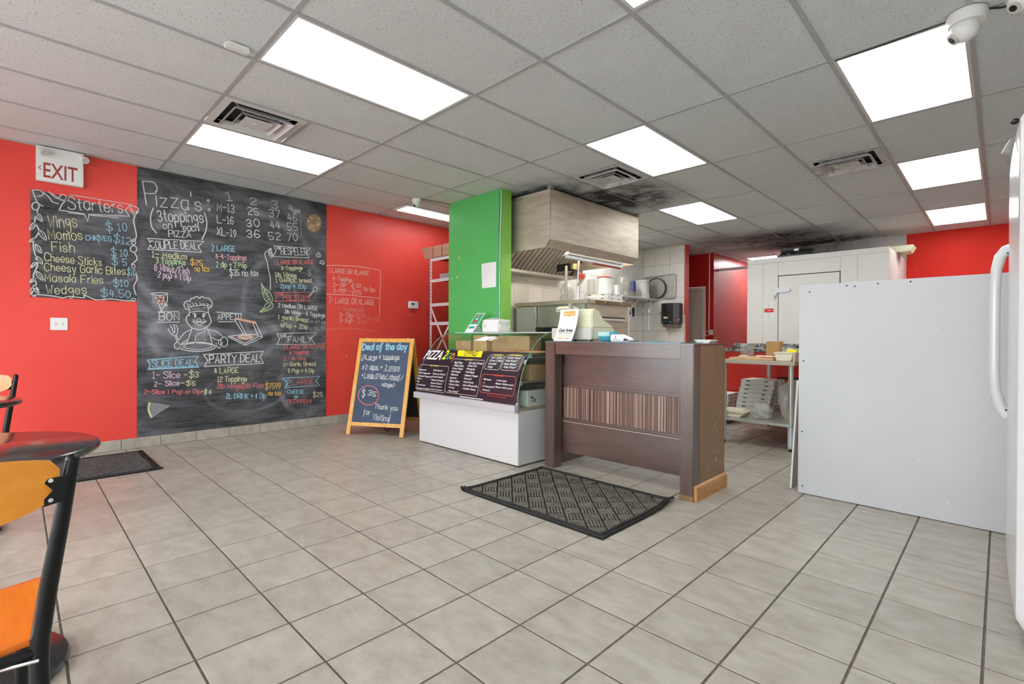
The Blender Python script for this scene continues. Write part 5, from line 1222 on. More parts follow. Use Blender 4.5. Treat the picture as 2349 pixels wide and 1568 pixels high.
# ---- what is in and on the case
def carton(name, label, x0, y0, z0, x1, y1, z1, m='card', group=None):
    t = thing(name, label, 'box', ((x0+x1)/2, (y0+y1)/2, z0), 0, group)
    B().box(x0, y0, z0, x1, y1, z1).obj('body', m, t, bevel=0.003, seg=1)
    xm = (x0+x1)/2; B().box(x0, (y0+y1)/2-0.002, z1, x1, (y0+y1)/2+0.002, z1+0.0015).obj('flap_seam', 'boxside', t)
    B().box(xm-0.03, y0-0.0012, z1-0.05, xm+0.03, y0, z1-0.001).obj('tape', 'peel', t)
    return t
carton('cardboard_box', 'small cardboard box at the left end of the display case', 1.68, 3.50, 0.956, 1.93, 3.75, 1.07)
carton('cardboard_box', 'long plain cardboard box behind the sign in the display case', 2.18, 3.58, 0.956, 2.72, 3.76, 1.12)
carton('cardboard_box', 'taller pale cardboard box beside the long box in the display case', 1.95, 3.52, 0.956, 2.165, 3.76, 1.128, 'peel')
carton('cardboard_box', 'brown cardboard carton on the middle shelf at the right end of the display case', 2.72, 3.25, 0.721, 3.04, 3.74, 0.865)
def pizza_pan(x, y, z, label):
    t = thing('pizza_tray', label, 'pizza', (x, y, z), 0, 'pizzas on pans in the display case')
    B().lathe([(0.14, z), (0.155, z+0.012), (0.158, z+0.012), (0.15, z+0.004)], (x, y, 0), 28).obj('pan', 'steeldark', t, smooth=True)
    B().lathe([(0.142, z+0.006), (0.148, z+0.016), (0.142, z+0.027), (0.128, z+0.026), (0.12, z+0.018)], (x, y, 0), 28).obj('crust', 'crust', t, smooth=True)
    B().lathe([(0.125, z+0.016), (0.12, z+0.022), (0.06, z+0.024), (0.01, z+0.025)], (x, y, 0), 28).obj('topping', 'pizza', t, smooth=True)
    b = B()
    for k in range(9):
        a = k*2.4; r = 0.035+0.008*k; b.lathe([(0.017, z+0.022), (0.016, z+0.028)], (x+r*math.cos(a), y+r*math.sin(a), 0), 10)
    b.obj('pepperoni_slices', 'printcoral', t)
pizza_pan(2.585, 3.40, 0.9565, 'pizza on a dark pan, left of the two in the display case')
pizza_pan(2.915, 3.42, 0.9565, 'pizza on a dark pan at the right end of the display case')
t = thing('paper_sack', 'white paper carton with black lettering on the case floor', 'box', (2.93, 3.36, 0.4925))
B().prism([(2.80, 0.4925), (3.05, 0.4925), (3.045, 0.635), (2.805, 0.635)], 'y', 3.20, 3.5).obj('body', 'paper', t, bevel=0.006)
b = B(); print_text(b, 'To', 3.238, 0.53, 3.30, 0.53, 0.05, lambda y, z: (3.0525, y, z), shear=0.2); b.obj('lettering', 'printblack', t, fix=False)
def bag(name, label, c, s, seed, m='bag', cat='bag'):
    rr = random.Random(seed); b = B(); b.ball((0, 0, 0), 1.0, 30, 20); ph = [rr.uniform(0, 6.28) for _ in range(6)]
    vs = []
    for (x, y, z) in b.v:
        k = 1+0.10*math.sin(5*x+ph[0]+3*z)+0.08*math.sin(7*y+ph[1])+0.06*math.sin(9*z+ph[2]+4*x)+0.05*abs(math.sin(11*x+9*y+ph[3]))+0.04*abs(math.sin(13*z-8*y+ph[4]))
        vs.append((c[0]+x*k*s[0], c[1]+y*k*s[1], c[2]+s[2]*max(-0.92, z*k)+s[2]*0.92))
    b.v = vs; return tag(b.obj(name, m, smooth=2), label, cat)
bag('plastic_bag', 'crumpled clear plastic bag on the case floor beside the wooden counter', (2.96, 3.64, 0.4945), (0.07, 0.09, 0.085), 4)
t = thing('food_container', 'clear lidded food container on the middle shelf of the case', 'container', (2.9, 3.3, 0.866))
B().prism([(2.78, 0.866), (3.03, 0.866), (3.045, 0.925), (2.765, 0.925)], 'y', 3.28, 3.52).obj('tub', 'clear', t); B().box(2.76, 3.27, 0.925, 3.05, 3.53, 0.935).obj('lid', 'greyplastic', t, bevel=0.003)

t = thing('tent_card', 'leaning green and white promotional card on top of the display case', 'card', (1.80, 3.66, 1.1605))
B().add([(1.71, 3.60, 1.161), (1.85, 3.60, 1.161), (1.945, 3.70, 1.375), (1.80, 3.70, 1.375), (1.71, 3.605, 1.161), (1.85, 3.605, 1.161), (1.945, 3.705, 1.375), (1.80, 3.705, 1.375)], [(0, 1, 2, 3), (7, 6, 5, 4), (0, 4, 5, 1), (1, 5, 6, 2), (2, 6, 7, 3), (3, 7, 4, 0)]).obj('card', 'paper', t)
def tc3(u, v, e=0.0): return (1.71+0.14*u+0.092*v+0.003*u*v, 3.60+0.10*v-0.0012-e, 1.161+0.214*v)
B().add([tc3(0.04, 0.42), tc3(0.96, 0.42), tc3(0.96, 0.97), tc3(0.04, 0.97)], [(0, 1, 2, 3)]).obj('green_print', 'printgreen', t, fix=False)
for u, v, a, m_ in ((0.45, 0.6, 0.22, 'printred'), (0.5, 0.7, 0.13, 'printwhite'), (0.5, 0.88, 0.2, 'printcoral')):
    B().add([tc3(u+a*math.cos(k*PI/5), v+a*0.35*math.sin(k*PI/5), 0.0008 if m_ != 'printwhite' else 0.0014) for k in range(10)], [tuple(range(10))]).obj('print_spot', m_, t, fix=False)
B().add([tc3(0.15, 0.2), tc3(0.85, 0.2), tc3(0.85, 0.32), tc3(0.15, 0.32)], [(0, 1, 2, 3)]).obj('label_bar', 'printgreen', t, fix=False)
B().prism([(3.63, 1.161), (3.75, 1.161), (3.675, 1.27)], 'x', 1.84, 1.845).obj('stand', 'alu', t)
t = thing('napkin_pack', 'white plastic-wrapped napkin pack on top of the display case', 'packet', (2.15, 3.68, 1.1605))
B().box(2.0, 3.60, 1.161, 2.262, 3.78, 1.295).obj('paper_block', 'paper', t, bevel=0.01); b = B(); b.grid(lambda u, v: (2.255+0.028*math.sin(PI*u)+0.006*math.sin(9*v), 3.60+0.18*u, 1.163+0.128*v), 8, 8); b.obj('wrapping', 'bag', t, smooth=True)
b = B()
for k in range(3): b.tube([(2.05+0.05*k, 3.6, 1.298), (2.1+0.03*k, 3.66, 1.315), (2.16+0.02*k, 3.74, 1.297)], 0.004, 5)
b.obj('wrap_fold', 'bag', t); B().box(2.03, 3.5985, 1.21, 2.07, 3.5998, 1.25).obj('label', 'diffuser', t); B().box(2.02, 3.5985, 1.268, 2.035, 3.5998, 1.278).obj('mark', 'blue', t)
def pap(u, v):
    z = 1.072+0.043*v; return (2.24+0.17*u+0.105*v, gy(z)-0.006, z)
tag(B().grid(pap, 3, 4, (0, -0.0006, 0)).obj('paper_note', 'paper'), 'blank white paper sheet taped on the curved case glass', 'paper')

# ================================================================== wooden counter
t = thing('service_counter', 'dark stained wooden service counter with a reeded front band', 'counter', (3.865, 3.5, 0))
B().box(3.21, 3.248, 0.0, 3.314, 3.352, 1.062).obj('front_post', 'postwood', t, bevel=0.004)
B().box(4.427, 3.248, 0.0, 4.521, 3.352, 1.062).obj('front_post', 'postwood', t, bevel=0.004)
B().box(3.314, 3.255, 0.967, 4.427, 3.345, 1.062).obj('top_rail', 'counterwood', t, bevel=0.003)
B().box(3.212, 3.352, 0.0, 3.24, 3.785, 1.062).obj('side_panel', 'postwood', t)
B().box(4.505, 3.352, 0.0, 4.521, 3.785, 1.062).obj('side_panel', 'brownpanel', t)
B().box(4.490, 3.352, 0.10, 4.505, 3.785, 1.062).obj('side_core', 'counterwood', t)
B().box(3.24, 3.37, 0.712, 4.49, 3.39, 1.06).obj('upper_panel', 'counterwood', t)
B().box(3.24, 3.372, 0.684, 4.49, 3.392, 0.71).obj('moulding', 'counterwood', t, bevel=0.003)
B().box(3.24, 3.372, 0.392, 4.49, 3.392, 0.418).obj('moulding', 'counterwood', t, bevel=0.003)
B().box(3.24, 3.365, 0.125, 4.49, 3.39, 0.39).obj('lower_panel', 'counterwood', t, bevel=0.002)
B().box(3.24, 3.363, 0.386, 4.49, 3.366, 0.3905).obj('worn_edge', 'scuff', t)
B().box(3.24, 3.385, 0.418, 4.49, 3.395, 0.684).obj('reed_backing', 'counterwood', t)
x = 3.316; rr = random.Random(5)
reeds = []
while x < 4.425:
    wd = rr.choice((0.0075, 0.009, 0.012, 0.014)); B().box(x, 3.374-rr.choice((0, 0.003)), 0.420, x+wd-0.0016, 3.386, 0.682).obj('reed_slat', rr.choice(('reed', 'reed', 'reed2', 'reed3')), t); x += wd
B().box(3.205, 3.245, 1.062, 4.526, 3.79, 1.072).obj('top_board', 'counterwood', t, bevel=0.002)
B().box(3.215, 3.248, 1.072, 4.43, 3.785, 1.078).obj('glass_sheet', 'glasstop', t, bevel=0.001, seg=1)
B().prism([(4.5215, 0.0), (4.543, 0.0), (4.543, 0.08), (4.536, 0.094), (4.5215, 0.104)], 'y', 3.262, 3.785).obj('side_baseboard', 'oakbase', t)
rr = random.Random(9)
for k in range(26):
    y = 3.60+rr.random()*0.17; z = 0.15+rr.random()**1.3*0.42; B().bar((4.5213, y, z), (4.5213, y+rr.uniform(-.004, .012), z+rr.uniform(0.01, 0.05)), rr.uniform(0.0012, 0.004), 0.0008, (1, 0, 0)).obj('scratch', 'scuff', t)
for y, z in ((3.5, 0.80), (3.55, 0.85), (3.70, 0.90), (3.72, 0.78), (3.68, 0.74), (3.45, 0.55)): B().lathe([(0.004, 0), (0.003, 0.0008)], (4.5212, y, z), 7, 'x').obj('paint_chip', 'scuff', t)
B().box(4.425, 3.246, 0.0, 4.523, 3.2482, 0.035).obj('worn_foot', 'rust', t)

# ---- on the counter: register, sheet, bowl, card reader
t = thing('cash_register', 'cream and grey cash register on the wooden counter', 'cash register', (3.36, 3.6, 1.078))
B().box(3.125, 3.43, 1.092, 3.563, 3.775, 1.193).obj('drawer_base', 'greyplastic', t, bevel=0.006)
B().box(3.57, 3.47, 1.10, 3.5635, 3.74, 1.185).obj('side_plate', 'cream', t)  # cream plate on the right side of the drawer
for x, y in ((3.16, 3.47), (3.53, 3.47), (3.16, 3.74), (3.53, 3.74)): B().lathe([(0.014, 1.078), (0.012, 1.093)], (x, y, 0), 10).obj('foot', 'black', t)
B().prism([(3.45, 1.193), (3.445, 1.30), (3.455, 1.345), (3.475, 1.358), (3.54, 1.345), (3.59, 1.295), (3.625, 1.262), (3.755, 1.215), (3.76, 1.193)], 'x', 3.225, 3.555).obj('upper_shell', 'cream', t, bevel=0.008)
B().prism([(3.40, 1.335), (3.40, 1.368), (3.43, 1.384), (3.50, 1.372), (3.50, 1.335)], 'x', 3.20, 3.37).obj('printer_cover', 'cream', t, bevel=0.004)
B().box(3.205, 3.393, 1.338, 3.36, 3.401, 1.362).obj('tear_slot', 'steeldark', t)
B().box(3.352, 3.385, 1.335, 3.375, 3.42, 1.40).obj('tear_bar', 'steeldark', t)
B().prism([(3.592, 1.296), (3.627, 1.2635), (3.745, 1.2205), (3.745, 1.224), (3.63, 1.268)], 'x', 3.25, 3.53).obj('key_field', 'greyplastic', t)
t = thing('review_sheet', 'curled white leaflet reading Get free, leaning on the cash register', 'leaflet', (3.34, 3.40, 1.078))
def rs3(u, v, e=0.0):
    return (3.232+0.2*u+0.035*v**0.8+0.012*math.sin(PI*v)*0, 3.388-0.055*(1-v)**2.2-0.004*u-0.006-e, 1.0795+0.272*v)
B().grid(lambda u, v: rs3(u, v), 6, 14, (0, 0.0008, 0)).obj('paper', 'paper', t, smooth=True)
b = B(); b.add([rs3(0.22, 0.80, 0.002), rs3(0.46, 0.80, 0.002), rs3(0.53, 0.77, 0.002), rs3(0.60, 0.80, 0.002), rs3(0.84, 0.80, 0.002), rs3(0.84, 0.93, 0.002), rs3(0.22, 0.93, 0.002)], [(0, 1, 2, 3, 4, 5, 6)])
for k in range(5): b.add([rs3(0.28+0.115*k, 0.93, 0.002), rs3(0.33+0.115*k, 0.93, 0.002), rs3(0.305+0.115*k, 0.96, 0.002)], [(0, 1, 2)])
b.obj('banner', 'printorange', t, fix=False)
f_ = lambda u, v: rs3(u, v, 0.003)
b = B(); print_text(b, 'REVIEW US!', 0.26, 0.83, 0.80, 0.83, 0.06, f_, bold=0.01); b.obj('lettering', 'printwhite', t, fix=False)
b = B(); print_text(b, 'Get free', 0.13, 0.29, 0.88, 0.29, 0.10, f_, bold=0.02); b.obj('lettering', 'printblack', t, fix=False); B().ribbon([(0.13, 0.245), (0.88, 0.245)], 0.012, f_).obj('fine_print', 'printblack', t, fix=False)
b = B()
for k in range(5):
    cx, cz = 0.22+0.14*k, 0.165; b.add([f_(cx+(0.045 if q % 2 == 0 else 0.018)*math.sin(q*PI/5), cz+(0.033 if q % 2 == 0 else 0.014)*math.cos(q*PI/5)) for q in range(10)], [tuple(range(10))])
print_text(b, 'PIZZA', 0.16, 0.06, 0.58, 0.06, 0.05, f_, shear=0.3, bold=0.01); b.obj('stars', 'printorange', t, fix=False)
b = B(); print_text(b, '2GO', 0.62, 0.06, 0.82, 0.06, 0.05, f_, shear=0.3, bold=0.01); b.obj('lettering', 'printgreen', t, fix=False)
t = thing('bowl', 'teal plastic bowl with a pale paper lid on the wooden counter', 'bowl', (3.70, 3.46, 1.078))
B().lathe([(0.045, 1.079), (0.052, 1.082), (0.072, 1.11), (0.082, 1.145), (0.083, 1.158), (0.079, 1.158), (0.07, 1.12)], (3.70, 3.46, 0), 32).obj('bowl_shell', 'bluebowl', t, smooth=True)
B().grid(lambda u, v: (3.70+0.0845*math.sin(-0.75+1.5*u), 3.46-0.0845*math.cos(-0.75+1.5*u), 1.122+0.034*v), 12, 1, (0, -0.0006, 0)).obj('paper_label', mat('pale_mint_paper', (0.48, 0.70, 0.66), 0.6), t)
t = thing('card_reader', 'white card reader with a black keypad end beside the teal bowl', 'card reader', (3.85, 3.40, 1.078))
B().prism([(3.776, 1.0785), (3.776, 1.136), (3.87, 1.136), (3.94, 1.105), (3.955, 1.09), (3.945, 1.0785)], 'y', 3.38, 3.45).obj('body', 'plastic', t, bevel=0.006)
B().prism([(3.895, 1.084), (3.905, 1.107), (3.935, 1.0985), (3.948, 1.086)], 'y', 3.3785, 3.4515).obj('keypad', 'black', t)
b = B(); f_ = lambda x, z: (x, 3.379, z); b.ribbon([(3.822, 1.112), (3.826, 1.126), (3.832, 1.112), (3.827, 1.103), (3.822, 1.112)], 0.003, f_); b.ribbon([(3.80, 1.093), (3.865, 1.093)], 0.0025, f_); b.obj('logo', 'printblack', t, fix=False)
tag(B().box(4.06, 3.46, 1.0785, 4.15, 3.58, 1.0815).obj('blue_card', 'bluebowl', bevel=0.001, seg=1), 'small flat blue card lying on the counter glass', 'card')
tag(B().box(3.60, 3.52, 1.0785, 3.70, 3.64, 1.086).obj('wooden_coaster', 'ply', bevel=0.002), 'thin wooden block beside the cash register', 'block')
t = thing('food_tub', 'white lidded food tub at the right rear of the wooden counter', 'container', (4.44, 3.66, 1.0725))
B().prism([(4.385, 1.0725), (4.475, 1.0725), (4.485, 1.088), (4.375, 1.088)], 'y', 3.60, 3.72).obj('tub', 'plastic', t, bevel=0.003); B().box(4.368, 3.595, 1.088, 4.492, 3.725, 1.098).obj('lid', 'plastic', t, bevel=0.003)

# ================================================================== hood, oven and the tiled kitchen wall
HX, HY0, HY1, HZ0, HZ1 = 2.518, 4.13, 5.985, 2.10, 2.735
t = thing('range_hood', 'large stainless steel exhaust hood hanging over the oven', 'range hood', (1.85, 5.05, HZ0))
B().box(HX-0.006, HY0, 2.18, HX, HY1, HZ1).obj('front_panel', 'steel', t)
B().prism([(HX, 2.18), (HX-0.055, HZ0), (HX-0.06, HZ0), (HX-0.006, 2.182)], 'y', HY0, HY1).obj('front_lip', 'steel', t)
for y, nm in ((HY0, 'side_panel'), (HY1-0.006, 'side_panel')): B().prism([(1.19, HZ0), (HX-0.055, HZ0), (HX, 2.18), (HX, HZ1), (1.19, HZ1)], 'y', y, y+0.006).obj(nm, 'steel', t)
B().box(1.19, HY0, HZ1-0.006, HX, HY1, HZ1).obj('top_panel', 'steeldark', t)
B().box(HX-0.004, HY0-0.003, 2.18, HX+0.003, HY0+0.004, HZ1).obj('corner_trim', 'chrome', t)
B().box(1.19, HY0+0.006, 1.98, 1.42, HY1-0.006, 2.03).obj('grease_gutter', 'steeldark', t)
y = HY0+0.02
while y < HY1-0.13:
    B().prism([(1.40, 2.03), (1.43, 2.02), (2.02, 2.54), (1.99, 2.56)], 'y', y, y+0.062).obj('baffle', 'filter', t); y += 0.082
B().add([(1.385, HY0+0.006, 2.045), (1.385, HY1-0.006, 2.045), (1.975, HY1-0.006, 2.575), (1.975, HY0+0.006, 2.575)], [(0, 1, 2, 3)]).obj('filter_frame', 'black', t, fix=False)
B().box(1.19, HY1-0.012, 1.98, 1.6, HY1-0.006, HZ0).obj('end_bracket', 'steeldark', t)
for y, m_ in ((HY0+0.02, 'steeldark'), (HY1-0.04, 'ply')): B().box(HX-0.06, y, HZ1, HX-0.01, y+0.05, 2.771).obj('hanger_block', m_, t)
for y in (4.45, 4.95, 5.45):
    B().lathe([(0.035, 2.45), (0.035, 2.50)], (2.30, y, 0), 14).obj('added_lamp_socket', 'chrome', t); B().ball((2.30, y, 2.415), 0.042, 14, 10).obj('added_bulb', 'added_bulb', t, smooth=True); B().tube([(2.30, y, 2.50), (2.30, y, 2.73)], 0.01, 8).obj('added_lamp_stem', 'chrome', t)  # bulbs, sockets and stems added out of view to light the kitchen
t = thing('hood_light', 'white fluorescent tube fixture under the hood, half taped red', 'light fixture', (2.42, 5.13, 2.03))
B().box(2.385, 4.55, 2.075, 2.445, 5.72, 2.097).obj('fixture_body', 'white', t, bevel=0.003)
B().prism([(2.35, 2.06), (2.40, 2.073), (2.45, 2.06), (2.452, 2.03), (2.446, 2.03), (2.44, 2.055), (2.40, 2.066)], 'y', 4.53, 5.70).obj('reflector', 'white', t)
B().tube([(2.40, 4.56, 2.045), (2.40, 5.1, 2.045)], 0.014, 10).obj('tube', 'paper', t); B().tube([(2.405, 5.1, 2.036), (2.405, 5.70, 2.036)], 0.02, 12).obj('taped_tube', 'redplastic', t)
for y in (4.57, 5.68): B().box(2.405, y-0.02, 2.095, 2.425, y+0.02, 2.12).obj('clip', 'chrome', t)

OX, OY0, OY1, OZ = 2.45, 4.905, 5.845, 1.575
t = thing('pizza_oven', 'stainless steel conveyor pizza oven below the hood', 'oven', (1.9, 5.37, 0))
B().box(1.27, OY0+0.012, 0.92, OX-0.01, OY1, OZ-0.05).obj('body', 'steel', t)
B().box(1.25, OY0-0.02, OZ-0.05, OX+0.02, OY1+0.02, OZ).obj('top_cover', 'steel', t, bevel=0.004)
B().box(OX+0.005, OY0+0.15, OZ-0.048, OX+0.024, OY1+0.02, OZ-0.004).obj('browned_trim', 'rust', t)
for y in (5.25, 5.62): B().tube([(OX+0.022, y, OZ-0.026), (OX+0.03, y, OZ-0.026)], 0.012, 10).obj('bolt', 'chrome', t)
B().box(1.27, OY0-0.004, 0.93, 1.62, OY0+0.012, OZ-0.06).obj('end_panel', 'alu', t, bevel=0.003)
B().box(1.655, OY0, 1.24, 2.42, OY0+0.012, OZ-0.06).obj('end_panel', 'steeldark', t, bevel=0.003)
B().box(1.66, OY0+0.002, 1.17, 2.42, OY0+0.014, 1.238).obj('belt_slot', 'black', t)
B().box(1.622, OY0-0.03, 1.15, 1.65, OY0+0.01, OZ-0.06).obj('door_edge', 'chrome', t)
B().tube([(1.64, OY0-0.035, 1.2), (1.64, OY0-0.035, 1.42)], 0.008, 8).obj('handle', 'chrome', t)
B().box(1.45, OY0-0.36, 1.10, 2.40, OY0, 1.155).obj('conveyor_shelf', mat('oily_tray', (0.45, 0.36, 0.18), 0.4, metal=0.4, noise=8, col2=(0.3, 0.24, 0.12)), t)
b = B()
for k in range(22): b.tube([(1.46+0.042*k, OY0-0.35, 1.158), (1.46+0.042*k, OY0, 1.158)], 0.004, 5)
b.obj('belt_wires', 'rust', t, kind='stuff')
B().box(OX-0.012, OY0, 0.92, OX, OY0+0.06, OZ-0.05).obj('front_stile', 'chrome', t); B().box(OX-0.012, OY0+0.06, 0.92, OX, OY1-0.01, OZ-0.05).obj('front_panel', 'steel', t)
B().box(OX-0.002, OY0+0.30, 1.12, OX+0.012, OY1-0.12, 1.36).obj('access_door', 'steel', t, bevel=0.004)
B().box(OX+0.008, OY0+0.30, 1.325, OX+0.03, OY1-0.12, 1.345).obj('door_pull', 'chrome', t); B().box(OX+0.0, OY0+0.28, 1.355, OX+0.014, OY1-0.10, 1.372).obj('door_shadow_gap', 'black', t)
B().box(OX-0.002, OY1-0.015, 0.92, OX+0.006, OY1+0.02, OZ-0.05).obj('corner_trim', 'chrome', t)
for x, y in ((1.35, 5.0), (2.38, 5.0), (1.35, 5.75), (2.38, 5.75)): B().tube([(x, y, 0), (x, y, 0.93)], 0.025, 10).obj('leg', 'steeldark', t)
B().box(1.3, 4.95, 0.25, 2.42, 5.8, 0.29).obj('under_shelf', 'steeldark', t)
B().tube([(1.90, 5.2, OZ), (1.90, 5.2, 2.06)], 0.020, 10).obj('pipe', 'steeldark', t); B().tube([(2.12, 5.18, OZ), (2.12, 5.18, 2.10)], 0.020, 10).obj('pipe', 'chrome', t)
B().tube([(2.40, OY1-0.01, 1.50), (2.40, OY1+0.12, 1.50), (2.38, OY1+0.2, 1.44), (2.36, OY1+0.16, 1.32), (2.34, OY1-0.01, 1.28)], 0.016, 8).obj('flexible_hose', 'alu', t, smooth=True)
B().lathe([(0.10, OZ), (0.10, OZ+0.012)], (1.95, 5.2, 0), 20).obj('pipe_flange', 'steeldark', t)
B().tube([(2.12, 5.18, 1.78), (2.2, 5.16, 1.86), (2.22, 5.16, 1.93)], 0.022, 8).obj('branch_pipe', 'galv', t)
B().prism([(2.16, 1.86), (2.21, 1.845), (2.235, 1.90), (2.21, 1.94), (2.165, 1.93)], 'y', 5.13, 5.19).obj('valve', 'redplastic', t, bevel=0.01)
B().box(1.70, 5.25, 2.0, 1.92, 5.36, 2.10).obj('junction_box', 'black', t); B().lathe([(0.065, 2.02), (0.065, 2.09)], (1.95, 5.33, 0), 20).obj('brass_cap', mat('brass', (0.55, 0.42, 0.18), 0.35, metal=0.7), t)

# pizza boxes
def make_box(label, loc, s=0.36, h=0.047, rz=0.0, group='flat white pizza boxes'):
    t = thing('pizza_box', label, 'pizza box', loc, rz, group)
    def o(b, n, m, **k): return b.obj(n, m, t, world=False, **k)
    q = s/2
    o(B().box(-q, -q, 0, q, q, h-0.004), 'tray', 'boxwhite', bevel=0.002, seg=1); o(B().box(-q-0.004, -q-0.004, h-0.0035, q+0.002, q+0.002, h), 'lid', 'boxwhite')
    for a in (-0.55, 0.55): o(B().box(q*a-0.02, -q-0.0012, h*0.62, q*a+0.02, -q+0.001, h*0.80), 'vent_slot', 'black')
    for a in (-0.45, 0.45): o(B().box(q-0.001, q*a-0.02, h*0.62, q+0.0014, q*a+0.02, h*0.80), 'vent_slot', 'black')
    return t
BOX = make_box('upper of the two white pizza boxes on top of the oven', (2.25, 5.55, OZ+0.052), 0.36, 0.05, 0.06)
dup(BOX, (2.26, 5.545, OZ+0.0005), 'lower of the two white pizza boxes on top of the oven', 0.0)
t = thing('bucket', 'white tub with a red rim standing on the pizza boxes', 'tub', (2.26, 5.55, OZ+0.1025))
z = OZ+0.1025; B().lathe([(0.098, z), (0.1, z+0.03), (0.105, z+0.032), (0.1, z+0.036), (0.088, z+0.22)], (2.26, 5.56, 0), 28).obj('tub', 'plastic', t, smooth=True); B().lathe([(0.092, z+0.22), (0.094, z+0.232), (0.088, z+0.236)], (2.26, 5.56, 0), 28).obj('lid', 'redplastic', t, smooth=True)
t = thing('jar', 'upturned clear plastic jar beside the red-rimmed tub', 'jar', (2.15, 5.44, OZ+0.1025))
B().lathe([(0.052, z), (0.05, z+0.19), (0.044, z+0.2), (0.02, z+0.2)], (2.135, 5.435, 0), 20, close=False).obj('jar_wall', 'clear', t, smooth=True); B().lathe([(0.054, z), (0.054, z+0.006)], (2.135, 5.435, 0), 20).obj('rim', 'clear', t)
tag(B().box(2.32, 5.66, z, 2.40, 5.72, z+0.13).obj('paper_cup_sleeve', 'boxwhite', bevel=0.003), 'small white carton beside the red-rimmed tub', 'box')

# wall shelf and its things
t = thing('wall_shelf', 'white wall shelf on brackets against the kitchen tiles', 'shelf', (1.33, 7.9, 1.80))
B().box(1.182, 7.25, 1.80, 1.50, 8.47, 1.828).obj('board', 'white', t, bevel=0.003)
for y in (7.45, 7.85, 8.3): B().bar((1.19, y, 1.53), (1.46, y, 1.797), 0.016, 0.012, (0, 1, 0)).box(1.181, y-0.01, 1.50, 1.192, y+0.01, 1.80).obj('bracket', 'white', t)
t = thing('clear_tub', 'large clear plastic tub on the wall shelf', 'container', (1.36, 7.55, 1.829))
B().lathe([(0.10, 1.829), (0.14, 1.87), (0.16, 1.98), (0.15, 2.10), (0.10, 2.17), (0.04, 2.185)], (1.36, 7.50, 0), 24, close=False).obj('shell', 'clear', t, smooth=True); B().lathe([(0.101, 1.829), (0.101, 1.84)], (1.36, 7.50, 0), 24).obj('base_ring', 'clear', t)
t = thing('blue_jug', 'blue plastic scoop upside down on the wall shelf', 'scoop', (1.36, 7.80, 1.829))
B().lathe([(0.06, 1.93), (0.065, 2.0), (0.055, 2.10), (0.02, 2.12)], (1.35, 7.80, 0), 16).obj('scoop_body', 'blue', t, smooth=True); B().box(1.29, 7.75, 1.829, 1.41, 7.85, 1.93).obj('base_cup', 'clear', t); B().tube([(1.35, 7.74, 2.10), (1.35, 7.70, 2.05), (1.35, 7.72, 1.97)], 0.01, 6).obj('handle', 'blue', t)
t = thing('white_bucket', 'white plastic bucket upside down on the wall shelf', 'bucket', (1.36, 8.2, 1.829))
B().lathe([(0.13, 1.86), (0.135, 1.875), (0.125, 1.885), (0.13, 1.90), (0.12, 1.91), (0.115, 2.10), (0.125, 2.11), (0.125, 2.15), (0.10, 2.155)], (1.36, 8.13, 0), 28).obj('shell', 'plastic', t, smooth=True); B().lathe([(0.14, 1.829), (0.14, 1.845), (0.13, 1.86)], (1.36, 8.13, 0), 28).obj('rim', 'plastic', t, smooth=True)
tag(B().lathe([(0.036, 1.829), (0.042, 1.93), (0.038, 1.93)], (1.42, 7.92, 0), 16).obj('plastic_cup', 'clear', smooth=True), 'small clear cup beside the white bucket', 'cup')
t = thing('sheet_pan', 'grey rimmed sheet pan leaning against the end tiles', 'pan', (1.53, 8.44, 1.829))
b = B().box(1.23, 8.462, 1.84, 1.82, 8.468, 2.25); b.obj('pan_floor', 'steeldark', t)
b = B().tube([(1.22, 8.455, 1.835), (1.81, 8.455, 1.835), (1.828, 8.455, 1.85), (1.828, 8.455, 2.245), (1.81, 8.455, 2.262), (1.24, 8.455, 2.245), (1.22, 8.455, 2.23), (1.22, 8.455, 1.835)], 0.011, 8); b.obj('rim', 'alu', t, smooth=True)
t = thing('round_pan', 'dark round pizza pan behind the white bucket', 'pan', (1.45, 8.40, 1.829))
B().lathe([(0.19, 8.425), (0.19, 8.43)], (1.47, 0, 2.02), 32, 'y').obj('disc', 'steeldark', t); b = B().tube([(1.47+0.188*math.cos(a*PI/16), 8.42, 2.02+0.188*math.sin(a*PI/16)) for a in range(33)], 0.009, 6); b.obj('rim', 'black', t)

t = thing('towel_dispenser', 'black paper towel dispenser on the tiled end wall', 'dispenser', (1.795, 8.38, 1.30))
B().prism([(1.625, 8.486), (1.625, 8.33), (1.66, 8.30), (1.76, 8.285), (1.87, 8.30), (1.965, 8.34), (1.965, 8.486)], 'z', 1.36, 1.73).obj('cover', 'black', t, bevel=0.01)
B().prism([(1.635, 8.486), (1.65, 8.34), (1.76, 8.31), (1.87, 8.32), (1.95, 8.36), (1.95, 8.486)], 'z', 1.30, 1.36).obj('paper_mouth', mat('smoked_plastic', (0.16, 0.12, 0.09), 0.4), t, bevel=0.008)
B().box(1.70, 8.284, 1.455, 1.775, 8.292, 1.485).obj('label', 'foam', t); B().tube([(1.945, 8.335, 1.43), (1.96, 8.325, 1.43)], 0.022, 12).obj('wheel', 'steeldark', t)
B().box(1.68, 8.29, 1.385, 1.70, 8.297, 1.395).box(1.80, 8.285, 1.385, 1.84, 8.293, 1.398).obj('mark', 'bluebowl', t)
t = thing('outlet', 'white wall outlet with black plugs below the shelf', 'outlet', (1.19, 8.0, 1.49)); B().box(1.181, 7.94, 1.49, 1.19, 8.06, 1.66).obj('plate', 'plastic', t)
for y in (7.93, 8.09): B().box(1.19, y-0.02, 1.50, 1.215, y+0.02, 1.66).obj('plug', 'black', t)
t = thing('hanging_pan', 'brass-coloured round pan hanging right of the oven', 'pan', (1.3, 7.35, 1.1))
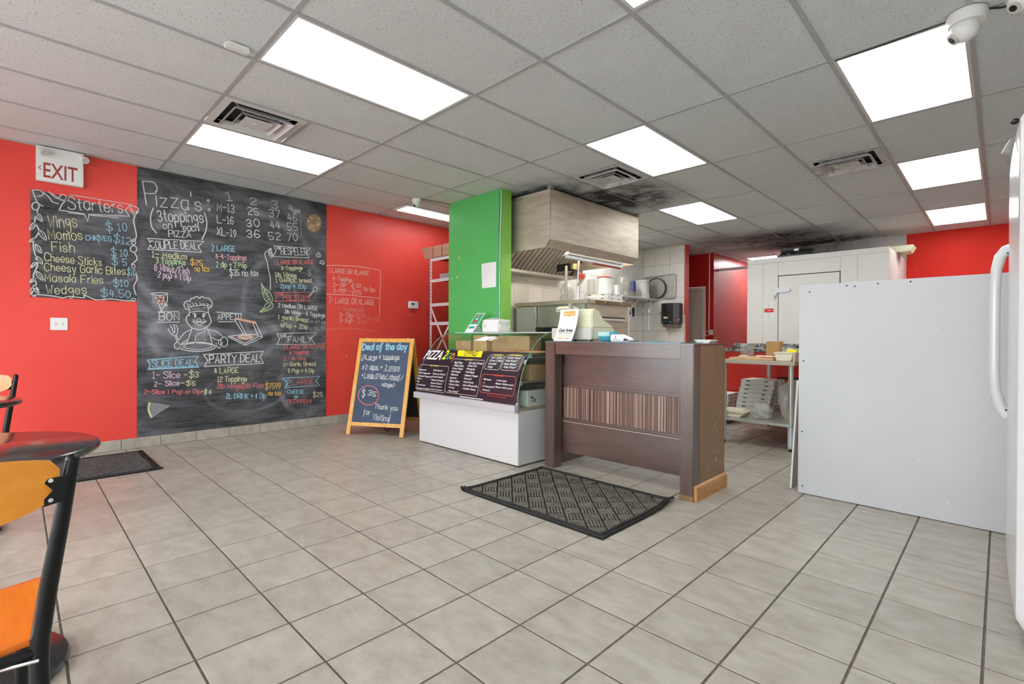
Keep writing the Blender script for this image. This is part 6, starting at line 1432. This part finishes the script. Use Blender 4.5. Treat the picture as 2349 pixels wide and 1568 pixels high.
B().lathe([(0.16, 1.22), (0.165, 1.25), (0.13, 1.27), (0.05, 1.275)], (0, 7.35, 1.24), 24, 'x').obj('dish', mat('worn_brass', (0.36, 0.27, 0.11), 0.35, metal=0.6), t, smooth=True); B().bar((1.28, 7.30, 1.24), (1.30, 7.45, 1.36), 0.03, 0.01, (1, 0, 0)).obj('handle', 'boxside', t)
t = thing('steel_sink', 'stainless wash sink ledge below the kitchen outlet', 'sink', (1.4, 7.6, 0))
B().box(1.182, 6.9, 0.98, 1.5, 8.3, 1.02).obj('ledge', 'steeldark', t); B().box(1.182, 6.9, 1.02, 1.2, 8.3, 1.06).obj('splash', 'steel', t)
B().box(1.2, 6.95, 0, 1.48, 8.25, 0.98).obj('cabinet', 'steeldark', t)
t = thing('whisk', 'wire whisk hanging from the wall shelf', 'whisk', (1.36, 8.35, 1.25))
for k in range(4):
    a = k*PI/4; B().tube([(1.36+0.03*math.cos(a)*math.sin(PI*q/8), 8.38+0.03*math.sin(a)*math.sin(PI*q/8), 1.79-0.26*q/8) for q in range(9)], 0.0022, 5).obj('wire', 'chrome', t)
B().tube([(1.36, 8.38, 1.53), (1.355, 8.38, 1.25)], 0.006, 6).obj('handle', 'chrome', t)
for n_, x in ((0, 1.32), (1, 1.53)):
    tag(B().tube([(x, 8.487, 1.56), (x, 8.45, 1.56), (x+0.02, 8.44, 1.575), (x+0.035, 8.45, 1.565)], 0.008, 6).obj('wall_hook', 'steeldark'), 'small metal hook on the end tiles, '+('left one' if n_ == 0 else 'right one nearer the towel dispenser'), 'hook', 'hooks on the end tiles')
bag('clear_bag', 'clear plastic bag hanging behind the oven pipes', (1.30, 6.0, 1.62), (0.06, 0.14, 0.16), 8)

# paper and cables on the green wall
t = thing('notice_sheet', 'white typed notice pinned to the green wall', 'paper', (1.83, 3.86, 1.68))
B().grid(lambda u, v: (1.715+0.235*u-0.012*(1-u)*v, 3.8605-0.008*math.sin(PI*u)*v, 1.677+0.285*v), 6, 6, (0, 0.0006, 0)).obj('sheet', 'paper', t)
b = B()
for k in range(7): b.ribbon([(1.745, 1.92-0.022*k), (1.745+0.15-0.03*(k % 3), 1.92-0.022*k)], 0.0035, lambda x, z: (x, 3.8515, z))
b.obj('typed_lines', 'diffuser', t, fix=False)
tag(B().tube([(2.004, 3.856, 2.765), (2.0, 3.857, 2.2), (2.006, 3.857, 1.7), (2.0, 3.857, 1.3), (2.004, 3.857, 0.9)], 0.004, 6).obj('network_cable', 'wireb'), 'blue cable running down the green wall corner', 'cable')
tag(B().tube([(2.026, 3.856, 2.755), (2.035, 3.853, 2.70), (2.028, 3.855, 2.45), (2.014, 3.857, 2.2), (2.012, 3.857, 1.7), (2.014, 3.857, 1.3), (2.018, 3.857, 0.9)], 0.004, 6).obj('power_cable', 'wirew'), 'white cable running beside the blue one on the green wall', 'cable')

# ================================================================== storage shelving left of the green wall
t = thing('storage_rack', 'lilac-grey slotted metal storage rack left of the green wall', 'shelving', (0.72, 4.6, 0))
for x in (0.345, 1.05):
    for y in (4.13, 5.1):
        p = B().box(x-0.022, y, 0, x+0.022, y+0.004, 2.2).box(x-0.022, y, 0, x-0.018, y+0.035, 2.2).obj('post', 'lilac', t)
        if y < 4.2 and x < 0.5:
            z = 0.05
            while z < 2.19: B().box(x-0.006, y-0.0012, z, x+0.006, y+0.001, z+0.018).obj('slot', 'black', p); z += 0.05
for z in (2.16, 1.865, 1.53, 1.27, 0.8, 0.3):
    s_ = B().box(0.33, 4.135, z+0.035, 1.07, 5.1, z+0.045).obj('shelf_board', 'rust', t)
    B().box(0.335, 4.126, z, 1.07, 4.132, z+0.042).obj('front_beam', 'lilac', s_); B().box(0.33, 5.1, z, 1.07, 5.106, z+0.042).obj('rear_beam', 'lilac', s_)
for a, b_ in (((0.35, 1.53), (0.80, 0.82)), ((0.98, 1.53), (0.42, 0.82))): B().bar((a[0], 4.124, a[1]), (b_[0], 4.124, b_[1]), 0.03, 0.004, (0, 1, 0)).obj('cross_brace', 'lilac', t)
t = thing('bamboo_blind', 'rolled brown bamboo blind lying on top of the storage rack', 'blind', (0.7, 4.2, 2.205))
b = B()
for k in range(11): z0 = 2.206+0.0145*k; b.add([(0.225+0.006*(k % 2)-0.010*k, 4.118, z0), (1.07, 4.118, z0), (1.07, 4.125, z0), (0.225+0.006*(k % 2)-0.010*k, 4.125, z0), (0.225-0.010*k, 4.116, z0+0.0125), (1.07, 4.116, z0+0.0125), (1.07, 4.125, z0+0.0125), (0.225-0.010*k, 4.125, z0+0.0125)], [(0, 3, 2, 1), (4, 5, 6, 7), (0, 1, 5, 4), (1, 2, 6, 5), (2, 3, 7, 6), (3, 0, 4, 7)])
b.obj('slats', 'bamboo', t, kind='stuff')
for x in (0.42, 0.62, 0.82): B().tube([(x, 4.113, 2.205), (x, 4.112, 2.37)], 0.003, 5).obj('cord', 'counterwood', t)
B().box(0.3, 4.125, 2.2055, 1.07, 4.3, 2.33).obj('rolled_core', 'bamboo', t, bevel=0.03)
t = thing('paper_stack', 'stack of folded white and lilac sheets on the storage rack', 'paper', (0.75, 4.25, 1.911))
rr = random.Random(2)
for k in range(5): B().grid(lambda u, v, k=k: (0.52+0.45*u+rr.uniform(0, .004), 4.15+0.3*v, 1.912+0.014*k+0.11*max(0, u-0.55)**1.3*(1+0.2*k)), 8, 2, (0, 0, 0.004)).obj('sheet', 'paper' if k % 2 else mat('lilac_paper', (0.60, 0.52, 0.72), 0.6), t)

# ================================================================== back of the shop
t = thing('walk_in_cooler', 'white walk-in cooler box against the back wall', 'cooler', (4.0, 9.2, 0))
CXa, CXb, CYa, CYb, CZ = 3.095, 4.905, 8.37, 10.10, 2.36
B().box(CXa+0.01, CYa+0.01, 0, CXb-0.01, CYb, CZ-0.01).obj('insulated_box', 'cooler', t)
for x0, x1 in ((3.095, 3.33), (3.334, 3.545)): B().box(x0, CYa, 0, x1, CYa+0.02, 2.28).obj('front_panel', 'cooler', t, bevel=0.003)
B().box(3.549, CYa, 2.08, 4.355, CYa+0.02, 2.28).obj('header_panel', 'cooler', t, bevel=0.003); B().box(4.359, CYa, 0, 4.555, CYa+0.02, 2.28).obj('front_panel', 'cooler', t, bevel=0.003); B().box(4.559, CYa, 0, 4.905, CYa+0.02, 2.28).obj('front_panel', 'cooler', t, bevel=0.003)
B().box(3.095, CYa-0.004, 2.285, 4.905, CYa+0.02, CZ).obj('top_rail', 'cooler', t, bevel=0.003)
for k in range(4): B().box(CXb-0.012, CYa+0.02+0.43*k, 0, CXb, CYa+0.445+0.43*k, CZ).obj('side_panel', 'cooler', t, bevel=0.003)
B().box(3.545, CYa+0.008, 0, 4.36, CYa+0.012, 2.085).obj('gasket', 'black', t)
d = B().box(3.557, CYa-0.01, 0.05, 4.347, CYa+0.02, 2.065).obj('door', 'cooler', t, bevel=0.004)
B().prism([(3.50, 1.77), (3.50, 1.86), (3.545, 1.86), (3.55, 1.89), (3.66, 1.895), (3.72, 1.87), (3.72, 1.83), (3.66, 1.81), (3.55, 1.815), (3.53, 1.77)], 'y', CYa-0.035, CYa-0.005).obj('hinge', 'alu', d, bevel=0.006)
B().box(3.495, CYa-0.03, 1.72, 3.515, CYa-0.002, 1.80).obj('hinge_pin', 'steeldark', d)
t = thing('safety_notice', 'white notice with a red label and thermometer drawing on the walk-in cooler', 'notice', (3.42, 8.36, 1.38))
B().box(3.335, CYa-0.0035, 1.38, 3.50, CYa-0.002, 1.67).obj('sheet', 'paper', t); B().box(3.355, CYa-0.005, 1.515, 3.485, CYa-0.0035, 1.575).obj('red_label', 'printred', t)
f_ = lambda x, z: (x, CYa-0.0056, z); b = B(); print_text(b, 'DANGER', 3.40, 1.54, 3.45, 1.54, 0.014, f_); b.obj('lettering', 'printwhite', t, fix=False)
b = B(); b.ribbon([(3.415, 1.58), (3.415, 1.635), (3.425, 1.635), (3.425, 1.58)], 0.003, f_); b.ribbon([(3.412, 1.513), (3.412, 1.46), (3.405, 1.44), (3.418, 1.425), (3.432, 1.44), (3.425, 1.46), (3.425, 1.513)], 0.003, f_); b.obj('drawing', 'steeldark', t, fix=False)
t = thing('compressor', 'black compressor unit on top of the walk-in cooler', 'compressor', (3.75, 8.55, CZ))
B().box(3.52, 8.42, CZ+0.002, 3.95, 8.75, CZ+0.03).obj('base_plate', 'black', t); B().lathe([(0.08, CZ+0.03), (0.085, CZ+0.06), (0.06, CZ+0.10)], (3.66, 8.52, 0), 16).obj('motor', 'black', t, smooth=True)
B().tube([(3.75, 8.5, CZ+0.07), (3.95, 8.55, CZ+0.07)], 0.045, 12).obj('cylinder', 'black', t); B().box(3.74, 8.46, CZ+0.09, 3.80, 8.54, CZ+0.12).obj('cap', 'alu', t)
for k in range(4): B().tube([(3.5, 8.45+0.05*k, CZ+0.02), (3.58, 8.48, CZ+0.06+0.015*k), (3.68, 8.5, CZ+0.08), (3.86+0.04*k, 8.53, CZ+0.06+0.01*k)], 0.008, 6).obj('hose', 'black', t)
t = thing('storage_tub', 'long white plastic trough sticking out above the walk-in cooler', 'tub', (4.98, 9.0, 2.365))
B().prism([(4.72, 2.362), (5.05, 2.362), (5.09, 2.44), (5.10, 2.455), (4.70, 2.455)], 'y', 9.05, 9.42).obj('trough', 'cream', t, bevel=0.012)
tag(B().box(2.0055, 9.95, 2.45, 3.06, 10.05, 2.49).obj('white_rail', 'white', bevel=0.004), 'thin white ledge over the passage beside the cooler', 'ledge')
t = thing('wall_conduit', 'thin white conduit with a plug cluster on the dark red hall wall', 'conduit', (1.92, 9.71, 1.2))
B().tube([(1.922, 9.712, 2.77), (1.922, 9.712, 1.26)], 0.011, 8).obj('pipe', 'plastic', t); B().box(1.935, 9.69, 1.17, 2.0, 9.719, 1.27).obj('socket', 'plastic', t, bevel=0.006)
B().tube([(1.89+0.035*math.cos(a*PI/6), 9.70, 1.20+0.05*math.sin(a*PI/6)) for a in range(13)], 0.006, 6).obj('coiled_wire', 'plastic', t)

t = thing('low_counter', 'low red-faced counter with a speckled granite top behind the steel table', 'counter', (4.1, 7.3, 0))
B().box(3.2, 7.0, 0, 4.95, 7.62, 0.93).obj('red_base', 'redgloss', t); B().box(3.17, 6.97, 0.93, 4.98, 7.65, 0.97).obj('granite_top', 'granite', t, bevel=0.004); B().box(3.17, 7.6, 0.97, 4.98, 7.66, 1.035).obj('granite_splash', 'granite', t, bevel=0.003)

t = thing('prep_table', 'galvanised steel prep table with an under-shelf behind the counter', 'table', (4.2, 6.1, 0))
B().box(3.865, 5.325, 0.845, 4.58, 6.86, 0.885).obj('tabletop', 'steel', t, bevel=0.004); B().box(3.88, 5.34, 0.245, 4.56, 6.85, 0.27).obj('under_shelf', 'galv', t, bevel=0.003); B().box(4.565, 5.325, 0.885, 4.585, 6.86, 0.975).obj('side_splash', 'steel', t)
for x, y in ((3.9, 5.385), (4.535, 5.385), (3.9, 6.81), (4.535, 6.81)):
    l = B().tube([(x, y, 0.03), (x, y, 0.845)], 0.0235, 14).obj('leg', 'galv', t, smooth=True); B().tube([(x, y, 0.05), (x, y, 0.24)], 0.0255, 14).obj('sleeve', 'alu', l); B().tube([(x, y, 0.0), (x, y, 0.04)], 0.015, 8).obj('foot', 'black', l)
# on the table
t = thing('pizza_peel', 'pale wooden board with dough scraps on the steel table', 'board', (4.1, 5.6, 0.886)); B().box(3.93, 5.42, 0.8865, 4.365, 5.86, 0.908).obj('board', 'peel', t, bevel=0.003)
b = B()
for k, (x, y) in enumerate(((4.02, 5.6), (4.15, 5.7), (4.3, 5.55), (4.24, 5.66))): b.lathe([(0.05, 0.909), (0.055, 0.918), (0.03, 0.926)], (x, y, 0), 10)
b.obj('dough_scraps', 'foam', t, smooth=True); B().box(4.24, 5.43, 0.9085, 4.35, 5.5, 0.92).obj('red_wrapper', 'printcoral', t)
tag(B().box(4.10, 6.05, 0.886, 4.24, 6.19, 1.075).obj('wood_block', 'ply', bevel=0.003), 'upright plywood block on the steel table', 'block')
t = thing('prep_tub', 'cream plastic tub with utensils at the right end of the steel table', 'container', (4.46, 5.5, 0.886))
B().prism([(4.40, 0.8865), (4.53, 0.8865), (4.555, 0.965), (4.38, 0.965)], 'y', 5.40, 5.62).obj('tub', 'foam', t, bevel=0.004); B().box(4.372, 5.392, 0.962, 4.562, 5.628, 0.972).obj('rim', 'foam', t, bevel=0.003)
B().box(4.47, 5.5, 0.972, 4.55, 5.56, 1.0).obj('yellow_scraper', 'printyellow', t); B().tube([(4.42, 5.55, 0.975), (4.36, 5.75, 1.01), (4.33, 5.85, 1.0)], 0.012, 6).obj('spoon', 'steeldark', t)
t = thing('cloth_bundle', 'dark crumpled cloth behind the cream tub', 'cloth', (4.45, 5.95, 0.886)); b = B(); b.ball((4.42, 5.95, 0.955), 0.1, 14, 8, (1.1, 1.2, 0.66)); b.obj('cloth', 'steeldark', t, smooth=True); B().ball((4.46, 5.93, 1.02), 0.035, 10, 6, (1.5, 1, 0.5)).obj('black_knob', 'black', t, smooth=True)
t = thing('clear_container', 'clear cup container at the left end of the steel table', 'container', (3.92, 5.95, 0.886)); B().prism([(3.875, 0.8865), (3.965, 0.8865), (3.985, 1.04), (3.86, 1.04)], 'y', 5.92, 6.05).obj('cup', 'clear', t); B().box(3.855, 5.91, 1.04, 3.99, 6.06, 1.05).obj('lid', 'clear', t)
carton('brown_box', 'open brown carton hanging off the right end of the steel table', 4.63, 5.45, 0.80, 4.85, 5.7, 0.965)
tag(B().box(4.60, 5.40, 0.47, 4.84, 5.72, 0.80).obj('stool_box', 'boxside', bevel=0.004), 'grey-brown crate under the open carton beside the white partition', 'crate')
tag(B().box(4.61, 5.41, 0.0, 4.83, 5.71, 0.47).obj('floor_crate', 'steeldark', bevel=0.004), 'dark crate on the floor beside the white partition', 'crate')
t = thing('knife', 'black-handled knife lying on the granite ledge', 'knife', (3.4, 7.2, 0.971)); B().box(3.3, 7.2, 0.971, 3.5, 7.23, 0.99).obj('handle', 'black', t); B().box(3.5, 7.205, 0.975, 3.7, 7.225, 0.98).obj('blade', 'chrome', t)
# pizza boxes under the table
rr = random.Random(11); names = ['bottom', 'second', 'third', 'fourth', 'fifth', 'sixth', 'topmost']
for k in range(7): dup(BOX, (3.93+0.01*k+rr.uniform(-.006, .006), 6.30+rr.uniform(-.01, .01), 0.2705+0.0505*k), names[k]+' pizza box of the tall stack on the table under-shelf', rr.uniform(-0.05, 0.05))
t = thing('pallet', 'dark wooden pallet on the floor under the left box stack', 'pallet', (3.3, 6.75, 0))
for k in range(4): B().box(3.12+0.1*k, 6.52, 0.06, 3.20+0.1*k, 6.93, 0.08).obj('plank', 'counterwood', t)
for y in (6.54, 6.85): B().box(3.12, y, 0, 3.5, y+0.06, 0.06).obj('runner', 'counterwood', t)
for k in range(6): dup(BOX, (3.32+rr.uniform(-.006, .006), 6.72, 0.081+0.0505*k), ['bottom', 'second', 'third', 'fourth', 'fifth', 'topmost'][k]+' pizza box of the short stack on the floor pallet', rr.uniform(-0.04, 0.04))
for k in range(5): dup(BOX, (4.335+rr.uniform(-.004, .004), 6.595, 0.2705+0.0505*k+0.05), ['bottom', 'second', 'third', 'fourth', 'topmost'][k]+' pizza box of the rear stack behind the plastic bags', rr.uniform(-0.04, 0.04))
tag(B().box(4.14, 6.42, 0.2705, 4.49, 6.76, 0.319).obj('folded_cartons', 'card', bevel=0.003), 'flat brown cartons below the rear box stack', 'carton')
t = thing('foam_tray', 'cream foam food tray at the left end of the under-shelf', 'tray', (3.95, 5.55, 0.271)); B().prism([(3.83, 0.2705), (4.04, 0.2705), (4.08, 0.315), (3.79, 0.315)], 'y', 5.42, 5.68).obj('tray', 'foam', t, bevel=0.006); B().prism([(3.785, 0.315), (4.085, 0.315), (4.04, 0.342), (3.83, 0.342)], 'y', 5.41, 5.69).obj('lid', 'foam', t, bevel=0.006)
bag('plastic_sack', 'crumpled clear plastic sack in the middle of the under-shelf', (4.225, 5.56, 0.2712), (0.085, 0.13, 0.085), 21)
bag('stuffed_bag', 'tall cloudy plastic bag at the right of the under-shelf', (4.42, 5.80, 0.2712), (0.10, 0.15, 0.20), 33)
bag('brown_bag', 'brown paper bag behind the cloudy plastic bag', (4.32, 6.19, 0.2712), (0.11, 0.10, 0.19), 5, 'card')
tag(B().tube([(4.22, 6.05, 0.665), (4.55, 6.1, 0.672)], 0.012, 8).obj('rolling_tool', 'black'), 'black rod handle lying across the bags', 'tool')

# ================================================================== white partition and upright fridge on the right
t = thing('partition_panel', 'low white partition panel fixed with black screws', 'partition', (5.5, 4.02, 0))
B().box(4.955, 4.004, 0.004, 6.02, 4.032, 1.492).obj('panel', 'panel', t, bevel=0.002); B().box(4.957, 4.032, 0.0, 4.975, 4.05, 1.49).obj('edge_strip', 'black', t); B().box(4.96, 4.032, 0, 6.02, 4.07, 1.485).obj('rear_frame', 'counterwood', t)
for u_ in [(5.02, 1.455), (5.24, 1.485), (5.285, 1.478), (5.575, 1.488), (4.985, 0.965), (4.98, 0.46), (4.985, 0.07), (5.41, 1.487)]: B().lathe([(0.0055, -0.0015), (0.005, 0.001)], (u_[0], 4.0045, u_[1]-0.015), 10, 'y').obj('screw', 'printblack', t)
for (x, z, s) in [(5.62, 0.35, 0.012), (5.70, 1.17, 0.008), (5.4, 0.55, 0.004), (5.65, 0.8, 0.005), (5.85, 0.45, 0.004), (5.3, 0.2, 0.005), (5.75, 0.12, 0.012)]: B().box(x, 4.0035, z, x+s, 4.0042, z+s*0.6).obj('scuff_mark', 'diffuser', t)
t = thing('leaning_board', 'thin white board with dark edges leaning behind the partition', 'board', (4.90, 4.25, 0)); B().bar((4.885, 4.22, 0.0), (4.925, 4.22, 0.80), 0.012, 0.25, (0, 1, 0)).obj('board', 'white', t); B().bar((4.897, 4.22, 0.0), (4.935, 4.22, 0.80), 0.008, 0.25, (0, 1, 0)).obj('dark_back', 'counterwood', t)

t = thing('upright_fridge', 'white upright fridge with a tall arched handle at the right edge', 'fridge', (6.4, 3.05, 0))
B().box(6.085, 2.58, 0.04, 6.78, 3.53, 1.96).obj('cabinet', 'gloss', t, bevel=0.02)
def door(u, v):
    y = 2.575+0.955*u; z = 0.055+1.90*v; e = 1-min(1, (min(u, 1-u)/0.035))**0.5 if min(u, 1-u) < 0.035 else 0
    ez = 1-min(1, (min(v, 1-v)/0.03))**0.5 if min(v, 1-v) < 0.03 else 0
    return (6.003+0.028*(1-4*(u-0.5)**2)*0+0.02*(1-u)**2+0.022*e*e+0.022*ez*ez, y, z)
B().grid(door, 60, 50, (0.075, 0, 0)).obj('door', 'gloss', t, smooth=True)
hp = [(6.006, 3.47, 1.555), (5.996, 3.468, 1.552), (5.973, 3.462, 1.52), (5.961, 3.455, 1.46), (5.957, 3.45, 1.36), (5.956, 3.45, 1.15), (5.957, 3.45, 0.95), (5.961, 3.455, 0.86), (5.976, 3.465, 0.79), (5.996, 3.47, 0.745), (6.006, 3.47, 0.735)]
B().tube(hp, [0.026, 0.025, 0.023, 0.021, 0.020, 0.020, 0.020, 0.021, 0.023, 0.025, 0.026], 14).obj('handle', 'gloss', t, smooth=True)
for z in (1.535, 0.765): B().tube([(6.0, 3.452, z), (5.995, 3.446, z)], 0.005, 8).obj('screw', 'printblack', t)
B().box(6.1, 2.62, 0.0, 6.74, 3.49, 0.045).obj('kick_plate', 'black', t)
t = thing('fridge_clip', 'grey cone-shaped magnet clip high on the fridge door', 'clip', (6.0, 2.9, 1.86)); B().tube([(6.004, 2.90, 1.93), (5.995, 2.89, 1.90), (5.988, 2.885, 1.872)], [0.006, 0.011, 0.016], 10).obj('cone', 'steeldark', t, smooth=True)
t = thing('black_clip', 'small black magnet clip at the top of the fridge door', 'clip', (5.985, 2.9, 1.95)); B().ball((6.01, 2.66, 1.928), 0.014, 10, 6, (1, 1, 0.8)).obj('clip', 'black', t, smooth=True); B().tube([(6.01, 2.66, 1.928), (6.04, 2.66, 1.928)], 0.006, 6).obj('stem', 'black', t)
